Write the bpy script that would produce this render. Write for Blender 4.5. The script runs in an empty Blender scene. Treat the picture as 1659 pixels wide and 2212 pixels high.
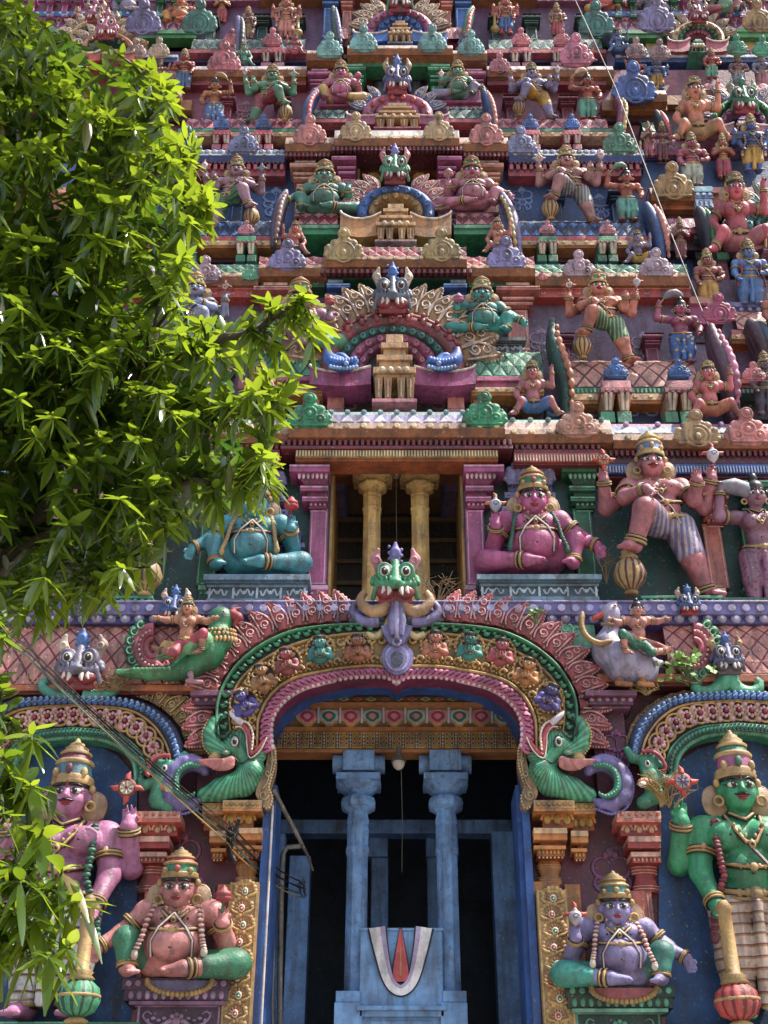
import bpy, math, random
import numpy as np
from mathutils import Matrix, Vector
random.seed(7); rng = np.random.default_rng(7)
C = bpy.context.scene.collection
SC = bpy.context.scene
# ------------------------------------------------------------------ camera, world, sun, exposure
TH = math.radians(32); F = 2737.0; L = 22.0; ZC = 1.6; AX = 857.0; CY = 1106.0
cd = bpy.data.cameras.new('camera'); cam = bpy.data.objects.new('camera', cd); C.objects.link(cam)
cd.sensor_fit = 'VERTICAL'; cd.sensor_height = 24; cd.lens = 24*F/2212; cd.shift_x = -27.5/2212
cd.clip_end = 3000; cd.clip_start = .05
cam.location = (0, -L, ZC); cam.rotation_euler = (math.pi/2+TH, 0, 0); SC.camera = cam
SUN_EL, SUN_AZ = math.radians(62), math.radians(76)   # azimuth measured from -Y (towards the viewer) to +X
w = bpy.data.worlds.new('World'); SC.world = w; w.use_nodes = True
nt = w.node_tree; bg = nt.nodes['Background']; sky = nt.nodes.new('ShaderNodeTexSky')
sky.sky_type = 'NISHITA'; sky.sun_disc = False; sky.sun_elevation = SUN_EL
sdir = Vector((math.sin(SUN_AZ)*math.cos(SUN_EL), -math.cos(SUN_AZ)*math.cos(SUN_EL), math.sin(SUN_EL)))
sky.sun_rotation = math.atan2(sdir.x, sdir.y); sky.air_density = 1.6; sky.dust_density = 3.0
nt.links.new(sky.outputs[0], bg.inputs[0]); bg.inputs[1].default_value = .15
sl = bpy.data.lights.new('sun', 'SUN'); sl.energy = 4.9; sl.angle = math.radians(.6); sl.color = (1, .95, .86)
so = bpy.data.objects.new('sun', sl); C.objects.link(so); so.rotation_euler = (-sdir).to_track_quat('-Z', 'Y').to_euler()
so.location = (10, -20, 60)
SC.view_settings.view_transform = 'Standard'; SC.view_settings.look = 'None'
SC.view_settings.exposure = 0.92; SC.view_settings.gamma = 1
# ------------------------------------------------------------------ photo pixel (1659 x 2212) at depth Y -> metres
def el_of(y): return TH + math.atan((CY-y)/F)
def Zp(y, Y): return ZC + (L+Y)*math.tan(el_of(y))
def dep(y, Y): return (L+Y)*math.cos(TH) + (Zp(y, Y)-ZC)*math.sin(TH)
def sc(y, Y): return dep(y, Y)/F
def Xp(x, y, Y): return (x-AX)*sc(y, Y)
def W(x, y, Y): return Vector((Xp(x, y, Y), Y, Zp(y, Y)))
# ------------------------------------------------------------------ materials
def lin(h):
    c = [int(h[i:i+2], 16)/255 for i in (0, 2, 4)]
    c = tuple(v/12.92 if v <= .04045 else ((v+.055)/1.055)**2.4 for v in c)
    l = .3*c[0]+.59*c[1]+.11*c[2]; return tuple((v*.92+l*.08)*.88 for v in c)
MATS = {}
def nodes(name):
    m = bpy.data.materials.new(name); m.use_nodes = True; n = m.node_tree
    return m, n, n.nodes['Principled BSDF'], n.links.new
def mixc(n, a, b, fac, mode='MIX'):
    x = n.nodes.new('ShaderNodeMix'); x.data_type = 'RGBA'; x.blend_type = mode
    for s, v in ((6, a), (7, b), (0, fac)):
        if hasattr(v, 'is_linked'): n.links.new(v, x.inputs[s])
        else: x.inputs[s].default_value = (*v, 1) if isinstance(v, tuple) else v
    return x.outputs[2]
def ramp(n, v, a, b, lo=0., hi=1.):
    r = n.nodes.new('ShaderNodeMapRange'); n.links.new(v, r.inputs[0])
    r.inputs[1].default_value = a; r.inputs[2].default_value = b; r.inputs[3].default_value = lo; r.inputs[4].default_value = hi
    return r.outputs[0]
def noise(n, vec, scale, detail=4, rough=.55):
    t = n.nodes.new('ShaderNodeTexNoise'); t.inputs['Scale'].default_value = scale; t.inputs['Detail'].default_value = detail
    t.inputs['Roughness'].default_value = rough; n.links.new(vec, t.inputs['Vector']); return t.outputs[0]
def finish(n, p, link, col, dirt=.5, rough=.5, bump=.25):
    geo = n.nodes.new('ShaderNodeNewGeometry'); pos = geo.outputs['Position']
    a = noise(n, pos, 1.7, 5); b = noise(n, pos, 11, 4, .65)
    mp = n.nodes.new('ShaderNodeMapping'); mp.inputs['Scale'].default_value = (7, 7, .9); link(pos, mp.inputs[0])
    s = noise(n, mp.outputs[0], 1, 4)
    d = noise(n, pos, 4.3, 4, .6)
    c = mixc(n, col, (.42, .38, .40), ramp(n, a, .38, .72, 0, 1), 'MULTIPLY')          # faded and repainted patches
    c = mixc(n, c, (1.0, .80, .74), ramp(n, d, .42, .68, 0, .8), 'MULTIPLY')
    c = mixc(n, c, (.52, .46, .40), ramp(n, b, .60, .74, 0, .5*dirt))                 # chalky worn paint
    c = mixc(n, c, (.045, .036, .03), ramp(n, s, .47, .72, 0, min(1., 1.6*dirt)))                   # rain streaks and soot
    h_ = noise(n, pos, 19, 3, .5)
    c = mixc(n, c, (.50, .46, .41), ramp(n, h_, .675, .70, 0, .9*dirt))                # chips down to the plaster
    c = mixc(n, c, (.04, .033, .028), ramp(n, b, .45, .30, 0, 1.1*dirt))                   # mould specks
    link(c, p.inputs['Base Color'])
    p.inputs['Roughness'].default_value = rough
    f0 = noise(n, pos, 7, 3, .6); f = noise(n, pos, 26, 5, .6)
    ad = n.nodes.new('ShaderNodeMath'); ad.operation = 'MULTIPLY_ADD'; link(f0, ad.inputs[0]); ad.inputs[1].default_value = 1.6; link(f, ad.inputs[2]); f = ad.outputs[0]
    bm = n.nodes.new('ShaderNodeBump'); bm.inputs['Strength'].default_value = bump; bm.inputs['Distance'].default_value = .03
    link(f, bm.inputs['Height']); link(bm.outputs[0], p.inputs['Normal'])
def P(h, dirt=.5, rough=.55, bump=.3):
    """painted lime plaster of one colour"""
    k = ('p', h, dirt, rough)
    if k not in MATS:
        m, n, p, link = nodes('paint_'+h); rgb = n.nodes.new('ShaderNodeRGB'); rgb.outputs[0].default_value = (*lin(h), 1)
        finish(n, p, link, rgb.outputs[0], dirt, rough, bump); MATS[k] = m
    return MATS[k]
def STR(h1, h2, period, axis=0, duty=.5, h3=None, wob=0):
    """painted stripes along an object axis"""
    k = ('s', h1, h2, period, axis, duty, h3)
    if k not in MATS:
        m, n, p, link = nodes('stripes_'+h1+h2); tc = n.nodes.new('ShaderNodeTexCoord'); sp = n.nodes.new('ShaderNodeSeparateXYZ')
        link(tc.outputs['Object'], sp.inputs[0]); v = sp.outputs[axis]
        if wob:
            q = noise(n, tc.outputs['Object'], 5, 2); ad = n.nodes.new('ShaderNodeMath'); ad.operation = 'MULTIPLY_ADD'
            link(q, ad.inputs[0]); ad.inputs[1].default_value = wob; link(v, ad.inputs[2]); v = ad.outputs[0]
        d = n.nodes.new('ShaderNodeMath'); d.operation = 'DIVIDE'; link(v, d.inputs[0]); d.inputs[1].default_value = period
        fr = n.nodes.new('ShaderNodeMath'); fr.operation = 'FRACT'; link(d.outputs[0], fr.inputs[0])
        c = mixc(n, lin(h1), lin(h2), ramp(n, fr.outputs[0], duty-.03, duty+.03))
        if h3: c = mixc(n, c, lin(h3), ramp(n, fr.outputs[0], .86, .88))
        finish(n, p, link, c, .45); MATS[k] = m
    return MATS[k]
def STRA(h1, h2, n_, cx, cz):
    """painted stripes fanning out from one point of the object's front"""
    m, n, p, link = nodes('fan_stripes_'+h1); tc = n.nodes.new('ShaderNodeTexCoord'); sp = n.nodes.new('ShaderNodeSeparateXYZ'); link(tc.outputs['Object'], sp.inputs[0])
    def ma(op, a, b):
        q = n.nodes.new('ShaderNodeMath'); q.operation = op
        for i, v in enumerate((a, b)):
            if hasattr(v, 'is_linked'): link(v, q.inputs[i])
            elif v is not None: q.inputs[i].default_value = v
        return q.outputs[0]
    an = ma('ARCTAN2', ma('SUBTRACT', sp.outputs[2], cz), ma('SUBTRACT', sp.outputs[0], cx)); fr = ma('FRACT', ma('MULTIPLY', an, n_/6.2832), None)
    tri = ma('ABSOLUTE', ma('SUBTRACT', fr, .5), None); c = mixc(n, lin(h1), lin(h2), ramp(n, tri, .18, .34)); finish(n, p, link, c, .35, .42); return m
def SPOT(h1, h2, scale, thr=.28):
    """cloth painted with small flowers"""
    k = ('v', h1, h2, scale)
    if k not in MATS:
        m, n, p, link = nodes('flowered_'+h1); tc = n.nodes.new('ShaderNodeTexCoord')
        v = n.nodes.new('ShaderNodeTexVoronoi'); v.inputs['Scale'].default_value = scale; link(tc.outputs['Object'], v.inputs['Vector'])
        c = mixc(n, lin(h2), lin(h1), ramp(n, v.outputs[0], thr, thr+.06)); finish(n, p, link, c, .45); MATS[k] = m
    return MATS[k]
def FLAT(h, rough=.4, dirt=.15, metal=0):
    k = ('f', h, rough)
    if k not in MATS:
        m, n, p, link = nodes('gloss_'+h); rgb = n.nodes.new('ShaderNodeRGB'); rgb.outputs[0].default_value = (*lin(h), 1)
        finish(n, p, link, rgb.outputs[0], dirt, rough, .1); p.inputs['Metallic'].default_value = metal; MATS[k] = m
    return MATS[k]
# palette (paint colours, brighter than they look in the shade)
PK, MG, RD, MR = 'd0788f', 'a8447e', 'b8474d', '6b1e30'
OR, TN, GD, YE = 'b8783f', 'c0a07c', 'b8985c', 'cda860'
GR, DG, TL, MT = '2f8f63', '14573a', '3f9a9a', '7cc0a6'
BL, NV, LV, PU, WH = '3f72bd', '23417c', '9c93cc', '5d5498', 'e6dfd6'
SK, PE, BR, GY = '8a5fa0', 'dba088', '95604a', '7d8a94'
# ------------------------------------------------------------------ object helpers
WM = {}
I4 = Matrix.Identity(4)
def link(o, parent=None, M=None):
    C.objects.link(o); M = M if M is not None else I4
    o.matrix_basis = M; WM[o] = M.copy()
    if parent is not None:
        o.parent = parent; o.matrix_parent_inverse = WM[parent].inverted()
    return o
def thing(name, label, cat, loc, group=None):
    o = bpy.data.objects.new(name, None); o.empty_display_size = .3
    link(o, None, Matrix.Translation(loc)); o['label'] = label; o['category'] = cat
    if group: o['group'] = group
    return o
def tag(o, label, cat, group=None):
    o['label'] = label; o['category'] = cat
    if group: o['group'] = group
    return o
def obj(name, me, parent=None, M=None, mats=None, bevel=0):
    """link mesh data me; mats override the mesh's own materials on this object only"""
    o = bpy.data.objects.new(name, me)
    if mats is not None:
        mats = mats if isinstance(mats, (list, tuple)) else [mats]
        while len(me.materials) < len(mats): me.materials.append(None)
        for i, m in enumerate(mats): o.material_slots[i].link = 'OBJECT'; o.material_slots[i].material = m
    if bevel:
        b = o.modifiers.new('bevel', 'BEVEL'); b.width = bevel; b.segments = 2; b.limit_method = 'ANGLE'; b.angle_limit = math.radians(40)
    return link(o, parent, M)
class MB:
    def __init__(s): s.v = []; s.f = []; s.m = []; s.s = []
    def add(s, vs, fs, mi=0, smooth=False):
        o = len(s.v); s.v += [tuple(v) for v in vs]
        s.f += [tuple(i+o for i in f) for f in fs]; s.m += [mi]*len(fs); s.s += [smooth]*len(fs)
    def hexa(s, p, mi=0):   # p: 8 corners, 0-3 front (ccw seen from -Y: bl br tr tl), 4-7 back
        s.add(p, [(0, 1, 2, 3), (5, 4, 7, 6), (4, 0, 3, 7), (1, 5, 6, 2), (3, 2, 6, 7), (4, 5, 1, 0)], mi)
    def box(s, x0, x1, y0, y1, z0, z1, mi=0):
        s.hexa([(x0, y0, z0), (x1, y0, z0), (x1, y0, z1), (x0, y0, z1), (x0, y1, z0), (x1, y1, z0), (x1, y1, z1), (x0, y1, z1)], mi)
    def band(s, x0, x1, yt, yb, Y, th, mi=0, Yt=None):
        """px box: front at depth Y (top edge at Yt), th metres thick; x measured at its middle"""
        ym = (yt+yb)/2; X0, X1 = Xp(x0, ym, Y), Xp(x1, ym, Y); z0, z1 = Zp(yb, Y), Zp(yt, Y); Y2 = Y if Yt is None else Yt
        s.hexa([(X0, Y, z0), (X1, Y, z0), (X1, Y2, z1), (X0, Y2, z1), (X0, Y+th, z0), (X1, Y+th, z0), (X1, Y+th, z1), (X0, Y+th, z1)], mi)
    def extr(s, pts, Yf, Yb, mi=0, mside=None):
        """outline in px at depth Yf, pushed back to Yb"""
        a = [W(x, y, Yf) for x, y in pts]; n = len(a)
        A = sum(a[i].x*a[(i+1) % n].z-a[(i+1) % n].x*a[i].z for i in range(n))
        if A < 0: a.reverse()
        b = [(v.x, Yb, v.z) for v in a]
        s.add(list(a)+b, [tuple(range(n))], mi); s.add(list(a)+b, [tuple(range(2*n-1, n-1, -1))]+[(i, n+i, n+(i+1) % n, (i+1) % n) for i in range(n)], mi if mside is None else mside)
    def lathe(s, prof, c, n=16, mi=0, sx=1, sy=1, smooth=True, ax=None, cap=True, ph=0, rib=0, nrib=8, alt=None):
        """prof: (r, h) pairs along axis ax (default Z) from c"""
        c = Vector(c); ax = Vector(ax or (0, 0, 1)).normalized()
        u = Vector((1, 0, 0)) if abs(ax.x) < .9 else Vector((0, 1, 0)); v = ax.cross(u).normalized(); u = v.cross(ax)
        vs = []
        for r, h in prof:
            for i in range(n):
                t = 2*math.pi*i/n+ph; rr = r*(1+rib*abs(math.sin(nrib*t/2))) if rib else r
                vs.append(c+ax*h+u*(rr*sx*math.cos(t))+v*(rr*sy*math.sin(t)))
        fs = [(j*n+i, j*n+(i+1) % n, (j+1)*n+(i+1) % n, (j+1)*n+i) for j in range(len(prof)-1) for i in range(n)]
        k0 = len(s.m); s.add(vs, fs, mi, smooth)
        if alt is not None:
            for i in range(len(fs)):
                if (i % n) % 3 == 0: s.m[k0+i] = alt
        if cap:
            s.add(vs[:n], [tuple(range(n-1, -1, -1))], mi); s.add(vs[-n:], [tuple(range(n))], mi)
    def tube(s, pts, r, n=6, mi=0, closed=False, flat=1):
        pts = [Vector(p) for p in pts]; N = len(pts); vs = []; rs = r if isinstance(r, (list, tuple)) else [r]*N
        up = Vector((0, -1, .013))
        for i, p in enumerate(pts):
            a = pts[(i-1) % N] if (i or closed) else p; b = pts[(i+1) % N] if (i < N-1 or closed) else p
            t = (b-a)
            t = t.normalized() if t.length > 1e-9 else Vector((1, 0, 0))
            u = t.cross(up)
            if u.length < .05: u = t.cross(Vector((1, 0, 0)))
            u.normalize(); v = u.cross(t)
            for k in range(n):
                q = 2*math.pi*k/n; vs.append(p+u*(rs[i]*math.cos(q))+v*(rs[i]*flat*math.sin(q)))
        M = N if closed else N-1
        s.add(vs, [(i*n+k, i*n+(k+1) % n, ((i+1) % N)*n+(k+1) % n, ((i+1) % N)*n+k) for i in range(M) for k in range(n)], mi, True)
        if not closed: s.add(vs[:n], [tuple(range(n-1, -1, -1))], mi); s.add(vs[-n:], [tuple(range(n))], mi)
    def ball(s, c, r, mi=0, a=8, b=5):
        r = r if isinstance(r, (tuple, list)) else (r, r, r); c = Vector(c); vs = [c+Vector((0, 0, -r[2]))]
        for j in range(1, b):
            q = math.pi*j/b-math.pi/2
            vs += [c+Vector((r[0]*math.cos(q)*math.cos(2*math.pi*i/a), r[1]*math.cos(q)*math.sin(2*math.pi*i/a), r[2]*math.sin(q))) for i in range(a)]
        vs.append(c+Vector((0, 0, r[2]))); t = len(vs)-1
        fs = [(0, 1+(i+1) % a, 1+i) for i in range(a)]
        for j in range(b-2): fs += [(1+j*a+i, 1+j*a+(i+1) % a, 1+(j+1)*a+(i+1) % a, 1+(j+1)*a+i) for i in range(a)]
        o = 1+(b-2)*a; fs += [(o+i, o+(i+1) % a, t) for i in range(a)]
        s.add(vs, fs, mi, True)
    def disc(s, c, r, h, mi=0, n=10, rim=.7, mi2=None):
        """a round boss facing the viewer (-Y)"""
        s.lathe([(r, 0), (r, h*.6), (r*rim, h)], c, n, mi, ax=(0, -1, 0), smooth=False)
        if mi2 is not None: s.lathe([(r*.5, h*.8), (r*.36, h*1.25)], c, n, mi2, ax=(0, -1, 0), smooth=False)
    def halves(s, x0=0):
        """split into the pieces left and right of x = 0 (whole faces)"""
        A, B = MB(), MB(); mp = ({}, {})
        for f, m_, q in zip(s.f, s.m, s.s):
            k = 0 if sum(s.v[i][0]-x0 for i in f) < 0 else 1; t = (A, B)[k]; d = mp[k]; g_ = []
            for i in f:
                if i not in d: d[i] = len(t.v); t.v.append(s.v[i])
                g_.append(d[i])
            t.f.append(tuple(g_)); t.m.append(m_); t.s.append(q)
        return A, B
    def mesh(s, name, mats=(), recalc=False):
        me = bpy.data.meshes.new(name); me.from_pydata(s.v, [], s.f)
        for m in mats: me.materials.append(m)
        me.polygons.foreach_set('material_index', s.m); me.polygons.foreach_set('use_smooth', s.s)
        me.update(); return me
    def obj2(s, name, mats, parent=None, bevel=0, x0=0): return [h.obj(name, mats, parent, bevel) for h in s.halves(x0) if h.v]
    def obj(s, name, mats, parent=None, bevel=0, M=None):
        return obj(name, s.mesh(name, mats), parent, M, None, bevel)
def rect_tube(mb, x0, x1, yt, yb, Y, r, mi):
    """thin raised painted border on a face at depth Y, px corners"""
    for a, b, c, d in ((x0, x1, yt, yt+r), (x0, x1, yb-r, yb), (x0, x0+r, yt+r, yb-r), (x1-r, x1, yt+r, yb-r)): mb.band(a, b, c, d, Y-.012, .012, mi)
# ------------------------------------------------------------------ sculpting: smooth union of tapered capsules and ellipsoids -> one surface
def c_(a, b, ra, rb=None, k=None): return ('c', a, b, ra, ra if rb is None else rb, k)
def e_(c, r, k=None, rot=0): return ('e', c, r if isinstance(r, tuple) else (r, r, r), rot, None, k)
def t_(c, R, r, n=(0, 1, 0), k=None): return ('t', c, R, r, n, k)
def sdf_mesh(prims, res=64, k=.02, name='sculpt'):
    lo, hi = [], []
    for p in prims:
        if p[0] == 'c':
            a, b = np.array(p[1], float), np.array(p[2], float); r = max(p[3], p[4]); lo.append(np.minimum(a, b)-r); hi.append(np.maximum(a, b)+r)
        elif p[0] == 'e':
            c = np.array(p[1], float); r = np.array(p[2], float)
            if p[3]: r = np.array([max(r[0], r[2]), r[1], max(r[0], r[2])])
            lo.append(c-r); hi.append(c+r)
        else:
            c = np.array(p[1], float); r = p[2]+p[3]; lo.append(c-r); hi.append(c+r)
    L0, H0 = np.min(lo, 0), np.max(hi, 0); h = (H0-L0).max()/res; L0 = L0-2.5*h; n = np.ceil((H0+2.5*h-L0)/h).astype(int)+1
    Fd = np.full(n, 1e3)
    for p, l, u in zip(prims, lo, hi):
        kk = p[5] or k
        i0 = np.maximum(np.floor((l-kk-2*h-L0)/h).astype(int), 0); i1 = np.minimum(np.ceil((u+kk+2*h-L0)/h).astype(int)+1, n)
        X = (np.arange(i0[0], i1[0])*h+L0[0])[:, None, None]; Y = (np.arange(i0[1], i1[1])*h+L0[1])[None, :, None]; Z = (np.arange(i0[2], i1[2])*h+L0[2])[None, None, :]
        if p[0] == 'c':
            a, b = np.array(p[1], float), np.array(p[2], float); ba = b-a; q = max(ba@ba, 1e-12)
            t = np.clip(((X-a[0])*ba[0]+(Y-a[1])*ba[1]+(Z-a[2])*ba[2])/q, 0, 1)
            d = np.sqrt((X-a[0]-t*ba[0])**2+(Y-a[1]-t*ba[1])**2+(Z-a[2]-t*ba[2])**2)-(p[3]+(p[4]-p[3])*t)
        elif p[0] == 'e':
            c, r = p[1], p[2]; x, y, z = X-c[0], Y-c[1], Z-c[2]
            if p[3]:
                ca, sa = math.cos(p[3]), math.sin(p[3]); x, z = x*ca+z*sa, -x*sa+z*ca
            k0 = np.sqrt((x/r[0])**2+(y/r[1])**2+(z/r[2])**2)+1e-9; k1 = np.sqrt((x/r[0]**2)**2+(y/r[1]**2)**2+(z/r[2]**2)**2)+1e-9
            d = k0*(k0-1)/k1
        else:
            c = p[1]; nn = np.array(p[4], float); nn /= np.linalg.norm(nn)
            x, y, z = X-c[0], Y-c[1], Z-c[2]; ax = x*nn[0]+y*nn[1]+z*nn[2]; rr = np.sqrt(np.maximum(x*x+y*y+z*z-ax*ax, 0))
            d = np.sqrt((rr-p[2])**2+ax*ax)-p[3]
        S = Fd[i0[0]:i1[0], i0[1]:i1[1], i0[2]:i1[2]]
        g = np.clip(.5+.5*(S-d)/kk, 0, 1); S[...] = S*(1-g)+d*g-kk*g*(1-g)
    s = Fd < 0; c8 = np.zeros(np.array(n)-1, np.int8)
    offs = [(i, j, q) for i in (0, 1) for j in (0, 1) for q in (0, 1)]
    for i, j, q in offs: c8 += s[i:n[0]-1+i, j:n[1]-1+j, q:n[2]-1+q]
    idx = np.argwhere((c8 > 0) & (c8 < 8)); ids = np.full(c8.shape, -1); ids[tuple(idx.T)] = np.arange(len(idx))
    vals = [Fd[idx[:, 0]+i, idx[:, 1]+j, idx[:, 2]+q] for i, j, q in offs]
    acc = np.zeros((len(idx), 3)); cnt = np.zeros(len(idx))
    for a in range(8):
        for b in range(a+1, 8):
            if sum(abs(offs[a][m]-offs[b][m]) for m in range(3)) != 1: continue
            va, vb = vals[a], vals[b]; m = (va < 0) != (vb < 0); t = np.where(m, va/np.where(m, va-vb, 1), 0)
            pa, pb = np.array(offs[a]), np.array(offs[b]); acc += m[:, None]*(pa+(pb-pa)*t[:, None]); cnt += m
    V = (idx+acc/cnt[:, None])*h+L0; Q = []
    for ax in range(3):
        o1, o2 = [(1, 2), (0, 2), (0, 1)][ax]
        sl0 = [slice(1, -1)]*3; sl1 = [slice(1, -1)]*3; sl0[ax] = slice(0, -1); sl1[ax] = slice(1, None)
        A, B = s[tuple(sl0)], s[tuple(sl1)]; e = np.argwhere(A != B)
        if not len(e): continue
        ins = A[tuple(e.T)]; e = e+1; e[:, ax] -= 1
        def cell(d1, d2):
            q = e.copy(); q[:, o1] += d1; q[:, o2] += d2; return ids[tuple(q.T)]
        quad = np.stack([cell(-1, -1), cell(0, -1), cell(0, 0), cell(-1, 0)], 1)
        fl = ~ins if ax != 1 else ins
        quad[fl] = quad[fl][:, ::-1]; Q.append(quad)
    Q = np.concatenate(Q); me = bpy.data.meshes.new(name)
    me.vertices.add(len(V)); me.vertices.foreach_set('co', V.astype(np.float32).ravel())
    me.loops.add(len(Q)*4); me.loops.foreach_set('vertex_index', Q.astype(np.int32).ravel())
    me.polygons.add(len(Q)); me.polygons.foreach_set('loop_start', np.arange(0, len(Q)*4, 4, dtype=np.int32))
    me.polygons.foreach_set('use_smooth', np.ones(len(Q), bool)); me.update(calc_edges=True); me.validate(); return me
def pxM(x0, y0, Y):
    """frame at a photo pixel: 1 unit = 1 px, x right, -y towards the viewer, z up"""
    s = sc(y0, Y); sz = (Zp(y0-40, Y)-Zp(y0+40, Y))/80
    return Matrix.Translation(W(x0, y0, Y)) @ Matrix.Diagonal((s, s, sz, 1))
# ------------------------------------------------------------------ ground (sunlit temple street that throws light back up)
g = MB(); g.add([(-400, -400, 0), (400, -400, 0), (400, 400, 0), (-400, 400, 0)], [(0, 1, 2, 3)])
m, n, p, lk = nodes('street_sand'); geo = n.nodes.new('ShaderNodeNewGeometry')
cc = mixc(n, (.22, .20, .18), (.30, .275, .25), noise(n, geo.outputs['Position'], .6, 6)); lk(cc, p.inputs['Base Color']); p.inputs['Roughness'].default_value = .9
go = g.obj('ground', [m]); go['kind'] = 'structure'
# ------------------------------------------------------------------ figures: template poses (height 1 from foot/seat to crown tip)
V = Vector
def hand(pr, w, d, nrm, s, curl=.5, spread=.26):
    w, d, nrm = V(w), V(d).normalized(), V(nrm).normalized(); lat = d.cross(nrm).normalized(); nrm = lat.cross(d)
    pr.append(c_(w, w+d*.75*s, s*.34, s*.44, s*.3)); pr.append(c_(w+d*.7*s-lat*.18*s, w+d*.7*s+lat*.18*s, s*.3, s*.3, s*.3))
    for i, ln in enumerate((.8, 1, .95, .7)):
        b = w+d*s*.95+lat*(i-1.5)*spread*s*1.15; m_ = b+(d*math.cos(curl*.5)+nrm*math.sin(curl*.5))*s*.5*ln; t = m_+(d*math.cos(curl*1.6)+nrm*math.sin(curl*1.6))*s*.45*ln
        pr.append(c_(b, m_, s*.15, s*.135, s*.06)); pr.append(c_(m_, t, s*.135, s*.1, s*.06))
    b = w+d*s*.4-lat*.42*s; m_ = b+(d*.6-lat*.7+nrm*.25).normalized()*s*.42; pr.append(c_(b, m_, s*.17, s*.15, s*.1)); pr.append(c_(m_, m_+(d*.9+nrm*.35)*s*.32, s*.15, s*.11, s*.06))
def ring(mb, a, b, t, r, th, mi=0):
    a, b = V(a), V(b); ax = (b-a).normalized(); c = a.lerp(b, t)
    u = ax.cross(V((.1, 1, .05))).normalized(); v = ax.cross(u)
    for o, k, m_ in ((0, 1, mi), (-1.25, .55, 1), (1.25, .55, 1)): mb.tube([c+ax*(o*th)+u*((r-.25*th*(o != 0))*math.cos(q))+v*((r-.25*th*(o != 0))*math.sin(q)) for q in [2*math.pi*i/14 for i in range(14)]], th*k, 5, m_, True)
def crown_mb(mb, b, r, h, style=0):
    """tiered crown: slot 0 gold, 1 coloured band, 2 accent"""
    if style == 3:     # tied hair bun
        mb.lathe([(r*1.05, -.1*h), (r*1.08, .1*h), (r*.85, .3*h), (r*.5, .42*h)], b, 14, 0); mb.ball(V(b)+V((r*.1, .02, .6*h)), (r*.5, r*.5, h*.35), 1, 10, 6); return
    pf = [(1.10, -.06), (1.18, .0), (1.12, .05), (1.16, .09), (1.06, .14)]
    mb.lathe([(r*a, h*q) for a, q in pf], b, 18, 0)
    mb.lathe([(r*1.0, h*.13), (r*.92, h*.40)], b, 18, 1, rib=.05, nrib=16)
    mb.lathe([(r*1.0, h*.38), (r*1.08, h*.43), (r*.98, h*.48)], b, 18, 0)
    mb.lathe([(r*.9, h*.47), (r*.74, h*.62)], b, 18, 2)
    mb.lathe([(r*.84, h*.60), (r*.88, h*.65), (r*.62, h*.72), (r*.66, h*.76), (r*.4, h*.83), (r*.42, h*.86), (r*.14, h*.92), (r*.16, h*.95), (r*.03, h)], b, 18, 0)
    for i in (-1, 0, 1):
        q = i*.75; mb.ball(V(b)+V((r*1.12*math.sin(q), -r*1.12*math.cos(q), h*.17+(.06*h if i == 0 else 0))), (r*.2, r*.14, h*.11), 0 if i else 2, 8, 5)
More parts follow.
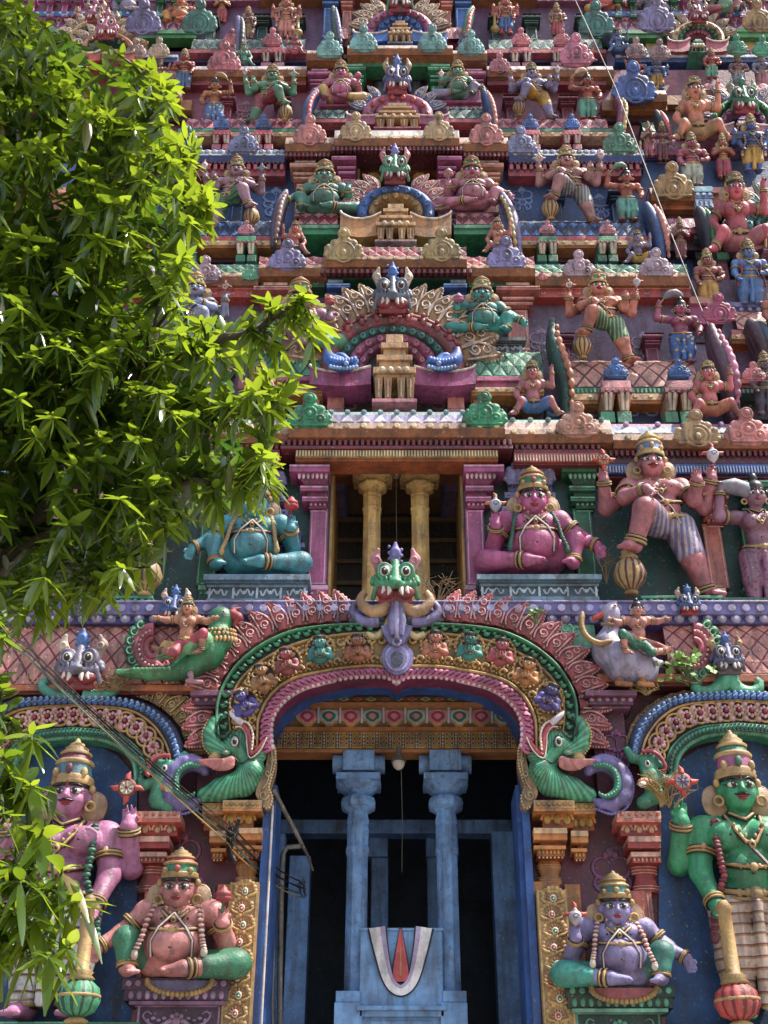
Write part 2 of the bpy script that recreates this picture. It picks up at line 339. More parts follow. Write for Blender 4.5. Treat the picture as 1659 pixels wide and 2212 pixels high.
def human(J):
    """returns {part: (mesh)} for one pose; J holds joints"""
    sk = []; hc = V(J['hc']); r = J['hr']; k = J.get('k', .02); out = {}
    sk += [e_(hc+V((0, .05*r, .12*r)), (r*.98, r, r*1.15)), e_(hc+V((0, -.2*r, -.5*r)), (r*.78, r*.72, r*.62), r*.3), e_(hc+V((0, -.42*r, -.88*r)), (r*.3, r*.25, r*.22), r*.25)]
    sk += [e_(hc+V((s*.45*r, -.55*r, -.3*r)), r*.36, r*.2) for s in (-1, 1)]
    sk += [c_(hc+V((0, -.92*r, .2*r)), hc+V((0, -1.16*r, -.2*r)), r*.11, r*.15, r*.1), e_(hc+V((0, -1.05*r, -.25*r)), (r*.24, r*.14, r*.12), r*.08)]
    sk += [e_(hc+V((s*1.03*r, .08*r, -.05*r)), (r*.15, r*.25, r*.42), r*.1) for s in (-1, 1)]
    nk = V(J['neck']); sk.append(c_(hc+V((0, .1*r, -.7*r)), nk, r*.55, r*.62, r*.2))
    for p in J['torso']: sk.append(p)
    cloth, gold, neck, belt = [], MB(), MB(), MB(); rings = []
    for a in J['arms']:
        am, gold = MB(), MB(); rings.append(('armlet', am)); rings.append(('bracelet', gold))
        sh, el, ha, r0, r1, r2 = a[:6]; sk += [e_(sh, r0*1.12, k), c_(sh, el, r0, r1, k), c_(el, ha, r1, r2, k)]
        if len(a) > 6 and a[6] is not None:
            hd, hn, hs, cu = a[6]; hand(sk, ha, hd, hn, hs, cu)
        ring(am, sh, el, .52, r0*1.12, r0*.13); ring(am, sh, el, .60, r0*1.12, r0*.10); ring(gold, el, ha, .86, r2*1.22, r2*.18); ring(gold, el, ha, .94, r2*1.22, r2*.15)
        am.ball(V(sh).lerp(V(el), .48)+V((0, -r0*1.05, 0)), (r0*.3, r0*.15, r0*.42), 0, 6, 4)
    for q in J['legs']:
        gold = MB(); rings.append(('anklet', gold))
        hp, kn, an, toe, r0, r1, r2 = q; sk += [c_(hp, kn, r0, r1, k), c_(kn, an, r1, r2, k), c_(an, toe, r2*1.05, r2*.62, k)]
        t, a = V(toe), V(an); fw = (t-a).normalized(); lat = fw.cross(V((0, 0, 1)))
        if lat.length < .2: lat = V((1, 0, 0))
        lat.normalize()
        for i in range(5): sk.append(e_(t+fw*r2*.45+lat*(i-2)*r2*.36, r2*(.34 if i not in (0,) else .34), r2*.1))
        ring(gold, kn, an, .90, r2*1.3, r2*.24)
        ring(gold, kn, an, .80, r2*1.3, r2*.16)
        g = J.get('garment')
        if g == 'shorts': cloth += [c_(hp, V(hp).lerp(V(kn), .82), r0*1.12, r1*1.2, k)]
        if g in ('trousers', 'dhoti'): cloth += [c_(hp, kn, r0*1.1, r1*1.16, k), c_(kn, V(kn).lerp(V(an), .86), r1*1.16, r2*1.35, k)]
        if g == 'breeches': cloth += [c_(hp, kn, r0*1.08, r1*1.14, k), c_(kn, V(kn).lerp(V(an), .1), r1*1.14, r1*1.1, k)]
    for p in J.get('cloth', []): cloth.append(p)
    res = J['res']
    out['body'] = sdf_mesh(sk, res, k)
    if cloth: out['garment'] = sdf_mesh(cloth, int(res*.72), k)
    f = MB()
    for s in (-1, 1):
        f.ball(hc+V((s*.42*r, -.84*r, .12*r)), (r*.33, r*.17, r*.165), 0, 10, 6); f.ball(hc+V((s*.42*r, -.955*r, .13*r)), (r*.165, r*.065, r*.155), 1, 10, 6); f.ball(hc+V((s*.46*r, -1.0*r, .18*r)), (r*.045, r*.03, r*.045), 0, 6, 4)
    e = MB()
    for s in (-1, 1):
        e.tube([hc+V((s*x*r, -y*r, z*r)) for x, y, z in ((.14, .96, .40), (.42, .92, .53), (.68, .76, .48), (.86, .6, .32))], [r*.03, r*.06, r*.05, r*.02], 6)
        e.tube([hc+V((s*x*r, -y*r, z*r)) for x, y, z in ((.15, .93, .13), (.42, .96, .33), (.78, .68, .16), (.9, .55, .2))], r*.035, 5)
        e.tube([hc+V((s*x*r, -y*r, z*r)) for x, y, z in ((.15, .93, .10), (.42, .96, -.07), (.75, .70, .10))], r*.022, 5)
    lp = MB(); lp.ball(hc+V((0, -.93*r, -.53*r)), (r*.33, r*.16, r*.075), 0, 10, 5); lp.ball(hc+V((0, -.92*r, -.65*r)), (r*.24, r*.15, r*.07), 0, 10, 5); lp.tube([hc+V((0, -.98*r, .34*r)), hc+V((0, -.98*r, .78*r))], r*.055, 5)
    out['eyes'], out['eyebrows'], out['lips'] = f, e, lp
    if J.get('moustache'):
        for s in (-1, 1): e.tube([hc+V((s*x*r, -y*r, z*r)) for x, y, z in ((.04, 1.1, -.42), (.3, 1.0, -.46), (.55, .8, -.36))], [r*.07, r*.06, r*.02], 6)
    hair = MB(); hair.lathe([(r*1.03, 0), (r*1.06, r*.3), (r*.95, r*.6)], hc+V((0, .1*r, .42*r)), 14, 0)
    hair.ball(hc+V((0, .45*r, -.05*r)), (r*1.06, r*.75, r*1.05), 0, 12, 7)
    out['hair'] = hair
    cr = MB(); crown_mb(cr, hc+V((0, .08*r, .78*r)), r*.98, 1-(hc.z+.78*r), J.get('crown', 0)); out['crown'] = cr
    er = MB()
    for s in (-1, 1):
        c = hc+V((s*1.16*r, -.25*r, -.62*r)); er.tube([c+V((r*.26*math.cos(q), 0, r*.26*math.sin(q))) for q in [2*math.pi*i/12 for i in range(12)]], r*.1, 6, 0, True)
        cr.ball(hc+V((s*1.12*r, -.1*r, .42*r)), (r*.2, r*.14, r*.26), 0, 8, 5)
    out['earrings'] = er
    if J.get('fan', 1):
        fn = MB()
        for s in (-1, 1):
            c = hc+V((s*1.22*r, .3*r, -.5*r))
            fn.lathe([(r*.66, -.1*r), (r*.7, .02*r), (r*.6, .14*r), (r*.2, .2*r)], c, 18, 0, ax=(0, -1, 0), sy=1.25, rib=.1, nrib=14)
            fn.tube([c+V((r*.68*math.cos(q), -.06*r, r*.85*math.sin(q))) for q in [2*math.pi*i/20 for i in range(20)]], r*.07, 5, 0, True)
        out['hair_fan'] = fn
    # necklace, belly band, girdle, garland
    nw, cz, cy = J['nl']     # half width, z of pendant, front y
    def cord(m, pts, r_): m.tube(pts, r_, 6); m.tube([(x, y+r_*.7, z) for x, y, z in pts], r_*1.45, 6, 1)
    gold = neck
    cord(gold, [(-nw, cy*.35, nk.z-.005), (-nw*.8, cy*.9, (nk.z+cz)/2), (-nw*.3, cy*1.05, cz+.01), (nw*.3, cy*1.05, cz+.01), (nw*.8, cy*.9, (nk.z+cz)/2), (nw, cy*.35, nk.z-.005)], r*.11)
    cord(gold, [(-nw*.7, cy*.35, nk.z+.005), (0, cy*.75, nk.z-r*.45), (nw*.7, cy*.35, nk.z+.005)], r*.1)
    for i in range(-3, 4): gold.ball((nw*.27*i, cy*(1.1-.05*abs(i)), cz+.012+abs(i)*.02*nw/.06), (r*.09, r*.06, r*.12), 0, 6, 4)
    gold.ball((0, cy*1.12, cz), (r*.2, r*.12, r*.25), 0, 8, 5); gold.ball((0, cy*1.12-r*.1, cz), (r*.09, r*.06, r*.11), 1, 8, 5); gold = belt
    for (z, rx, ry, yo, th) in J.get('bands', []):
        cord(gold, [(rx*math.cos(q)+J.get('bx', 0), yo-ry*math.sin(q), z+.012*math.cos(2*q)) for q in [math.pi*i/14 for i in range(15)]], th)
        gold.ball((J.get('bx', 0), yo-ry*1.02, z-.012), (th*2.4, th*1.2, th*2.2), 0, 8, 5)
        for i in (-2, -1, 1, 2): gold.ball((J.get('bx', 0)+rx*.2*i, yo-ry*(1.0-.03*i*i), z-.008), th*1.35, 0, 6, 4)
    if neck.v: out['necklace'] = neck
    if belt.v: out['belt'] = belt
    for i, (n_, m) in enumerate(rings): out[n_+'|%d' % i] = m
    pm = MB()     # painted nipples, navel and chest cord
    T_ = [p for p in J['torso'] if p[0] == 'e']
    if len(T_) >= 4:
        for p in T_[1:3]: c = V(p[1])+V((0, -p[2][1]*.97, -p[2][2]*.1)); pm.ball(c, (r*.085, r*.06, r*.085), 0, 8, 5)
        p = T_[3]; c = V(p[1])+V((0, -p[2][1]*.99, -p[2][2]*.25)); pm.ball(c, (r*.12, r*.05, r*.06), 0, 8, 5)
        out['painted_mark'] = pm
    if J.get('cord'):
        cm_ = MB()
        for pts in J['cord']: cord(cm_, pts, r*.075)
        out['sacred_cord'] = cm_
    if J.get('garland'):
        gl = MB()
        for pts in J['garland']:
            q = [V(p) for p in pts]; P_ = []
            for a, b in zip(q[:-1], q[1:]):
                for i in range(7): P_.append(a.lerp(b, i/7))
            P_.append(q[-1]); g = J.get('gr', r*.2)
            for i, p_ in enumerate(P_): gl.ball(p_, (g*(1 if i % 2 else .8), g*.7, g*.62), i % 2, 7, 4)
            gl.ball(P_[-1]-V((0, 0, g)), (g*1.1, g*.8, g*1.5), 1, 8, 5)
        out['garland'] = gl
    return out
DN, UPW, FR = (0, 0, -1), (0, -.1, 1), (0, -1, 0)
def poses(nm):
    if nm in ('sit', 'sit0'):
        return dict(hc=(0, -.08, .66), hr=.128, neck=(0, 0, .55), k=.035, res=104, nl=(.12, .42, -.2), garment=None, crown=0,
            torso=[e_((0, 0, .44), (.22, .14, .13)), c_((-.2, 0, .5), (.2, 0, .5), .09), e_((-.1, -.1, .44), (.11, .09, .095), .02), e_((.1, -.1, .44), (.11, .09, .095), .02), e_((0, -.11, .25), (.225, .2, .175), .014), e_((0, 0, .1), (.26, .17, .1))],
            arms=[((-.25, 0, .5), (-.37, 0, .27), (-.36, -.16, .40), .082, .07, .055, (UPW, FR, .075, .6)), ((.25, 0, .5), (.42, -.04, .33), (.56, -.12, .23), .082, .068, .052, ((.35, -.2, -.9), (-.3, -1, 0), .08, .4))],
            legs=[((-.15, 0, .1), (-.46, -.08, .1), (-.1, -.27, .055), (.03, -.3, .04), .105, .1, .055), ((.17, 0, .1), (.36, -.12, .28), (.33, -.17, .06), (.27, -.29, .035), .1, .09, .055)],
            bands=[(.35, .205, .185, -.1, .013)], garland=[[(-.16, -.1, .55), (-.2, -.2, .42), (-.22, -.22, .28), (-.24, -.24, .2)], [(.16, -.1, .55), (.2, -.2, .42), (.23, -.23, .28), (.27, -.24, .18)]], gr=.026, cloth=[], cord=[[(0, -.215, .47), (-.1, -.27, .36), (-.155, -.265, .26), (-.15, -.24, .14)], [(0, -.215, .47), (.1, -.27, .36), (.155, -.265, .26), (.15, -.24, .14)]])
    if nm == 'sitdhoti':
        J = poses('sit'); J['garment'] = 'trousers'; return J
    if nm == 'sitlow':     # small seated figure, belly only, arms on knees
        J = poses('sit'); J['res'] = 60; J['garland'] = None; J['garment'] = 'trousers'; return J
    st = dict(cord=[[(-.09, -.055, .665), (-.02, -.115, .58), (.05, -.105, .5), (.09, -.085, .42)]], hc=(0, -.03, .772), hr=.064, neck=(0, 0, .685), k=.018, res=120, nl=(.06, .56, -.115), crown=0, garment='dhoti',
        torso=[e_((0, 0, .60), (.125, .08, .085)), c_((-.105, 0, .645), (.105, 0, .645), .046), e_((-.062, -.055, .605), (.066, .05, .055), .012), e_((.062, -.055, .605), (.066, .05, .055), .012), e_((0, -.025, .49), (.088, .074, .085)), e_((0, 0, .405), (.112, .082, .06))],
        legs=[((-.065, 0, .37), (-.075, -.02, .2), (-.07, 0, .04), (-.085, -.085, .02), .072, .055, .036), ((.065, 0, .37), (.075, -.02, .2), (.07, 0, .04), (.085, -.085, .02), .072, .055, .036)],
        bands=[(.50, .1, .08, -.028, .007), (.415, .128, .09, 0, .012), (.395, .128, .09, 0, .008)],
        cloth=[e_((0, 0, .385), (.128, .092, .06)), c_((0, -.09, .37), (0, -.06, .06), .018, .026)], gr=.016,
        garland=[[(-.1, -.05, .66), (-.11, -.1, .56), (-.1, -.1, .46), (-.14, -.09, .36), (-.15, -.08, .28)], [(.1, -.05, .66), (.11, -.1, .56), (.1, -.1, .46), (.14, -.09, .36), (.15, -.08, .28)]])
    aL = ((-.135, 0, .64), (-.158, -.02, .49), (-.138, -.10, .365), .044, .037, .028, ((.1, -.5, -.8), (0, -1, .3), .045, .7))
    aLr = ((-.135, .03, .63), (-.215, .04, .53), (-.21, -.04, .66), .042, .038, .03, (UPW, FR, .042, .4))
    mir = lambda a: tuple([(-x[0], x[1], x[2]) if isinstance(x, tuple) else x for x in a[:6]])+(((-a[6][0][0], *a[6][0][1:]), a[6][1], a[6][2], a[6][3]),)
    if nm == 'guard': st['arms'] = [aL, aLr, mir(aLr), mir(aL)]; st['moustache'] = 1; return st
    if nm == 'stand4': st['arms'] = [aL, aLr, mir(aLr), mir(aL)]; st['res'] = 80; st['garment'] = 'breeches'; return st
    if nm == 'stand2':
        st['arms'] = [aL, ((.155, 0, .64), (.21, .0, .52), (.14, -.09, .44), .046, .04, .032, ((-.8, -.4, .1), (0, -1, 0), .042, .6))]; st['res'] = 76; return st
    if nm == 'kick':
        st.update(hc=(-.03, -.05, .785), hr=.068, neck=(-.02, 0, .70), res=120, garment='shorts', bx=.02, nl=(.065, .6, -.1), moustache=1, garland=None)
        st['torso'] = [e_((-.01, 0, .63), (.125, .085, .085)), c_((-.13, 0, .67), (.11, 0, .67), .048), e_((-.07, -.06, .635), (.066, .05, .055), .012), e_((.055, -.06, .635), (.066, .05, .055), .012), e_((.015, -.03, .53), (.095, .08, .075)), e_((.035, 0, .455), (.12, .085, .06))]
        st['legs'] = [((-.03, -.04, .45), (-.11, -.19, .46), (-.17, -.14, .27), (-.225, -.2, .245), .076, .062, .04), ((.1, 0, .43), (.15, -.03, .23), (.21, 0, .04), (.24, -.09, .02), .078, .062, .04)]
        st['arms'] = [((-.145, 0, .67), (-.19, -.1, .565), (-.1, -.2, .565), .05, .042, .033, ((.5, -.4, -.6), (0, -1, .2), .045, .5)), ((-.14, .03, .66), (-.27, .03, .555), (-.285, -.05, .69), .045, .04, .03, (UPW, FR, .045, .5)),
            ((.14, .03, .66), (.255, .03, .56), (.285, -.05, .70), .045, .04, .03, ((.1, -.1, 1), FR, .045, .5)), ((.13, 0, .67), (.175, -.06, .57), (.185, -.14, .645), .046, .04, .03, (UPW, FR, .042, .9))]
        st['bands'] = [(.545, .1, .085, -.03, .007), (.47, .125, .1, 0, .013)]; st['cloth'] = [e_((.035, 0, .435), (.125, .092, .06))]
        return st
    if nm == 'attend':
        st.update(res=84, crown=3, cord=None, hc=(0, -.03, .80), hr=.068, neck=(0, 0, .7), garment='trousers', garland=None, fan=0)
        st['torso'] = [e_((0, 0, .615), (.11, .075, .08)), c_((-.11, 0, .66), (.11, 0, .66), .045), e_((-.055, -.055, .61), .056, .012), e_((.055, -.055, .61), .056, .012), e_((0, -.01, .51), (.078, .065, .085)), e_((0, 0, .41), (.115, .085, .065))]
        st['arms'] = [((-.14, 0, .66), (-.25, -.02, .66), (-.235, -.06, .83), .043, .038, .03, ((.2, -.2, 1), FR, .045, 1.2)), ((.14, 0, .66), (.2, .0, .53), (.17, -.08, .41), .043, .036, .028, ((-.3, -.4, -.6), (-1, -.3, 0), .042, .5))]
        st['bands'] = [(.425, .12, .09, 0, .012)]; st['nl'] = (.055, .58, -.1); return st
    if nm == 'lady':       # bare-legged, one hand up to the side
        J = poses('attend'); J.update(crown=0, fan=1, garment='shorts', hc=(0, -.03, .79), hr=.066); J['arms'][0] = ((-.14, 0, .66), (-.25, -.02, .60), (-.29, -.06, .74), .045, .038, .03, ((-.3, -.2, 1), FR, .045, .6)); return J
    if nm == 'namaste':
        st.update(res=70, garland=None, cord=None); st['arms'] = [((s*.145, 0, .64), (s*.185, -.05, .53), (s*.03, -.14, .58), .045, .04, .03, ((-s*.1, -.1, 1), (-s, 0, 0), .04, .15)) for s in (-1, 1)]; return st
    if nm == 'dwarf':      # atlas figure seated with knees wide, one hand holding up the gable
        return dict(hc=(0, -.07, .775), hr=.115, neck=(0, 0, .655), k=.03, res=84, nl=(.1, .5, -.17), garment='shorts', crown=0,
            torso=[e_((0, 0, .54), (.19, .13, .11)), c_((-.17, 0, .6), (.17, 0, .6), .075), e_((-.09, -.09, .54), .09, .02), e_((.09, -.09, .54), .09, .02), e_((0, -.03, .36), (.15, .13, .15)), e_((0, 0, .2), (.19, .15, .1))],
            arms=[((-.2, 0, .6), (-.33, .0, .42), (-.27, -.15, .25), .07, .06, .045, ((.3, -.4, -.8), FR, .065, .5)), ((.2, 0, .6), (.42, 0, .56), (.42, -.06, .8), .07, .06, .045, ((.1, -.1, 1), FR, .07, .6))],
            legs=[((-.12, 0, .2), (-.26, -.24, .22), (-.40, -.28, .03), (-.5, -.36, -.02), .1, .08, .05), ((.12, 0, .2), (.36, -.16, .26), (.5, -.14, .06), (.58, -.24, .03), .1, .08, .05)],
            bands=[(.27, .17, .15, -.02, .018)], cloth=[e_((0, 0, .19), (.2, .16, .1))])
    if nm == 'bust':       # little praying figure in a medallion
        return dict(hc=(0, -.08, .78), hr=.2, neck=(0, 0, .58), k=.05, res=54, nl=(.14, .38, -.2), crown=3, fan=0,
            torso=[e_((0, 0, .38), (.27, .17, .18)), e_((0, -.03, .14), (.25, .2, .17))],
            arms=[((s*.28, 0, .46), (s*.36, -.1, .2), (s*.06, -.3, .33), .11, .1, .075, ((-s*.1, -.1, 1), (-s, 0, 0), .1, .15)) for s in (-1, 1)], legs=[], garment=None)
    if nm == 'rider':
        J = poses('dwarf'); J.update(res=90, crown=0, hr=.085, hc=(0, -.06, .80), neck=(0, 0, .70), garment='breeches')
        J['torso'] = [e_((0, 0, .60), (.15, .1, .1)), c_((-.14, 0, .65), (.14, 0, .65), .06), e_((-.07, -.07, .60), .075, .02), e_((.07, -.07, .60), .075, .02), e_((0, -.01, .45), (.115, .095, .13)), e_((0, 0, .3), (.15, .12, .08))]
        J['arms'] = [((-.17, 0, .65), (-.32, -.05, .62), (-.48, -.1, .64), .055, .048, .036, ((-1, -.3, .1), FR, .055, 1)), ((.17, 0, .65), (.32, -.05, .60), (.46, -.12, .63), .055, .048, .036, ((1, -.2, .1), FR, .055, 1))]
        J['legs'] = [((-.08, 0, .28), (-.15, -.16, .12), (-.42, -.02, .18), (-.52, -.05, .22), .085, .065, .042), ((.08, 0, .3), (.30, -.2, .38), (.26, -.12, .15), (.18, -.2, .1), .085, .065, .042)]
        J['bands'] = [(.34, .135, .12, 0, .016)]; J['cloth'] = [e_((0, 0, .28), (.16, .13, .08))]; J['nl'] = (.08, .5, -.13); return J
    if nm == 'archer':
        J = poses('rider'); J['crown'] = 3; J['fan'] = 0; return J
CACHE = {}
LR = {'eyes': 'eye', 'eyebrows': 'eyebrow', 'earrings': 'earring', 'hair_fan': 'hair_fan', 'garland': 'garland'}
def template(nm, mirror=False):
    if (nm, mirror) in CACHE: return CACHE[(nm, mirror)]
    if (nm, 0) not in CACHE:
        o = {}
        for k_, v in human(poses(nm)).items():
            if not isinstance(v, MB): o[k_] = v
            elif k_ in LR:
                for q, h in enumerate(v.halves()):
                    if h.v: o[LR[k_]+'|%d' % q] = h.mesh(nm+'_'+k_)
            else: o[LR.get(k_, k_)] = v.mesh(nm+'_'+k_.split('|')[0])
        CACHE[(nm, False)] = o
    if mirror:
        o = {}
        for k_, me in CACHE[(nm, False)].items():
            q = me.copy(); q.transform(Matrix.Diagonal((-1, 1, 1, 1))); q.flip_normals(); o[k_] = q
        CACHE[(nm, True)] = o
    return CACHE[(nm, mirror)]
PROPS = {}
def prop(nm):
    if nm in PROPS: return PROPS[nm]
    m = MB()
    if nm == 'mace':     # base at z=0, unit height, ribbed bulb at the bottom
        m.lathe([(.10, .0), (.12, .02), (.06, .05)], (0, 0, 0), 16, 0); m.lathe([(.07, .05), (.16, .09), (.2, .17), (.18, .27), (.1, .33)], (0, 0, 0), 36, 1, rib=.09, nrib=12, alt=2)
        m.lathe([(.17, .185), (.215, .195), (.215, .215), (.17, .225)], (0, 0, 0), 24, 0); m.lathe([(.1, .32), (.14, .34), (.1, .37), (.12, .39), (.07, .42), (.065, .9), (.09, .93), (.04, 1.)], (0, 0, 0), 16, 0)
    if nm == 'pot':      # short ribbed mace head under a foot
        m.lathe([(.2, 0), (.25, .05), (.18, .1)], (0, 0, 0), 16, 0); m.lathe([(.2, .1), (.46, .3), (.52, .48), (.42, .7), (.24, .82)], (0, 0, 0), 36, 1, rib=.09, nrib=12, alt=2); m.lathe([(.24, .8), (.32, .86), (.22, .93), (.26, 1.)], (0, 0, 0), 16, 0)
    if nm == 'wheel':    # discus with flames, unit radius, facing viewer
        m.lathe([(.62, -.12), (.7, 0), (.62, .12), (.45, .14)], (0, 0, 0), 20, 0, ax=(0, -1, 0)); m.lathe([(.5, .1), (.5, .17)], (0, 0, 0), 20, 1, ax=(0, -1, 0)); m.ball((0, -.2, 0), (.15, .1, .15), 0, 8, 5)
        for i in range(8): q = math.pi*i/4; m.tube([(0, -.19, 0), (.45*math.cos(q), -.19, .45*math.sin(q))], [.03, .09], 5, 2)
        for i in range(4): q = math.pi*i/2; m.tube([(.6*math.cos(q), 0, .6*math.sin(q)), (.9*math.cos(q), 0, .9*math.sin(q)), (1.2*math.cos(q+.12), 0, 1.2*math.sin(q+.12))], [.24, .2, .03], 8, 3)
    if nm == 'conch':
        m.lathe([(.05, -.75), (.28, -.55), (.5, -.2), (.56, .1), (.42, .38), (.2, .5), (.22, .56), (.1, .7), (.02, .85)], (0, 0, 0), 16, 0)
        for i in range(4): q = math.pi*i/2; m.tube([(.4*math.cos(q), .1, .4*math.sin(q)+.2), (.8*math.cos(q), .1, .8*math.sin(q)+.2), (1.05*math.cos(q+.15), .1, 1.05*math.sin(q+.15)+.2)], [.2, .18, .03], 8, 1)
        m.tube([(.3*math.cos(q)*(1-q/9), -.5, .3*math.sin(q)*(1-q/9)) for q in [i*.5 for i in range(14)]], .05, 5, 2)
    if nm == 'bud':
        m.tube([(0, 0, -1), (.03, -.05, -.2)], .09, 6, 1); m.lathe([(.1, -.3), (.5, -.15), (.62, .1), (.5, .18), (.6, .25), (.52, .5), (.3, .62), (.25, .8), (.02, 1.)], (0, 0, 0), 18, 0, rib=.08, nrib=10)
    if nm == 'whisk':
        m.tube([(0, 0, -.35), (.35, 0, .12)], .06, 6, 1); m.tube([(.3, 0, .1), (.5, 0, .3), (.9, .02, .55), (1.35, .05, .65), (1.75, .05, .5), (1.95, .05, .3)], [.1, .24, .34, .32, .18, .02], 10, 0)
    PROPS[nm] = m.mesh(nm); return PROPS[nm]
FIGS = []
GOLDM = P(GD, .25); BLACK = FLAT('15110f', .35); WHITE = FLAT(WH, .35); LIP = P('a02c38', .2)
def frame(x, yb, yt, Y, lean=None, w=1.0, dw=None):
    el = el_of((yb+yt)/2); t = (.42*el if lean is None else lean); B = W(x, yb, Y); B.x = Xp(x, .35*yb+.65*yt, Y); d = el_of(yt)
    by, bz = B.y+L, B.z-ZC; uy, uz = -math.sin(t), math.cos(t)
    H = (by*math.sin(d)-bz*math.cos(d))/(uz*math.cos(d)-uy*math.sin(d))
    s = sc((yb+yt)/2, Y)*(yb-yt)*w
    return Matrix.Translation(B) @ Matrix.Rotation(t, 4, 'X') @ Matrix.Diagonal((s, dw*s if dw else s, H, 1)), s, H
def fig(name, label, pose, x, yb, yt, Y, skin, cloth=None, w=1.0, mir=False, hold=(), crown=(GD, GR, RD), garl=('b03a44', 'e0d2c0'), lean=None, group=None, cat='statue', small=False, ped=None, dw=None, jewel=None):
    w = w*{'kick': 1.24, 'attend': 1.1, 'stand4': 1.12, 'stand2': 1.1}.get(pose, 1) if yb < 1000 else w*(1.14 if pose == 'kick' else 1); M, s, H = frame(x, yb, yt, Y, lean, w, dw); root = thing(name, label, cat, M.to_translation(), group); T = template(pose, mir)
    jm = P(jewel, .25) if jewel else GOLDM; sm = skin if not isinstance(skin, str) else P(skin, .38, .5)
    cm = None if cloth is None else (cloth if not isinstance(cloth, str) else P(cloth, .4))
    b = obj('body', T['body'], root, M, [sm]); gj = [jm, P('3a2416', .3)]
    for key, me in T.items():
        nm = key.split('|')[0]
        if nm == 'body' or (small and nm in ('hair_fan', 'garland', 'painted_mark', 'sacred_cord')) or (nm == 'garland' and not garl): continue
        mt = {'garment': [cm or sm], 'eye': [WHITE, BLACK], 'eyebrow': [BLACK], 'lips': [LIP], 'hair': [BLACK], 'painted_mark': [P('4a2024', .3)], 'earring': [jm], 'hair_fan': [P(TN, .35)], 'sacred_cord': [P('d8d0c4', .3), P('4a3a3a', .3)]}.get(nm, gj)
        if nm == 'garland': mt = [P(garl[0], .3), P(garl[1], .3)]
        if nm == 'crown': mt = [P(crown[0], .25), P(crown[1], .3), P(crown[2], .3)] if pose not in ('attend', 'archer', 'bust') else [BLACK, BLACK]
        obj(nm, me, b if nm in ('eye', 'eyebrow', 'lips', 'painted_mark') else root, M, mt)
    for h in hold:
        nm, px, pz, ps, cols = h[:5]; dy = h[5] if len(h) > 5 else -.1; ang = h[6] if len(h) > 6 else 0
        sx = -1 if mir else 1
        Mh = M @ Matrix.Translation((px*sx, dy, pz)) @ Matrix.Rotation(ang*sx, 4, 'Y') @ Matrix.Diagonal((ps*sx, ps, ps*s/H*(h[7] if len(h) > 7 else 1.0), 1))
        obj({'pot': 'mace', 'wheel': 'discus', 'bud': 'lotus_bud', 'whisk': 'fly_whisk'}.get(nm, nm), prop(nm), root, Mh, [P(c, .3) if isinstance(c, str) else c for c in cols])
    FIGS.append(root); return root, M, s, H
# ------------------------------------------------------------------ the tower: plain walls first
tower = thing('temple_tower', 'painted stepped temple gate tower crowded with coloured plaster statues', 'temple tower', (0, 0, 0))
PX = lambda x: 2*AX-x
mir = lambda pts: [(PX(x), y) for x, y in pts]
def resample(pts, N):
    p = np.array(pts, float); n = len(p); out = []
    ext = np.vstack([2*p[0]-p[1], p, 2*p[-1]-p[-2]])
    fine = []
    for i in range(n-1):
        a, b, c, d = ext[i:i+4]
        for t in np.linspace(0, 1, 12, endpoint=False):
            fine.append(.5*((2*b)+(-a+c)*t+(2*a-5*b+4*c-d)*t*t+(-a+3*b-3*c+d)*t**3))
    fine.append(p[-1]); fine = np.array(fine); s = np.concatenate([[0], np.cumsum(np.linalg.norm(np.diff(fine, axis=0), axis=1))])
    u = np.linspace(0, s[-1], N); return list(zip(np.interp(u, s, fine[:, 0]), np.interp(u, s, fine[:, 1])))
def between(A, B, f): return [(a[0]+(b[0]-a[0])*f, a[1]+(b[1]-a[1])*f) for a, b in zip(A, B)]
def ribbon(mb, A, B, Yf, Yb, mi, bulge=0.0, n=3, Yf2=None):
    """curved band between two px outlines; front at Yf, bulging towards the viewer, sides back to Yb"""
    rows = [[W(x, y, Yb) if 0 else Vector((Xp(x, y, Yf), Yb, Zp(y, Yf))) for x, y in A]]
    for j in range(n+1):
        f = j/n; Y = Yf+((Yf2-Yf)*f if Yf2 is not None else 0)-bulge*math.sin(math.pi*f)
        rows.append([Vector((Xp(x, y, Yf), Y, Zp(y, Yf))) for x, y in between(A, B, f)])
    rows.append([Vector((Xp(x, y, Yf), Yb, Zp(y, Yf))) for x, y in B])
    N = len(A); vs = sum(rows, []); fs = [(j*N+i, (j+1)*N+i, (j+1)*N+i+1, j*N+i+1) for j in range(len(rows)-1) for i in range(N-1)]
    mb.add(vs, fs, mi, bulge > 0)
    e = len(rows)
    mb.add(vs, [tuple(j*N for j in range(e)), tuple(j*N+N-1 for j in reversed(range(e)))], mi)
def along(A, n, off=.5):
    """n evenly spaced (x, y, angle) on a px polyline; angle of the tangent"""
    R = resample(A, n*2+1) if False else A
    p = np.array(R); s = np.concatenate([[0], np.cumsum(np.linalg.norm(np.diff(p, axis=0), axis=1))]); out = []
    for i in range(n):
        u = (i+off)/n*s[-1]; x, y = np.interp(u, s, p[:, 0]), np.interp(u, s, p[:, 1]); x2, y2 = np.interp(min(u+3, s[-1]), s, p[:, 0]), np.interp(min(u+3, s[-1]), s, p[:, 1]); x1, y1 = np.interp(u-3, s, p[:, 0]), np.interp(u-3, s, p[:, 1])
        out.append((x, y, math.atan2(-(y2-y1), x2-x1)))
    return out
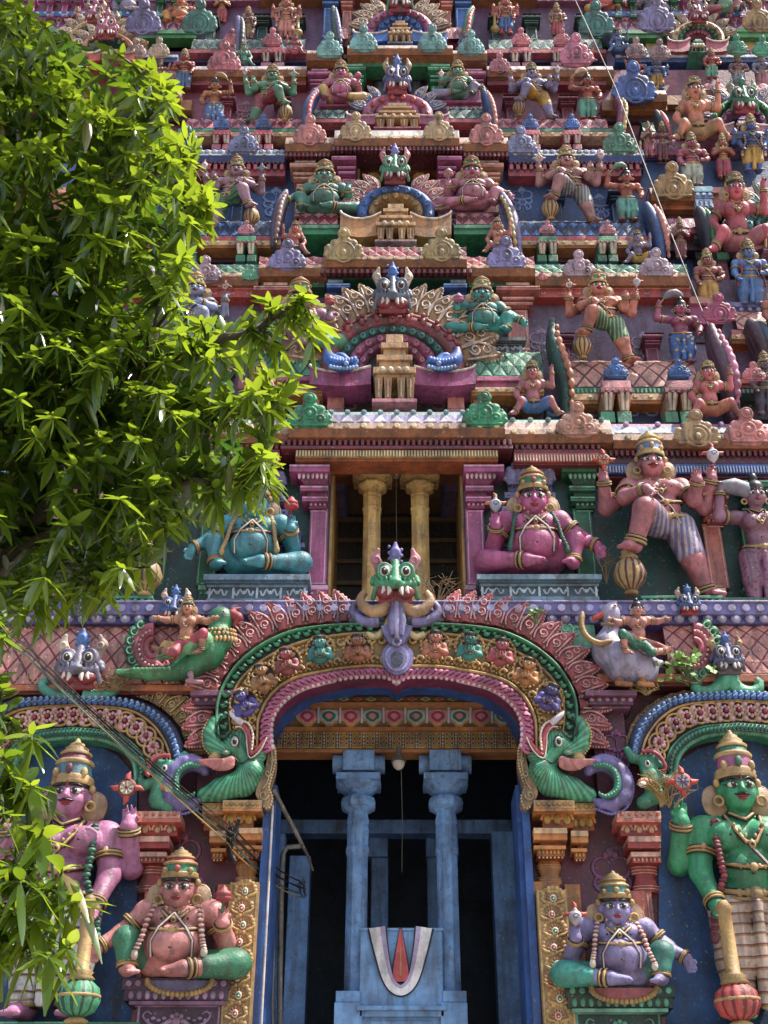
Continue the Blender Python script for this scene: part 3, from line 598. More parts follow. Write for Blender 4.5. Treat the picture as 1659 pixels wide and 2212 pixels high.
def lump(x, y, Y, ang=0, size=1., dy=0):
    """placement of an ornament drawn in a unit frame: +z along the outward normal (ang from +x, rotated about the view axis)"""
    s = sc(y, Y)*size; sz = (Zp(y-20, Y)-Zp(y+20, Y))/40*size
    return Matrix.Translation(W(x, y, Y)) @ Matrix.Diagonal((s, s, sz, 1)) @ Matrix.Rotation(-ang, 4, 'Y')
# walls of each storey: (y top, y bottom, Y, colour, x0, x1)
TY = {1: 0.0, 2: 0.25, 3: 1.2, 4: 2.1, 5: 2.95, 6: 3.75, 7: 4.5}
ZT_ = {2: Zp(930, -.2), 3: Zp(574, .7), 4: Zp(318, 1.6), 5: Zp(124, 2.5), 6: Zp(-40, 3.2), 7: Zp(-40, 3.2)+5}
Z_ = {2: Zp(1335, -.2)-.8, 3: ZT_[2]-.6, 4: ZT_[3]-.6, 5: ZT_[4]-.6, 6: ZT_[5]-.6, 7: ZT_[6]-.6}
Zo = {2: Zp(1335, -.2), 3: Zp(800, 1.1), 4: Zp(520, 2.0), 5: Zp(280, 2.9), 6: Zp(105, 3.6), 7: Zp(-20, 4.4)}
WC = {2: '1c4a48', 3: '76607e', 4: '274a86', 5: '8d4a62', 6: '6f4a74', 7: '5a4466'}
def X2(x, y, Y): return Xp(x, y, Y)
# windows: storey -> (x0, x1, ytop, ybot, colour)
WIN = {2: (712, 1003, 985, 1320, 'c79a4e'), 3: (752, 953, 600, 800, '2f5d92'), 4: (772, 950, 325, 500, 'b08c4a'), 5: (778, 933, 135, 270, '31424e'), 6: (800, 925, -20, 90, '3a5f7a')}
for k in range(2, 8):
    Y = TY[k]; z0 = Z_[k]; z1 = ZT_[k]; mb = MB()
    if k in WIN:
        a, b, yt, yb, col = WIN[k]; xa, xb = Xp(a, (yt+yb)/2, Y), Xp(b, (yt+yb)/2, Y); zt = Zp(yt, Y)
        mb.box(-12.6, xa, Y, Y+2.5, z0, z1); mb.box(xb, 12.6, Y, Y+2.5, z0, z1); mb.box(xa, xb, Y, Y+2.5, zt, z1)
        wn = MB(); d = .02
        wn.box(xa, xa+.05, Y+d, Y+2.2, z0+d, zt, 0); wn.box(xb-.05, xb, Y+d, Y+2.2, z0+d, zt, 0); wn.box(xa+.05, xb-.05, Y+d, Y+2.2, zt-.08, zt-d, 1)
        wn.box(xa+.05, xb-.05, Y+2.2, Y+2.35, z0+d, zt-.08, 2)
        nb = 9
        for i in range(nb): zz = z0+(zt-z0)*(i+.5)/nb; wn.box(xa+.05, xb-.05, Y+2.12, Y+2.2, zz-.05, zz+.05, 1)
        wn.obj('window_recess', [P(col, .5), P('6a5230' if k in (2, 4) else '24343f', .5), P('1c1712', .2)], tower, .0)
    else: mb.box(-12.6, 12.6, Y, Y+2.5, z0, z1)
    mb.obj('wall', [P(WC[k], .45)], tower)
# ------------------------------------------------------------------ shared ornament meshes
def kudu_mesh(style=0):
    """small horseshoe dormer ornament, about 1 wide and 1.1 high, base at z=0, fits 3 colours in one plaster"""
    p = [e_((0, .04, .34), (.44, .1, .36)), e_((0, .05, .12), (.52, .1, .15)), e_((-.38, .03, .28), (.2, .1, .24)), e_((.38, .03, .28), (.2, .1, .24)), e_((-.26, .04, .56), (.15, .1, .14)), e_((.26, .04, .56), (.15, .1, .14)), e_((0, .04, .66), (.2, .1, .16)),
         e_((0, 0, .86), (.19, .12, .17)), e_((0, -.1, .87), (.08, .06, .08), .01)]
    if style == 0:
        p += [t_((-.27, -.06, .24), .12, .028, k=.012), t_((.27, -.06, .24), .12, .028, k=.012), t_((0, -.06, .42), .17, .035, k=.012), e_((0, -.06, .40), (.08, .06, .1), .01), t_((0, -.09, .86), .13, .022, k=.01), c_((-.42, -.05, .07), (.42, -.05, .07), .035, k=.012), e_((-.27, -.07, .24), .045, .01), e_((.27, -.07, .24), .045, .01)]
    else:
        p += [t_((0, -.05, .26), .2, .04, k=.012), t_((0, -.05, .26), .31, .03, k=.012), e_((0, -.06, .22), (.1, .07, .13), .01), t_((0, -.08, .86), .13, .025, k=.01), e_((-.45, 0, .42), .09), e_((.45, 0, .42), .09), c_((-.46, -.04, .05), (.46, -.04, .05), .04, k=.012)]
    for i in range(11):
        q = math.pi*(i/10); p.append(e_((.54*math.cos(q), .02, .2+.46*math.sin(q)), (.06, .07, .06), .015))
    return sdf_mesh(p, 84, .03, 'kudu')
KUDU = [kudu_mesh(0), kudu_mesh(1)]
def leaf_mesh(tip=.22):
    """flame shaped plaster leaf, 1 high, base at z=0: slot 0 body, slot 1 painted scrolls and beaded edge"""
    m = MB(); N = 12; vs = []; wf = lambda t: .30*math.sin(math.pi*(.12+.88*t)**.85)**.8+.012
    sp = lambda t: tip*t**2.2-.05*math.sin(math.pi*t); ed = lambda t: -.10*t
    for i in range(N+1):
        t = i/N; w_ = wf(t) if i < N else .02
        for u, h in ((-1, .1), (-1, 0), (-.55, -.10), (0, -.15), (.55, -.10), (1, 0), (1, .1)): vs.append((sp(t)+u*w_, h+(ed(t) if h < .05 else 0), t))
    m.add(vs, [(7*i+k, 7*i+k+1, 7*i+k+8, 7*i+k+7) for i in range(N) for k in range(6)], 0, True); m.add(vs[:7], [tuple(range(7))[::-1]], 0)
    for i in range(11):
        t = .05+.9*i/10
        for q in (-1, 1): m.ball((sp(t)+q*wf(t)*.95, ed(t)-.02, t), (.045, .05, .042), 1, 6, 4)
    y = lambda t, u: ed(t)-.155+.06*u*u
    for q in (-1, 1): m.tube([(sp(t)+q*wf(t)*.62, y(t, .62)-.01, t) for t in [.08+.78*k/9 for k in range(10)]], [.03]*8+[.02, .01], 5, 1)
    m.tube([(sp(.38)+.12*math.cos(a)*(1-a/11), y(.4, .2)-.015, .36+.13*math.sin(a)*(1-a/11)) for a in [-1.5+k*.6 for k in range(14)]], .026, 5, 1)
    m.tube([(sp(.66)+.07*math.cos(a)*(1-a/11), y(.66, .2)-.015, .66+.09*math.sin(a)*(1-a/11)) for a in [2.5-k*.6 for k in range(10)]], .02, 5, 1); m.ball((tip+.01, -.16, .98), .05, 1, 7, 5)
    return m.mesh('leaf')
LEAF = leaf_mesh(); LEAFM = LEAF.copy(); LEAFM.transform(Matrix.Diagonal((-1, 1, 1, 1))); LEAFM.flip_normals()
def kudu(parent, x, yb, wpx, Y, col, style=0, h=1.0, name='gable_ornament'):
    s = sc(yb, Y)*wpx; el = el_of(yb); hh = s*h/math.cos(el)*.80*math.cos(.3*el)
    return obj(name, KUDU[style], parent, Matrix.Translation(W(x, yb, Y)) @ Matrix.Rotation(.3*el, 4, 'X') @ Matrix.Diagonal((s, s, hh, 1)), [P(col, .55, .55, .4)])
def diamonds(mb, fn, nu, nv, m0, m1, m2, lift=.03, gap=.86):
    """raised lozenge tiles on a surface fn(u,v)->(point, normal)"""
    for j in range(2*nv+1):
        for i in range(nu+1):
            u = (i+(.5 if j % 2 else 0))/nu; v = j/(2*nv)
            if u > 1.0001: continue
            du, dv = .5/nu*gap, .5/nv*gap; pts = []
            for a, b in ((-du, 0), (0, -dv), (du, 0), (0, dv)):
                pts.append(fn(min(max(u+a, 0), 1), min(max(v+b, 0), 1))[0])
            c, n = fn(u, v)
            if (pts[0]-pts[2]).length < 1e-4 or (pts[1]-pts[3]).length < 1e-4: continue
            q = [p_+n*lift*.5 for p_ in pts]; inn = [p_.lerp(c, .55)+n*lift*1.3 for p_ in pts]
            mb.add(pts+q+inn, [(a, (a+1) % 4, 4+(a+1) % 4, 4+a) for a in range(4)]+[(4+a, 4+(a+1) % 4, 8+(a+1) % 4, 8+a) for a in range(4)]+[(8, 9, 10, 11)], m1)
            k_ = [p_.lerp(c, .86)+n*lift*2 for p_ in pts]; z_ = [p_.lerp(c, .82)+n*lift*1.25 for p_ in pts]
            mb.add(k_+z_, [(0, 1, 2, 3)]+[(4+a, 4+(a+1) % 4, (a+1) % 4, a) for a in range(4)], m2)
def barrel(x0, x1, yt, yb, Yf, dY, cols, nu, nv, parent=None, rise=.9):
    """barrel vaulted roof with lozenge tiles"""
    dY *= .5; ym = (yt+yb)/2; X0, X1 = Xp(x0, ym, Yf), Xp(x1, ym, Yf); z0 = Zp(yb, Yf); zt = Zp(yt, Yf+dY*.75)
    def fn(u, v):
        q = v*1.25; y = Yf+dY*(1-math.cos(q)); z = z0+(zt-z0)*math.sin(q)/math.sin(1.25); n = Vector((0, -math.cos(q), math.sin(q)*.9+.05)).normalized()
        return Vector((X0+(X1-X0)*u, y, z)), n
    mb = MB(); N = 8; vs = []
    for j in range(N+1):
        for u in (0, 1): vs.append(fn(u, j/N)[0])
    mb.add(vs, [(2*j, 2*j+1, 2*j+3, 2*j+2) for j in range(N)], 0, True)
    mb.box(X0+.01, X1-.01, Yf+dY*.5, Yf+dY+.8, z0-.1, zt-.12, 0)
    diamonds(mb, fn, nu, nv, 0, 1, 2, lift=.014)
    return mb.obj('barrel_roof', [P(c, .5) for c in cols], parent or tower)
def bosses(mb, x0, x1, y, Y, n, rpx, mi, mi2=None, h=.06, ey=1.0):
    s = sc(y, Y)*rpx
    for i in range(n):
        x = x0+(x1-x0)*(i+.5)/n; mb.disc(W(x, y, Y), s, h, mi, 10, .75, mi2)
# cornices: rows top -> bottom as (y, kind, colours)
def cornice(x0, x1, ys, Yf, Yb, cols, nb=None, pattern=None, name='cornice', beads=True, ret=0):
    """ys = [bead top, face top, dots top, lip top, lip bottom]; cols = [bead ground, bead, face, face pattern, dots ground, dots, lip]"""
    mb = MB(); y0, y1, y2, y3, y4 = ys; ym = (y0+y4)/2; X0, X1 = Xp(x0, ym, Yf), Xp(x1, ym, Yf); z = [Zp(y, Yf) for y in ys]; nn = nb or max(3, int((x1-x0)/34))
    def row(za, zb, ya, yb_, mi):   # za top
        mb.hexa([(X0, yb_, zb), (X1, yb_, zb), (X1, ya, za), (X0, ya, za), (X0, Yb, zb), (X1, Yb, zb), (X1, Yb, za), (X0, Yb, za)], mi)
    D = .11
    row(z[0], z[1], Yf+D+.05, Yf+D, 0)
    row(z[1], z[2], Yf+D-.03, Yf+.04, 2)
    row(z[2], z[3], Yf+.02, Yf, 4); row(z[3], z[4], Yf-.05, Yf+.06, 6)
    row(z[4], z[4]-.05, Yf+.10, Yf+.3, 6)
    if beads:
        for i in range(nn):
            x = X0+(X1-X0)*(i+.5)/nn; mb.disc((x, Yf+D, (z[0]+z[1])/2), min(abs(z[0]-z[1])*.5, (X1-X0)/nn*.42), .07, 1, 9, .7, 3)
    for i in range(nn):
        x = X0+(X1-X0)*(i+.5)/nn; r = min(abs(z[2]-z[3])*.36, (X1-X0)/nn*.34); mb.disc((x, Yf+.01, (z[2]+z[3])/2), r, .05, 5, 9, .75)
    def fn(u, v):
        return Vector((X0+(X1-X0)*u, Yf+.04+(D-.07)*v, z[2]+(z[1]-z[2])*v)), Vector((0, -.8, .55)).normalized()
    if pattern == 'diamond': diamonds(mb, fn, nn, 1, 2, 3, 5, .02)
    elif pattern == 'leaf':
        for i in range(nn):
            u = (i+.5)/nn; a, b, c = fn((i+.08)/nn, 0.02)[0], fn((i+.92)/nn, 0.02)[0], fn(u, .9)[0]; o = Vector((0, -.03, .02)); mb.add([a, b, c, a+o, b+o, c+o*.3], [(3, 4, 5), (0, 1, 4, 3), (1, 2, 5, 4), (2, 0, 3, 5)], 3)
    elif pattern == 'scale':
        for i in range(nn*2):
            c = fn((i+.5)/nn/2, .5)[0]; r = (X1-X0)/nn/4*.9; mb.disc(c+Vector((0, .0, 0)), r, .05, 3, 8, .6)
    return mb.obj(name, [P(c, .5) for c in cols], tower, .012)
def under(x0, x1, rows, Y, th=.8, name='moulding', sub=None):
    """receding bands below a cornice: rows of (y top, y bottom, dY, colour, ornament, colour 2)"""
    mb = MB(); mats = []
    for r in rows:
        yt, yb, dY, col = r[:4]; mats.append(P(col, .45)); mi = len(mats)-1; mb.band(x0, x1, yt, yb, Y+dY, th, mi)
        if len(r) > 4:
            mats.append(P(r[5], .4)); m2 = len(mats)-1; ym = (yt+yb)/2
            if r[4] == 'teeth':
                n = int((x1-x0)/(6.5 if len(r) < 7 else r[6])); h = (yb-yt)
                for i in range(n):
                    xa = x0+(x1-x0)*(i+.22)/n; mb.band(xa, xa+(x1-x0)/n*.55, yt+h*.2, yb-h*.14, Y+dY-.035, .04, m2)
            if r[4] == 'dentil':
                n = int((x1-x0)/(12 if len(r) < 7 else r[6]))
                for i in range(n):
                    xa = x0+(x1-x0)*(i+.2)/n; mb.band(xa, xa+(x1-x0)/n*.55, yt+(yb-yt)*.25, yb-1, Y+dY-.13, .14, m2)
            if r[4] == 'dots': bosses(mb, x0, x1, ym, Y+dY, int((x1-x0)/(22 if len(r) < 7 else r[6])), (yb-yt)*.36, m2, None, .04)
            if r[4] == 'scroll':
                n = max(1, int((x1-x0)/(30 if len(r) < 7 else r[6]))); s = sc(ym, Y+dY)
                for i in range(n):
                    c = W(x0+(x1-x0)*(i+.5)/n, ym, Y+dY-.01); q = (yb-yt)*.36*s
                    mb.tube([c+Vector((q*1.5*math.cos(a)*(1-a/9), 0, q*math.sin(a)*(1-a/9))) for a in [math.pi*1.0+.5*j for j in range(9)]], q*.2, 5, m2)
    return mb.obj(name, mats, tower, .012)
def pilaster(x0, x1, yt, yb, Y, th, cols, side=0, shaft=None, name='pilaster', spread=None, yc=None):
    """tower pilaster: capital with dotted lotus bracket, necking, framed shaft, base. side -1/+1 leans the capital out to that side"""
    c, tr, dk, pl = (P(q, .45) for q in cols); w_ = x1-x0; sp = spread or w_*.45; lo, hi = (sp if side <= 0 else sp*.15), (sp if side >= 0 else sp*.15)
    H = yb-yt; g = lambda f: yt+H*f
    cap = MB(); ce = yc or .36; G = lambda f: yt+H*ce*f
    cap.band(x0-lo*.2, x1+hi*.2, G(0), G(.16), Y-.02, th, 0); cap.band(x0-lo*.12, x1+hi*.12, G(.03), G(.13), Y-.05, .03, 1)
    cap.band(x0-lo, x1+hi, G(.16), G(.30), Y-.22, th+.2, 0); cap.band(x0-lo, x1+hi, G(.17), G(.20), Y-.245, .03, 1)
    ym = G(.42); xa, xb = x0-lo*.9, x1+hi*.9
    z0, z1 = Zp(G(.56), Y), Zp(G(.30), Y-.05)-.004; Xa, Xb, Xc, Xd = Xp(xa, ym, Y), Xp(xb, ym, Y), Xp(x0-lo*.2, ym, Y), Xp(x1+hi*.2, ym, Y); yf = Y-.2
    cap.hexa([(Xc, Y, z0), (Xd, Y, z0), (Xb, yf, z1), (Xa, yf, z1), (Xc, Y+th, z0), (Xd, Y+th, z0), (Xb, Y+th, z1), (Xa, Y+th, z1)], 2)
    nl = max(3, int((xb-xa)/11))
    for i in range(nl):
        u = (i+.5)/nl; p = Vector((Xc+(Xd-Xc)*u, Y, z0)).lerp(Vector((Xa+(Xb-Xa)*u, yf, z1)), .55); cap.ball(p, ((Xb-Xa)/nl*.33, .035, abs(z1-z0)*.3), 3, 7, 5)
    cap.band(x0-lo*.45, x1+hi*.45, G(.56), G(.66), Y-.12, th+.1, 0); cap.band(x0-lo*.45, x1+hi*.45, G(.575), G(.60), Y-.14, .03, 1)
    cap.band(x0-lo*.1, x1+hi*.1, G(.66), G(.76), Y-.04, th, 2)
    cap.band(x0-lo*.35, x1+hi*.35, G(.76), G(.86), Y-.1, th+.05, 0); cap.band(x0-lo*.35, x1+hi*.35, G(.78), G(.80), Y-.12, .03, 1)
    cap.band(x0, x1, G(.86), G(1.0), Y, th, 2); bosses(cap, x0, x1, G(.93), Y, max(2, int(w_/9)), 3, 3, None, .03)
    s = MB(); s.band(x0, x1, G(1.0), yb-H*.12, Y+.05, th, 0); rect_tube(s, x0+w_*.07, x1-w_*.07, G(1.0)+4, yb-H*.12-3, Y+.05, max(1.6, w_*.06), 1)
    s.band(x0-w_*.06, x1+w_*.06, yb-H*.12, yb-H*.09, Y-.02, th, 1); s.band(x0-w_*.03, x1+w_*.03, yb-H*.09, yb-H*.03, Y, th, 0); bosses(s, x0, x1, yb-H*.06, Y, max(2, int(w_/10)), 3, 3, None, .03); s.band(x0-w_*.1, x1+w_*.1, yb-H*.03, yb, Y-.04, th, 0)
    o = s.obj(name, [c, tr, dk, pl], tower, .01); cap.obj('capital', [c, tr, dk, pl], o, .012); return o
def column(x, yt, yb, rpx, Y, col, name='column', capw=2.4):
    """octagonal stone column with flange, lotus block and bracket"""
    m = P(col, .45, .7, .5); s = sc((yt+yb)/2, Y)*rpx; X = Xp(x, (yt+yb)/2, Y); z0, z1 = Zp(yb, Y), Zp(yt, Y); h = z1-z0; ph = math.pi/8
    mb = MB()
    mb.box(X-s*1.3, X+s*1.3, Y-s*1.3, Y+s*1.3, z0, z0+h*.06); mb.box(X-s*1.12, X+s*1.12, Y-s*1.12, Y+s*1.12, z0+h*.06, z0+h*.09)
    mb.lathe([(s*1.0, h*.09), (s*.95, h*.66), (s*1.06, h*.665), (s*1.06, h*.68), (s*.96, h*.69), (s*1.02, h*.74), (s*.94, h*.76), (s*1.06, h*.765), (s*.92, h*.79), (s*.9, h*.80)], (X, Y, z0), 8, 0, smooth=False, ph=ph)
    mb.lathe([(s*.9, h*.80), (s*1.55, h*.815), (s*1.62, h*.83), (s*1.5, h*.845), (s*.9, h*.86)], (X, Y, z0), 8, 0, smooth=False, ph=ph)
    o = mb.obj(name, [m], tower, .01); cp = MB(); q = s*capw*.82
    cp.lathe([(s*.85, h*.855), (s*1.25, h*.865), (q*.92, h*.885), (q*1.02, h*.893)], (X, Y, z0), 24, 0, rib=.06, nrib=8); cp.box(X-q, X+q, Y-q, Y+q, z0+h*.893, z0+h*.915)
    cp.box(X-s*.95, X+s*.95, Y-s, Y+s, z0+h*.915, z0+h*.93)
    cp.box(X-s*1.4, X+s*1.4, Y-s*1.4, Y+s, z0+h*.93, z1); cp.lathe([(h*.032, -s*2.3), (h*.032, s*2.3)], (X, Y-.2*s, z0+h*.965), 14, 0, ax=(1, 0, 0))
    cp.obj('capital', [m], o, .012); return o
# ------------------------------------------------------------------ yali (lion) masks
def yali_templ():
    hd = [e_((0, 0, .0), (.36, .25, .3)), e_((-.22, -.12, .2), (.19, .2, .2), .03), e_((.22, -.12, .2), (.19, .2, .2), .03), c_((0, -.1, .4), (0, -.3, -.02), .085, .12, .03), e_((0, -.34, -.05), (.15, .12, .09), .03),
          c_((-.05, -.32, -.1), (-.36, -.2, -.03), .075, .08, .03), c_((.05, -.32, -.1), (.36, -.2, -.03), .075, .08, .03), c_((-.36, -.2, -.03), (-.46, -.1, -.28), .07, .05, .03), c_((.36, -.2, -.03), (.46, -.1, -.28), .07, .05, .03),
          e_((-.4, -.02, .08), (.12, .1, .12)), e_((.4, -.02, .08), (.12, .1, .12))]
    for s in (-1, 1):
        for i in range(4): hd.append(e_((s*(.1+.09*i), -.33+.03*i, .03-.005*i), (.03, .05, .06), .01))
        hd.append(t_((s*.22, -.26, .19), .15, .03, n=(s*.25, 1, 0), k=.012)); hd.append(e_((s*.47, -.08, .02), .06, .02))
    mo = [e_((-.2, -.2, -.2), (.2, .14, .14), .05), e_((.2, -.2, -.2), (.2, .14, .14), .05), c_((-.3, -.12, -.36), (.3, -.12, -.36), .06, k=.05), e_((0, -.12, -.3), (.3, .1, .12))]
    cr = [c_((0, .0, .4), (0, -.02, .62), .1, .12), c_((0, -.02, .62), (0, -.05, .8), .12, .04), t_((0, -.12, .6), .07, .025, k=.01)]
    for i in range(6): cr.append(e_((.13*(-1)**i, -.03, .45+.06*i), .035, .015))
    ea = []
    for s in (-1, 1): ea += [c_((s*.3, .05, .3), (s*.42, .03, .52), .11, .1), c_((s*.42, .03, .52), (s*.36, -.04, .68), .1, .04), t_((s*.39, -.08, .47), .06, .02, k=.01)]
    t = MB()
    for s in (-1, 1):
        t.tube([(s*.13, -.3, -.13), (s*.12, -.36, -.22), (s*.15, -.38, -.3)], [.05, .05, .015], 7); t.tube([(s*.24, -.28, -.13), (s*.24, -.33, -.2), (s*.28, -.34, -.26)], [.045, .045, .015], 7)
    e = MB()
    for s in (-1, 1):
        c = V((s*.22, -.26, .19)); e.ball(c, (.115, .085, .105), 0, 14, 8); e.ball(c+V((0, -.05, -.005)), (.075, .05, .08), 1, 12, 7); e.ball(c+V((0, -.09, .01)), (.022, .02, .022), 0, 8, 5)
    return dict(head=sdf_mesh(hd, 84, .05, 'yali_head'), mouth=sdf_mesh(mo, 56, .03, 'yali_mouth'), crest=sdf_mesh(cr, 44, .03, 'yali_crest'), ear=[sdf_mesh(ea[:3], 44, .04, 'yali_ear'), sdf_mesh(ea[3:], 44, .04, 'yali_ear')], tusk=[h.mesh('tusk') for h in t.halves()], eye=[h.mesh('yali_eye') for h in e.halves()])
YT = yali_templ()
def yali(parent, x, y, wpx, Y, head, crest=LV, ear=PK, mouth='8c2436', h=1.0, name='yali_face'):
    el = el_of(y); s = sc(y, Y)*wpx; sz = (Zp(y-20, Y)-Zp(y+20, Y))/40*wpx*h; t = .35*el
    M = Matrix.Translation(W(x, y, Y)) @ Matrix.Rotation(t, 4, 'X') @ Matrix.Diagonal((s, s, sz*math.cos(t), 1))
    f = obj(name, YT['head'], parent, M, [P(head, .45, .5)])
    for q in (0, 1): obj('eye', YT['eye'][q], f, M, [WHITE, BLACK]); obj('tusk', YT['tusk'][q], f, M, [WHITE]); obj('ear', YT['ear'][q], f, M, [P(ear, .45)])
    obj('mouth', YT['mouth'], f, M, [P(mouth, .3, .4)]); obj('crest', YT['crest'], f, M, [P(crest, .45)])
    return f
def nasi(label, cx, cy, rx, ry, Y, bands, flame, wing, pav, yl, base, nfl=5, figs=None, fl0=.1, wingw=1.12):
    """horseshoe gable: bands = [(outer f, inner f, ground colour, boss colour, n)], base = (x0, x1, ytop, ybot), yl=(y, w, head, crest, ear, h)"""
    root = thing('lion_gable', label, 'gable', W(cx, cy, Y))
    def ell(f, a0=-20, a1=200, N=49):
        return [(cx+rx*f*math.cos(math.radians(a)), cy-ry*f*math.sin(math.radians(a))) for a in np.linspace(a1, a0, N)]
    for i, (fo, fi, g, bcol, nb) in enumerate(bands):
        mb = MB(); A, B = ell(fo), ell(fi); ribbon(mb, A, B, Y-.12+.09*i, Y+.7, 0, .1)
        mid = between(A, B, .5); r = (fo-fi)*ry*.42*sc(cy, Y)
        for x, y, an in along(mid, nb): mb.ball(W(x, y, Y-.22+.09*i), (r*1.1, r*.8, r*1.25), 1, 8, 5); mb.ball(W(x, y, Y-.24+.09*i)+V((0, -r*.75, 0)), r*.4, 0, 6, 4)
        mb.obj('arch_band', [P(g, .5), P(bcol, .4)], root)
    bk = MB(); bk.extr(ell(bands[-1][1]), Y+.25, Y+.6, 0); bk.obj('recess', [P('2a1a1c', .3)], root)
    A = ell(bands[0][0]*.98, 5, 175)
    n = nfl*2
    for x, y, an in along(A, n):
        out = an+math.pi/2; f = abs(x-cx)/rx
        if f < fl0: continue
        sz = ry*.6*(.8+.25*f); o = obj('flame_leaf', LEAF if x > cx else LEAFM, root, lump(x, y, Y+.05, out-math.pi/2, sz*1.1) @ Matrix.Diagonal((1.15, 1, 1, 1)), [P(flame, .5, .5, .4), P('d8c4b4', .4)])
    if figs:
        mb = MB(); A = ell(bands[0][0]*1.0, 15, 165); s = sc(cy, Y)*ry*.075
        mb.tube([W(x, y, Y-.16) for x, y in A], s*.5, 5, 0)
        for x, y, an in along(A, 11):
            c = W(x, y, Y-.2); mb.ball(c+V((0, 0, -s)), (s*.9, s*.8, s*1.2), 0, 8, 5); mb.ball(c+V((0, -s*.3, s*.9)), s*.65, 0, 8, 5); mb.ball(c+V((s*.9, -s*.5, -s*.4)), s*.45, 1, 6, 4); mb.tube([c+V((-s*.6, 0, 0)), c+V((-s*1.3, -s*.3, -s*.5)), c+V((-s*.9, -s*.7, s*.1))], s*.3, 5, 0)
        mb.obj('frieze', [P(figs, .4), P(TN, .3)], root)
    x0, x1, y0, y1 = base; mb = MB(); cw = (x1-x0)*.13
    for s in (-1, 1):
        e = cx+s*(x1-x0)/2; i = cx+s*cw; m_ = (e+i)/2
        top = resample([(e, y0-2), (e-s*(x1-x0)*.02, y0+4), (m_+s*(x1-x0)*.06, y0+(y1-y0)*.26), (m_-s*(x1-x0)*.08, y0+(y1-y0)*.22), (i, y0+(y1-y0)*.02)], 16)
        bot = resample([(e, y1-(y1-y0)*.12), (m_, y1), (i, y1-(y1-y0)*.1)], 16)
        mb.extr(top+bot[::-1], Y-.42, Y+.6, 0)
        for q in range(15): a = W(*top[q], Y-.43); b = W(*top[q+1], Y-.43); mb.tube([a, b], .035, 5, 1)
    mb.obj2('base_wing', [P(wing, .5), P('e2cfc6', .4)], root, x0=Xp(cx, (y0+y1)/2, Y-.42))
    px0, px1, py0, py1, pc, lc, fc = pav; mb = MB(); pw = px1-px0; H = py1-py0; fr = -.62
    for a, b, c, d, dy, mi in ((.30, .70, 0, .12, .1, 0), (.18, .82, .12, .2, .02, 1), (.24, .76, .2, .3, .08, 0), (.08, .92, .3, .38, 0, 1), (.14, .86, .38, .48, .06, 0), (0, 1, .48, .57, -.05, 1), (.05, .95, .57, .63, .02, 0)):
        mb.band(px0+pw*a, px0+pw*b, py0+H*c, py0+H*d, Y+fr+dy, .8, mi)
    for i in range(4): mb.ball(W(px0+pw*(.22+.19*i), py0+H*.52, Y+fr-.06), .07, 2, 6, 4)
    for s in (0, 1):
        for q in (.03, .26):
            xa = px0+pw*(.0+.53*s+q*.95); xb = xa+pw*.2; ym = py0+H*.75
            mb.hexa([tuple(W(xa+pw*.03, py0+H*.95, Y+fr+.1)), tuple(W(xb-pw*.03, py0+H*.95, Y+fr+.1)), tuple(W(xb, py0+H*.63, Y+fr)), tuple(W(xa, py0+H*.63, Y+fr))]+[tuple(W(xx, yy, Y+fr+.1)+V((0, .25, 0))) for xx, yy in ((xa+pw*.03, py0+H*.95), (xb-pw*.03, py0+H*.95), (xb, py0+H*.63), (xa, py0+H*.63))], 1)
            mb.tube([W((xa+xb)/2, py0+H*.66, Y+fr-.015), W((xa+xb)/2, py0+H*.93, Y+fr+.08)], .025, 4, 2)
        mb.band(px0+pw*(-.03+.53*s), px0+pw*(.5+.53*s), py0+H*.95, py1, Y+fr-.03, .8, 3)
    mb.obj('pavilion', [P(pc, .45), P(lc, .45), P('e2cfae', .4), P(fc, .45)], root, .012)
    if yl: yali(root, cx+yl[6] if len(yl) > 6 else cx, yl[0], yl[1], Y-.35, yl[2], yl[3], yl[4], h=yl[5])
    return root
def shrine_legs(x0, x1, yt, yb, Y, cap, box, leg, foot, name='model_shrine'):
    """little shrine front on bracket legs with a horseshoe cap"""
    w_ = x1-x0; H = yb-yt; mb = MB()
    mb.band(x0+w_*.15, x1-w_*.15, yt+H*.16, yt+H*.30, Y, .6, 4); mb.band(x0+w_*.05, x1-w_*.05, yt+H*.30, yt+H*.42, Y-.08, .7, 0); mb.band(x0, x1, yt+H*.42, yt+H*.5, Y-.14, .8, 1); bosses(mb, x0+w_*.1, x1-w_*.1, yt+H*.46, Y-.14, 4, 3, 0, None, .03)
    for s in (0, 1):
        xa = x0+w_*(.02+.52*s); xb = xa+w_*.44
        P8 = [W(xa+w_*.08, yt+H*.82, Y+.06), W(xb-w_*.08, yt+H*.82, Y+.06), W(xb, yt+H*.52, Y-.1), W(xa, yt+H*.52, Y-.1)]; mb.hexa([tuple(p) for p in P8]+[(p.x, Y+.7, p.z) for p in P8], 2)
        for q in (.3, .7): mb.tube([P8[3].lerp(P8[2], q)+V((0, -.03, 0)), P8[0].lerp(P8[1], q)+V((0, -.03, 0))], .045, 5, 5)
        mb.band(xa, xb, yt+H*.82, yb, Y-.06, .8, 3)
    o = mb.obj(name, [P(box, .45), P('8c2f45', .4), P(leg, .5), P(foot, .45), P(NV, .4), P('e6d4c0', .4)], tower, .012)
    kudu(o, (x0+x1)/2, yt+H*.26, w_*.68, Y-.03, cap, 0); return o
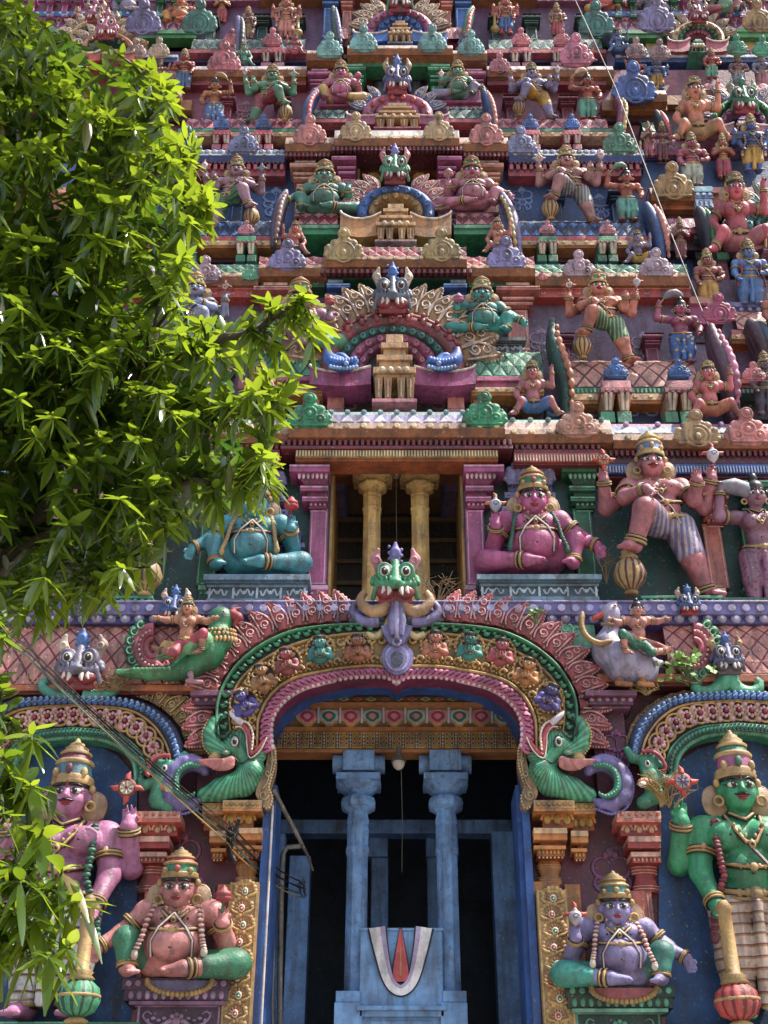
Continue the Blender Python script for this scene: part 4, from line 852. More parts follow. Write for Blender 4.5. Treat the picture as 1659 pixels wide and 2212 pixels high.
# ================================================================== STOREY 1: gateway
Y0 = TY[1]
NP = 41
half = lambda pts: resample(pts+[(PX(x), y) for x, y in pts[:-1][::-1]], 2*NP-1)
def sym(pts):
    a = resample(pts, NP); return a+[(PX(x), y) for x, y in a[:-1][::-1]]
Lout = sym([(474, 1605), (468, 1555), (472, 1507), (492, 1463), (520, 1428), (567, 1392), (623, 1366), (682, 1354), (761, 1348), (857, 1347)])
Lblk = sym([(500, 1605), (494, 1550), (498, 1511), (516, 1471), (551, 1436), (599, 1406), (662, 1382), (741, 1369), (800, 1366), (857, 1365)])
Lgold = sym([(556, 1635), (557, 1580), (562, 1545), (590, 1497), (637, 1466), (708, 1450), (776, 1441), (815, 1441), (840, 1444), (857, 1453)])
Linn = sym([(586, 1620), (583, 1585), (588, 1548), (611, 1514), (650, 1487), (696, 1473), (756, 1461), (815, 1459), (840, 1462), (857, 1474)])
# wall with the arched opening
zb, zt = Zp(2330, 0), Zp(1330, 0); mb = MB()
xl, xr = Xp(562, 1950, 0), Xp(1150, 1950, 0)
arc = [Vector((Xp(x, y, 0), 0, Zp(y, 0))) for x, y in between(Lgold, Linn, .9)]; arc[0].x = xl; arc[-1].x = xr
bx = [(xl, zb)]+[(p.x, p.z) for p in arc]+[(xr, zb)]
mb.box(-12.6, xl, 0, 1.6, 0, zt); mb.box(xr, 12.6, 0, 1.6, 0, zt)
for a, b in zip(arc[:-1], arc[1:]):
    if b.x-a.x > 1e-4: mb.hexa([(a.x, 0, a.z), (b.x, 0, b.z), (b.x, 0, zt), (a.x, 0, zt), (a.x, 1.6, a.z), (b.x, 1.6, b.z), (b.x, 1.6, zt), (a.x, 1.6, zt)], 0)
mb.obj('wall', [P('6a2f45', .6)], tower)
# blue lining of the arch and jambs
mb = MB(); vs = []
lnp = [Vector((xl+.02, 0, zb))]+[p+V((.02 if p.x < 0 else -.02, 0, -.02)) for p in arc]+[Vector((xr-.02, 0, zb))]
for p in lnp: vs += [(p.x, -.02, p.z), (p.x, 1.25, p.z)]
mb.add(vs, [(2*i, 2*i+1, 2*i+3, 2*i+2) for i in range(len(lnp)-1)], 0)
for s, X in ((1, xl), (-1, xr)):
    mb.box(min(X, X+s*.13), max(X, X+s*.13), -.36, -.02, zb, Zp(1760, 0), 0); mb.box(min(X+s*.13, X+s*.2), max(X+s*.13, X+s*.2), -.1, .9, zb, Zp(1700, 0), 0)
mb.obj('door_lining', [P('2f62b0', .35)], tower)
pi = MB(); pi.tube([(xl+.17, -.40, zb), (xl+.17, -.40, Zp(1745, -.3))], .022, 6); pi.obj('conduit', [P('d8d8dc', .3)], tower)
# chamber behind the door
ch = MB(); w0 = 3.1; zc0, zc1 = Zp(2330, 1), Zp(1470, 1.4)+.9
ch.box(-w0-.2, -w0, 1.61, 7, zc0, zc1, 0); ch.box(w0, w0+.2, 1.61, 7, zc0, zc1, 0); ch.box(-w0, w0, 7, 7.2, zc0, zc1, 1); ch.box(-w0, w0, 1.7, 7, zc1, zc1+.2, 1); ch.box(-w0, w0, 1.4, 7, zc0-.2, zc0, 1)
ch.obj('chamber', [P('4a6a94', .5), P('2c4260', .4)], tower)
pr = MB()
pr.band(615, 662, 1848, 2330, 2.2, .5, 0); pr.band(560, 604, 1800, 2330, 2.0, .4, 0); pr.band(1072, 1140, 1795, 2330, 2.3, .5, 0); pr.band(520, 1250, 1770, 1800, 3.2, .4, 0)
pr.band(800, 838, 1800, 2330, 3.6, .4, 0); pr.band(925, 962, 1800, 2330, 3.6, .4, 0); pr.band(770, 838, 1800, 1850, 3.5, .5, 0); pr.band(920, 990, 1800, 1850, 3.5, .5, 0)
pr.obj('inner_pier', [P('5f90cc', .45)], tower, .015)
pp = MB(); pth = [W(606, 2330, 1.8), W(604, 2150, 1.8), W(608, 1900, 1.8), W(611, 1845, 1.8), W(621, 1830, 1.8), W(650, 1828, 1.8)]
pp.tube(pth, .05, 8); pp.tube([p+V((-.13, .02, 0)) for p in pth[:4]], .035, 6); pp.obj('drain_pipe', [P('8b8a86', .7)], tower)
# painted beam over the doorway
bm = MB(); Yb = 1.25; cols = ['6b4a1e', YE, '7a2436', 'a33a4e', '2e7a52', 'b9c6d8', OR, 'd98aa0', '3b2233']
x0, x1 = 574, 1142
bm.band(x0, x1, 1622, 1578, Yb, .9, 0) if 0 else bm.band(x0, x1, 1578, 1618, Yb, .36, 0)
bm.band(x0, x1, 1618, 1625, Yb-.03, .4, 6); bm.band(x0, x1, 1570, 1578, Yb-.12, .95, 6)
n = 19
for i in range(n):
    xa = 590+(1132-590)*i/n; xb = xa+20; ym = 1598; Y = Yb-.012
    for a, b, c, d in ((xa, xb, 1581, 1584), (xa, xb, 1613, 1616), (xa, xa+2.2, 1584, 1613), (xb-2.2, xb, 1584, 1613)): bm.band(a, b, c, d, Y, .012, 1)
    cx = (xa+xb)/2
    for cy, hh, mi in ((1590, 6.5, 4), (1600, 7, 3), (1609, 5.5, 4)):
        bm.extr([(cx-7.5, cy), (cx, cy+hh), (cx+7.5, cy), (cx, cy-hh)], Y-.012, Y+.012, 1); bm.extr([(cx-4.5, cy), (cx, cy+hh*.6), (cx+4.5, cy), (cx, cy-hh*.6)], Y-.024, Y+.012, mi); bm.ball(W(cx, cy, Y-.03), .014, 5, 6, 4)
    for q in range(5): bm.ball(W(xb+4.3, 1584+q*7.3, Yb-.005), (.022, .02, .03), 5, 6, 4)
Y2 = 1.2
bm.band(x0, x1, 1523, 1570, Y2, .9, 0, Yt=Y2-.22)
n = 10
for i in range(n):
    cx = 640+(1110-640)*(i+.5)/n; Y = Y2-.12; c = (3, 4)[i % 2]
    for k, (sc_, mi) in enumerate(((1, 1), (.8, 7 if c == 3 else 5), (.6, c), (.32, 7 if c == 4 else '' or 7))):
        pts = [(cx+22*sc_*math.cos(a)*(1.12 if abs(math.sin(a)) < .8 else 1), 1546-17*sc_*math.sin(a)-(4*sc_ if math.sin(a) < -.85 else 0)*-1) for a in [2*math.pi*j/20 for j in range(20)]]
        bm.extr(pts, Y-.02*k-.02, Y+.1, mi)
    bm.tube([W(cx+24, 1530, Y-.03), W(cx+24, 1545, Y-.05), W(cx+24, 1562, Y)], .03, 5, 5)
bm.band(x0, x1, 1517, 1523, Y2-.3, .9, 6); bm.band(x0, x1, 1503, 1517, Y2-.25, .9, 0)
for i in range(16):
    cx = 640+470*(i+.5)/16; bm.extr([(cx-11, 1510), (cx, 1515), (cx+11, 1510), (cx, 1505)], Y2-.27, Y2-.2, 1 if i % 2 else 6); bm.extr([(cx-6, 1510), (cx, 1513), (cx+6, 1510), (cx, 1507)], Y2-.285, Y2-.2, 4 if i % 2 else 3)
bm.band(x0, x1, 1495, 1503, Y2-.3, .9, 8); bm.band(x0, x1, 1430, 1495, Y2-.1, .9, 8)
for i in range(11):
    cx = 640+470*(i+.5)/11
    for q in (-1, 0, 1): bm.ball(W(cx+q*5, 1487-2*(q == 0), Y2-.15), (.04, .05, .09), 7, 6, 4)
bm.obj('painted_beam', [P(c, .25) for c in cols], tower)
lampm = MB(); c = W(861, 1648, .9); lampm.ball(c, (.12, .12, .14), 0, 12, 8); lampm.lathe([(.15, 0), (.12, .08), (.05, .16), (.04, .3)], c+V((0, 0, .02)), 12, 1); lampm.tube([c+V((0, .05, .3)), c+V((0, .3, .32))], .03, 6, 1); lampm.tube([c+V((.05, .1, -.1)), c+V((.07, .2, -1.)), c+V((.06, .25, -2.0))], .007, 5, 1)
o = lampm.obj('door_lamp', [P('cfc8ba', .2), P('6e675c', .5)]); tag(o, 'small round lamp hanging below the painted beam over the blue columns', 'lamp')
# blue columns and the tilaka panel
for x in (770, 968):
    column(x, 1632, 2330, 26, 1.45, '78a8e0', capw=2.35)
pn = MB(); Yp = 1.05
pn.band(776, 958, 2006, 2330, Yp+.05, .5, 0); pn.band(776, 958, 2004, 2010, Yp+.02, .1, 0)
pn.band(770, 966, 2172, 2182, Yp-.12, .6, 0); pn.band(776, 960, 2182, 2196, Yp-.05, .5, 0); pn.band(725, 778, 2140, 2165, Yp+.0, .6, 0); pn.band(957, 1008, 2140, 2165, Yp+.0, .6, 0); pn.band(720, 782, 2165, 2330, Yp-.05, .6, 0); pn.band(953, 1012, 2165, 2330, Yp-.05, .6, 0)
pn.band(800, 935, 2205, 2330, Yp+.03, .4, 0)
po = pn.obj('door_panel', [P('7cb0e8', .35)], tower, .012)
U = [(815, 2003), (820, 2035), (827, 2070), (834, 2100), (842, 2120), (852, 2133), (866, 2139)]; U = resample(U+[(1731-x, y) for x, y in U[:-1][::-1]], 61)
def offset(pts, d):
    out = []
    for i, (x, y) in enumerate(pts):
        a = pts[max(i-1, 0)]; b = pts[min(i+1, len(pts)-1)]; tx, ty = b[0]-a[0], b[1]-a[1]; l = math.hypot(tx, ty); out.append((x-ty/l*d, y+tx/l*d))
    return out
tk = MB()
wid = lambda pts, a: [offset(pts, a*(1.25-.45*math.sin(math.pi*i/(len(pts)-1))))[i] for i in range(len(pts))]
Yq = Yp+.05
ribbon(tk, wid(U, -16.5), wid(U, 17.5), Yq-.05, Yq, 2); ribbon(tk, wid(U, -14), wid(U, 14), Yq-.09, Yq-.01, 0); ribbon(tk, wid(U, -14), wid(U, -5), Yq-.095, Yq-.02, 1)
dr = [(865.5+s*w_, y) for s, seq in ((-1, 1), (1, -1)) for y, w_ in ((2006, 1.5), (2030, 6), (2060, 11), (2085, 15), (2100, 17), (2112, 15), (2120, 9))[::seq]]
tk.extr([((x-865.5)*1.2+865.5, 2065+(y-2065)*1.05) for x, y in dr], Yq-.05, Yq, 2); tk.extr(dr, Yq-.10, Yq, 3)
tk.extr([((x-865.5)*.14+865.5, 2075+(y-2065)*.6) for x, y in dr], Yq-.108, Yq-.09, 4)
tk.obj('tilaka_mark', [P('f2eef0', .3), P('b9aed8', .3), P('1b1a26', .2), P('cf5152', .4), P('e08a5a', .3)], po)
# pilasters of the gateway: stepped orange ones, pink ones
def bigpil(xs, side, cols, nm='pilaster'):
    """xs = (outer x, inner x) px; side=+1 if the door is to the right"""
    c, lt, dk, pl = (P(q, .45) for q in cols); a, b = xs; w_ = abs(b-a); mb = MB(); ins = (lambda f: b-side*w_*f)
    def bd(f0, f1, yt, yb, Y, mi, th=.8): q = sorted((ins(f0), ins(f1))); mb.band(q[0], q[1], yt, yb, Y, th, mi)
    for (k, dy, f0, f1, dY) in ((0, 0, 0, .66, 0), (1, 6, .60, 1.0, .16)):
        o = dy; e = f1
        bd(f0, e, 1728+o, 1746+o, -.62+dY, 1); bd(f0, e, 1746+o, 1752+o, -.66+dY, 0)
        q = sorted((ins(f0+.03), ins(e-.03))); n = max(3, int((q[1]-q[0])/11)); bosses(mb, q[0], q[1], 1737+o, -.62+dY, n, 4.5, 3, None, .04)
        bd(f0+.14*(k == 0), e-.03, 1752+o, 1788+o, -.42+dY, 2)
        q = sorted((ins(f0+.14*(k == 0)), ins(e-.05)))
        for i in range(3):
            cx = q[0]+(q[1]-q[0])*(i+.5)/3; s = sc(1770, 0)
            mb.ball(W(cx, 1770+o, -.43+dY), (s*9, .05, s*12), 3, 10, 6); mb.tube([W(cx+13*math.cos(t), 1772+o-16*math.sin(t), -.44+dY) for t in [math.pi*j/8 for j in range(9)]], .03, 5, 0)
        bd(f0, e-.12, 1788+o, 1800+o, -.56+dY, 1); bd(f0, e-.12, 1800+o, 1814+o, -.52+dY, 0); bd(f0+.1, e-.2, 1814+o, 1826+o, -.36+dY, 2)
        bd(f0, e-.14, 1826+o, 1834+o, -.48+dY, 0); bd(f0+.05, e-.16, 1834+o, 1850+o, -.42+dY, 2)
        q = sorted((ins(f0+.06), ins(e-.17))); n = max(3, int((q[1]-q[0])/8))
        for i in range(n): mb.ball(W(q[0]+(q[1]-q[0])*(i+.5)/n, 1841+o, -.43+dY), (.022, .02, .045), 3, 6, 4)
        bosses(mb, q[0], q[1], 1853+o, -.40+dY, n, 2.2, 1, None, .03)
        cx = (ins(f0+.08)+ins(e-.2))/2; r = abs(ins(e-.2)-ins(f0+.08))/2; s = sc(1880, 0); X = Xp(cx, 1880, -.3); za, zb2 = Zp(1905+o, -.3), Zp(1852+o, -.3); H = za-zb2
        mb.lathe([(s*r*.9, -H*0), (s*r*.98, H*.15), (s*r*1.02, H*.3), (s*r*.78, H*.62), (s*r*.8, H*.7), (s*r*1.0, H*.78), (s*r*1.0, H)], (X, -.1+dY, zb2), 24, 0, sy=.45)
        for h in (.2, .3, .72, .8, .9): mb.lathe([(s*r*1.02, H*h), (s*r*1.06, H*(h+.015)), (s*r*1.02, H*(h+.03))], (X, -.1+dY, zb2), 24, 1, sy=.46)
        bd(f0, e-.14, 1904+o, 2330, -.22+dY, 0, .6)
    return mb.obj(nm, [c, lt, dk, pl], tower, .012)
pl_ = bigpil((437, 566), 1, ('d68a3e', 'e2b98a', 'a8521c', 'c9a03c')); pr_ = bigpil((1287, 1153), -1, ('d68a3e', 'e2b98a', 'a8521c', 'c9a03c'))
def pinkpil(x0, x1, side):
    c, lt, dk, pl2 = (P(q, .45) for q in ('d9705c', 'ecb7a2', 'b03a38', 'dcae8e')); mb = MB(); sp = 30*side
    def bd(a, b, yt, yb, Y, mi, th=.7): q = sorted((a, b)); mb.band(q[0], q[1], yt, yb, Y, th, mi)
    a, b = x0, x1; out = b if side > 0 else a; inn = a if side > 0 else b
    bd(inn, out+sp*1.3, 1752, 1768, -.62, 1); q = sorted((inn, out+sp*1.2)); bosses(mb, q[0], q[1], 1759, -.62, 6, 4, 0, None, .04); bd(inn, out+sp*1.35, 1768, 1776, -.66, 0)
    bd(inn, out+sp*1.1, 1776, 1806, -.45, 2); q = sorted((inn+side*8, out+sp))
    for i in range(3):
        cx = q[0]+(q[1]-q[0])*(i+.5)/3; s = sc(1790, 0); mb.ball(W(cx, 1792, -.46), (s*7, .05, s*9), 3, 10, 6); mb.tube([W(cx+11*math.cos(t), 1794-14*math.sin(t), -.47) for t in [math.pi*j/8 for j in range(9)]], .028, 5, 1)
    bd(inn, out+sp*.5, 1806, 1818, -.55, 1); bd(inn, out+sp*.55, 1818, 1832, -.52, 2); bd(inn, out+sp*.3, 1840, 1850, -.48, 1); bd(inn, out+sp*.2, 1832, 1840, -.35, 0); bd(inn, out+sp*.2, 1850, 1864, -.42, 2)
    q = sorted((inn, out+sp*.2)); 
    for i in range(7): mb.ball(W(q[0]+(q[1]-q[0])*(i+.5)/7, 1857, -.43), (.022, .02, .04), 3, 6, 4)
    s = sc(1890, 0); cx = (a+b)/2+side*4; r = abs(b-a)/2; H = Zp(1864, -.3)-Zp(1925, -.3)
    mb.lathe([(s*r*.92, 0), (s*r*.98, H*.2), (s*r*.74, H*.55), (s*r*.76, H*.62), (s*r, H*.72), (s*r, H)], (Xp(cx, 1890, -.3), -.15, Zp(1925, -.3)), 20, 2, sy=.5)
    for h in (.1, .2, .66, .76, .88): mb.lathe([(s*r*1.0, H*h), (s*r*1.05, H*(h+.015)), (s*r*1.0, H*(h+.03))], (Xp(cx, 1890, -.3), -.15, Zp(1925, -.3)), 20, 1, sy=.51)
    mb.band(a, b, 1924, 2330, -.25, .6, 0)
    for q in (.12, .8): mb.band(a+(b-a)*q, a+(b-a)*(q+.07), 1930, 2330, -.262, .02, 1)
    mb.obj('pilaster', [c, lt, dk, pl2], tower, .012)
pinkpil(292, 350, 1); pinkpil(1372, 1428, -1)
# peacock feather panels
def feather_panel(par, x0, x1, xb0, xb1, y0, nm='feather_panel'):
    mb = MB(); Y = -.52; zt_, zb_ = Zp(y0, Y), Zp(2330, Y); a, b = Xp(x0, y0, Y), Xp(x1, y0, Y); c, d = a, b
    mb.box(a, b, Y, Y+.5, zb_, zt_, 0)
    for q in (a+.01, b-.04): mb.box(q, q+.03, Y-.012, Y, zb_, zt_, 1)
    mb.box(a+.01, b-.01, Y-.014, Y, zt_-.05, zt_-.01, 1)
    n = 11; hh = (zt_-zb_)/n; xm = (a+b)/2; wd = (b-a)
    for i in range(n):
        z = zt_-hh*(i+.55); x = xm+wd*.04*(-1)**i
        for j in range(9):
            t = math.pi*(j/8); R = wd*.36
            p = Vector((x+R*math.cos(t)*.95, Y-.008, z+R*math.sin(t)*.9+hh*.05)); mb.ball(p, (wd*.085, .02, wd*.085), 1 if j % 2 else 5, 8, 4)
        for j in range(7):
            t = math.pi*(j/6); mb.tube([Vector((x, Y-.012, z-hh*.12)), Vector((x+wd*.2*math.cos(t), Y-.016, z+wd*.22*math.sin(t)))], [.006, .02], 5, 5)
        mb.ball((x, Y-.02, z), (wd*.115, .018, hh*.24), 2, 10, 6); mb.ball((x, Y-.034, z+hh*.0), (wd*.075, .016, hh*.17), 3 if i % 2 else 4, 10, 6); mb.ball((x, Y-.05, z-hh*.05), (wd*.035, .01, hh*.06), 2, 6, 4)
        for s in (-1, 1): mb.tube([Vector((x+s*wd*.1, Y-.01, z-hh*.3)), Vector((x+s*wd*.3, Y-.014, z-hh*.2)), Vector((x+s*wd*.42, Y-.01, z+hh*.02))], [.02, .03, .01], 5, 1)
    mb.obj(nm, [P('b48f62', .45), P('c4a45c', .4), P('eadfc8', .2), P('b83a44', .2), P('2f7d60', .2), P('b88a5a', .35)], par)
feather_panel(pl_, 497, 560, 480, 548, 1906); feather_panel(pr_, 1158, 1224, 1172, 1240, 1922)
# painted flower sprays on the niche walls
def spray(x, y, Y, s, col, nm='painted_flower'):
    mb = MB(); u = sc(y, Y)*s
    c = W(x, y, Y-.01); mb.ball(c+V((0, 0, u*40)), (u*9, .02, u*11), 0, 10, 6)
    for q in (-1, 1):
        mb.ball(c+V((q*u*9, 0, u*34)), (u*7, .02, u*8), 0, 8, 5)
        for k, (r0, ox, oz) in enumerate(((20, 16, 12), (14, 20, -18), (16, 12, -48))):
            mb.tube([c+V((q*u*(ox+r0*math.cos(t)*(1-t/9)), 0, u*(oz+r0*math.sin(t)*(1-t/9)))) for t in [2.8-.45*j for j in range(11)]], [u*(1.5+.35*j) for j in range(11)], 6, 0, flat=.4)
        for k in range(4): mb.ball(c+V((q*u*(7+5*(k % 2)), 0, u*(-14-14*k))), (u*6, .02, u*8), 0, 8, 5)
    mb.tube([c+V((0, 0, u*34)), c+V((0, 0, -u*80))], u*2, 5, 0); return mb.obj(nm, [P(col, .4)], tower)
spray(385, 1850, 0, 1.25, '9a4f72'); spray(1322, 1885, 0, 1.15, '8c4a80'); spray(430, 1940, 0, .9, '8a4f78'); spray(1400, 1990, 0, .8, '6d3f6a')
# dark rear fields between niche and wing
nb = MB()
nb.extr(resample([(-120, 2330), (-110, 1750), (-60, 1660), (60, 1615), (160, 1608), (240, 1622), (290, 1680), (296, 1780), (296, 2330)], 40), -.06, .02, 0)
nb.extr(resample([(1424, 2330), (1424, 1770), (1440, 1680), (1500, 1622), (1590, 1600), (1690, 1612), (1780, 1660), (1800, 1750), (1810, 2330)], 40), -.06, .02, 0)
nb.obj2('niche_back', [P('2f5f9c', .5)], tower)
fs = MB(); fs.band(-200, 300, 2207, 2235, -.95, 1.0, 0); fs.band(-200, 300, 2235, 2330, -.85, .9, 1); fs.band(1425, 1900, 2214, 2240, -.95, 1.0, 0); fs.band(1425, 1900, 2240, 2330, -.85, .9, 1)
fs.obj2('plinth', [P('2c7a5a', .5), P('6b2f3c', .5)], tower, .015)
# ------------------------------------------------------------------ the great makara arch
def mid_(A, B, f=.5): return between(A, B, f)
tor = thing('makara_arch', 'large gold and green lobed arch with praying busts over the blue doorway', 'arch', W(857, 1450, -.5))
Yt = -.62
mb = MB(); ribbon(mb, Lblk, Lgold, Yt, .02, 0, .04); ribbon(mb, mid_(Lblk, Lgold, -.02), mid_(Lblk, Lgold, .05), Yt-.05, Yt+.1, 1, .03); ribbon(mb, mid_(Lblk, Lgold, .93), mid_(Lblk, Lgold, 1.03), Yt-.07, Yt+.1, 1, .05)
A = mid_(Lblk, Lgold, .5)
for x, y, an in along(A, 64):
    for k in range(0):
        jx, jy = random.uniform(-5, 5), random.uniform(-22, 22); f = abs(jy)
        if f < 6: continue
        mb.ball(W(x+jx, y+jy, Yt-.05), (random.uniform(.03, .06), .03, random.uniform(.03, .06)), 1, 7, 4)
for i, (x, y, an) in enumerate(along(mid_(Lblk, Lgold, .5), 44)):
    for f0, q in ((.22, 1), (.78, -1)):
        x1_, y1_, _a = along(mid_(Lblk, Lgold, f0), 44)[i]; mb.tube([W(x1_+9*math.cos(t)*(1-t/9), y1_+9*math.sin(q*t)*(1-t/9), Yt-.06) for t in [j*.6 for j in range(10)]], [.04-.003*j for j in range(10)], 5, 1)
for i, (x, y, an) in enumerate(along(mid_(Lblk, Lgold, .15), 90)): mb.ball(W(x, y, Yt-.05), .024, 1, 6, 4)
for i, (x, y, an) in enumerate(along(mid_(Lblk, Lgold, .86), 90)): mb.ball(W(x, y, Yt-.05), .024, 1, 6, 4)
mb.obj('gold_band', [P('a07c44', .45), P('c4a062', .4)], tor)
mb = MB(); ribbon(mb, Lgold, Linn, Yt-.02, -.1, 0, .09, 5); ribbon(mb, mid_(Lgold, Linn, .9), mid_(Lgold, Linn, 1.05), Yt-.0, Yt+.15, 1, .03)
for (x, y, an), (x2, y2, a2), (x3, y3, a3) in zip(along(mid_(Lgold, Linn, .2), 62), along(mid_(Lgold, Linn, .62), 62, .62), along(mid_(Lgold, Linn, 1.08), 62, .4)):
    mb.tube([W(x, y, Yt-.09), W(x2, y2, Yt-.13), W(x3, y3, Yt-.06)], [.03, .085, .05], 7, 3, flat=.5); mb.ball(W(x3, y3, Yt-.05), (.05, .06, .06), 1, 7, 4); mb.tube([W(x*.5+x2*.5+1, y*.5+y2*.5, Yt-.13), W(x2, y2, Yt-.18), W(x2*.6+x3*.4, y2*.6+y3*.4, Yt-.15)], .016, 4, 2)
mb.obj('lotus_fringe', [P('7c2450', .3), P('e8cdd4', .3), P('5a1838', .2), P('cc6c96', .3)], tor)
mb = MB(); ribbon(mb, Lout, Lblk, Yt-.04, .0, 0, .0); ribbon(mb, mid_(Lout, Lblk, -.12), mid_(Lout, Lblk, .12), Yt-.12, Yt+.3, 1, .04)
for x, y, an in along(mid_(Lout, Lblk, .55), 46):
    if abs(x-857) < 40: continue
    c = W(x, y, Yt-.09); s = sc(y, Yt)*8.6; q = -1 if x < 857 else 1
    mb.ball(c, (s*.8, s*.6, s*.62), 1, 8, 5); mb.ball(c+V((q*-s*.5, -s*.3, s*.75)), s*.48, 1, 8, 5); mb.tube([c+V((q*s*.5, 0, .1*s)), c+V((q*s*1.05, -s*.1, s*.6))], [s*.4, s*.1], 6, 1); mb.tube([c+V((q*-s*.8, -s*.4, s*.72)), c+V((q*-s*1.15, -s*.4, s*.6))], [s*.2, s*.06], 5, 1)
mb.obj('bird_band', [P('16261f', .2), P('3d9468', .35)], tor)
n = 34; outA = mid_(Lout, Lblk, -.25)
for x, y, an in along(outA, n, .5):
    if abs(x-857) < 95: continue
    o = obj('flame_leaf', LEAF if x > 857 else LEAFM, tor, lump(x, y, -.42, an, 66) @ Matrix.Diagonal((1.15, 1.0, 1, 1)), [P('c2565c', .45, .5, .4), P('e2a8aa', .4)])
BUSTS = [(527, 1520, '4d4796', 58), (567, 1465, 'c08a52', 30), (620, 1430, 'a3434f', 20), (692, 1405, '2f8f8c', 10), (773, 1401, 'a8644a', 3)]
BUSTS += [(940, 1394, 'b8725e', -3), (1014, 1398, '2f8f88', -8), (1082, 1410, 'ab4a55', -18), (1138, 1452, 'b5793f', -30), (1187, 1507, '50499a', -50)]
bn = {'4d4796': 'violet', 'c08a52': 'tan', 'a3434f': 'crimson', '2f8f8c': 'teal', 'a8644a': 'brown', 'b8725e': 'rosy', '2f8f88': 'teal', 'ab4a55': 'crimson', 'b5793f': 'tan', '50499a': 'violet'}
for x, y, col, an in BUSTS:
    md = MB(); s = sc(y, Yt)*31
    md.lathe([(s*1.05, 0), (s*1.08, .06), (s*.92, .09), (s*.88, .03), (.01, .01)], W(x, y, Yt), 24, 0, ax=(0, -1, 0), sy=1.1, cap=False)
    md.lathe([(s*.86, .035), (.01, .04)], W(x, y, Yt), 24, 1, ax=(0, -1, 0), sy=1.1, cap=False)
    for i in range(22): t = 2*math.pi*i/22; md.ball(W(x, y, Yt-.07)+V((s*1.0*math.cos(t), 0, s*1.1*math.sin(t))), .028, 2, 6, 4)
    mo = md.obj('medallion', [P('b98a42', .3), P('3c2a44', .3), P('d6b56c', .3)], tor)
    T = template('bust'); M, s_, H = frame(x, y+29, y-31, Yt-.16, .3, 1.05); R = Matrix.Translation(W(x, y, Yt-.16)) @ Matrix.Rotation(math.radians(-an*.5), 4, 'Y') @ Matrix.Translation(-W(x, y, Yt-.16)); M = R @ M
    b = obj('praying_bust', T['body'], mo, M, [P(col, .4)]); b['label'] = bn[col]+' praying bust'
    mm = MB()   # face, hair and bracelets of the bust in one ornament mesh
    obj('hair', T['hair'], mo, M, [BLACK])
    for k_, me in T.items():
        if k_[:4] in ('eye|', 'brac'): obj(k_.split('|')[0], me, mo, M, [WHITE, BLACK] if k_[0] == 'e' else [GOLDM, BLACK])
# purple shield at the crown of the arch
mb = MB(); K = lambda w_, h, cx=857, cy=1418: [(cx+w_*math.sin(t)*(1 if abs(t) < 2.2 else .9), cy+h*math.cos(t)*(.95 if math.cos(t) < 0 else 1.15)) for t in [2*math.pi*i/28 for i in range(28)]]
mb.extr(K(36, 34), Yt-.18, Yt, 0); mb.extr(K(28, 27), Yt-.22, Yt-.1, 1); mb.extr(K(22, 21), Yt-.25, Yt-.1, 0); mb.extr(K(14, 15, 857, 1421), Yt-.27, Yt-.1, 2)
mb.extr([(857-26, 1372), (857-34, 1352), (857, 1345), (857+34, 1352), (857+26, 1372), (857+14, 1390), (857, 1396), (857-14, 1390)], Yt-.26, Yt, 0)
for i in range(12): t = 2*math.pi*i/12; mb.ball(W(857+8*math.cos(t), 1386+8*math.sin(t), Yt-.28), .03, 1, 6, 4)
mb.tube([W(857-8, 1372, Yt-.3), W(857-9, 1340, Yt-.36), W(857-4, 1290, Yt-.34)], [.06, .1, .06], 6, 0); mb.tube([W(857+8, 1372, Yt-.3), W(857+9, 1340, Yt-.36), W(857+4, 1290, Yt-.34)], [.06, .1, .06], 6, 0)
mb.tube([W(857, 1380, Yt-.3), W(857, 1340, Yt-.38), W(857, 1290, Yt-.36)], [.05, .08, .05], 6, 1)
mb.obj('crown_shield', [P('8580b8', .4), P('b3aede', .35), P('3a4258', .3)], tor)
yl = thing('lion_mask', 'big green lion mask with bulging eyes on top of the doorway arch', 'lion mask', W(853, 1262, Yt-.3))
yali(yl, 854, 1264, 104, Yt-.3, '3f9a6c', '7a76b8', 'd98ca0', '9c2840', h=1.0)
mb = MB()
for s in (-1, 1):
    for r, o_, mi in ((.16, 0, 0), (.1, 9, 1)): mb.tube([W(854+s*(x+o_*.3), y, Yt-.25) for x, y in resample([(14, 1300), (30, 1318), (58, 1318), (76, 1296), (66, 1280)], 12)], [r*(1-.05*i) for i in range(12)], 8, mi)
    mb.tube([W(854+s*x, y, Yt-.12) for x, y in resample([(36, 1342), (70, 1342), (92, 1322), (84, 1304), (68, 1308)], 12)], [.13*(1-.05*i) for i in range(12)], 8, 2)
    mb.tube([W(854+s*x, y, Yt-.1) for x, y in resample([(10, 1330), (24, 1360), (44, 1376), (62, 1370)], 10)], [.07]*10, 6, 3)
mb.obj('whiskers', [P('c9a274', .4), P('5c8f4a', .4), P('8580b8', .4), P('d8c690', .4)], yl)
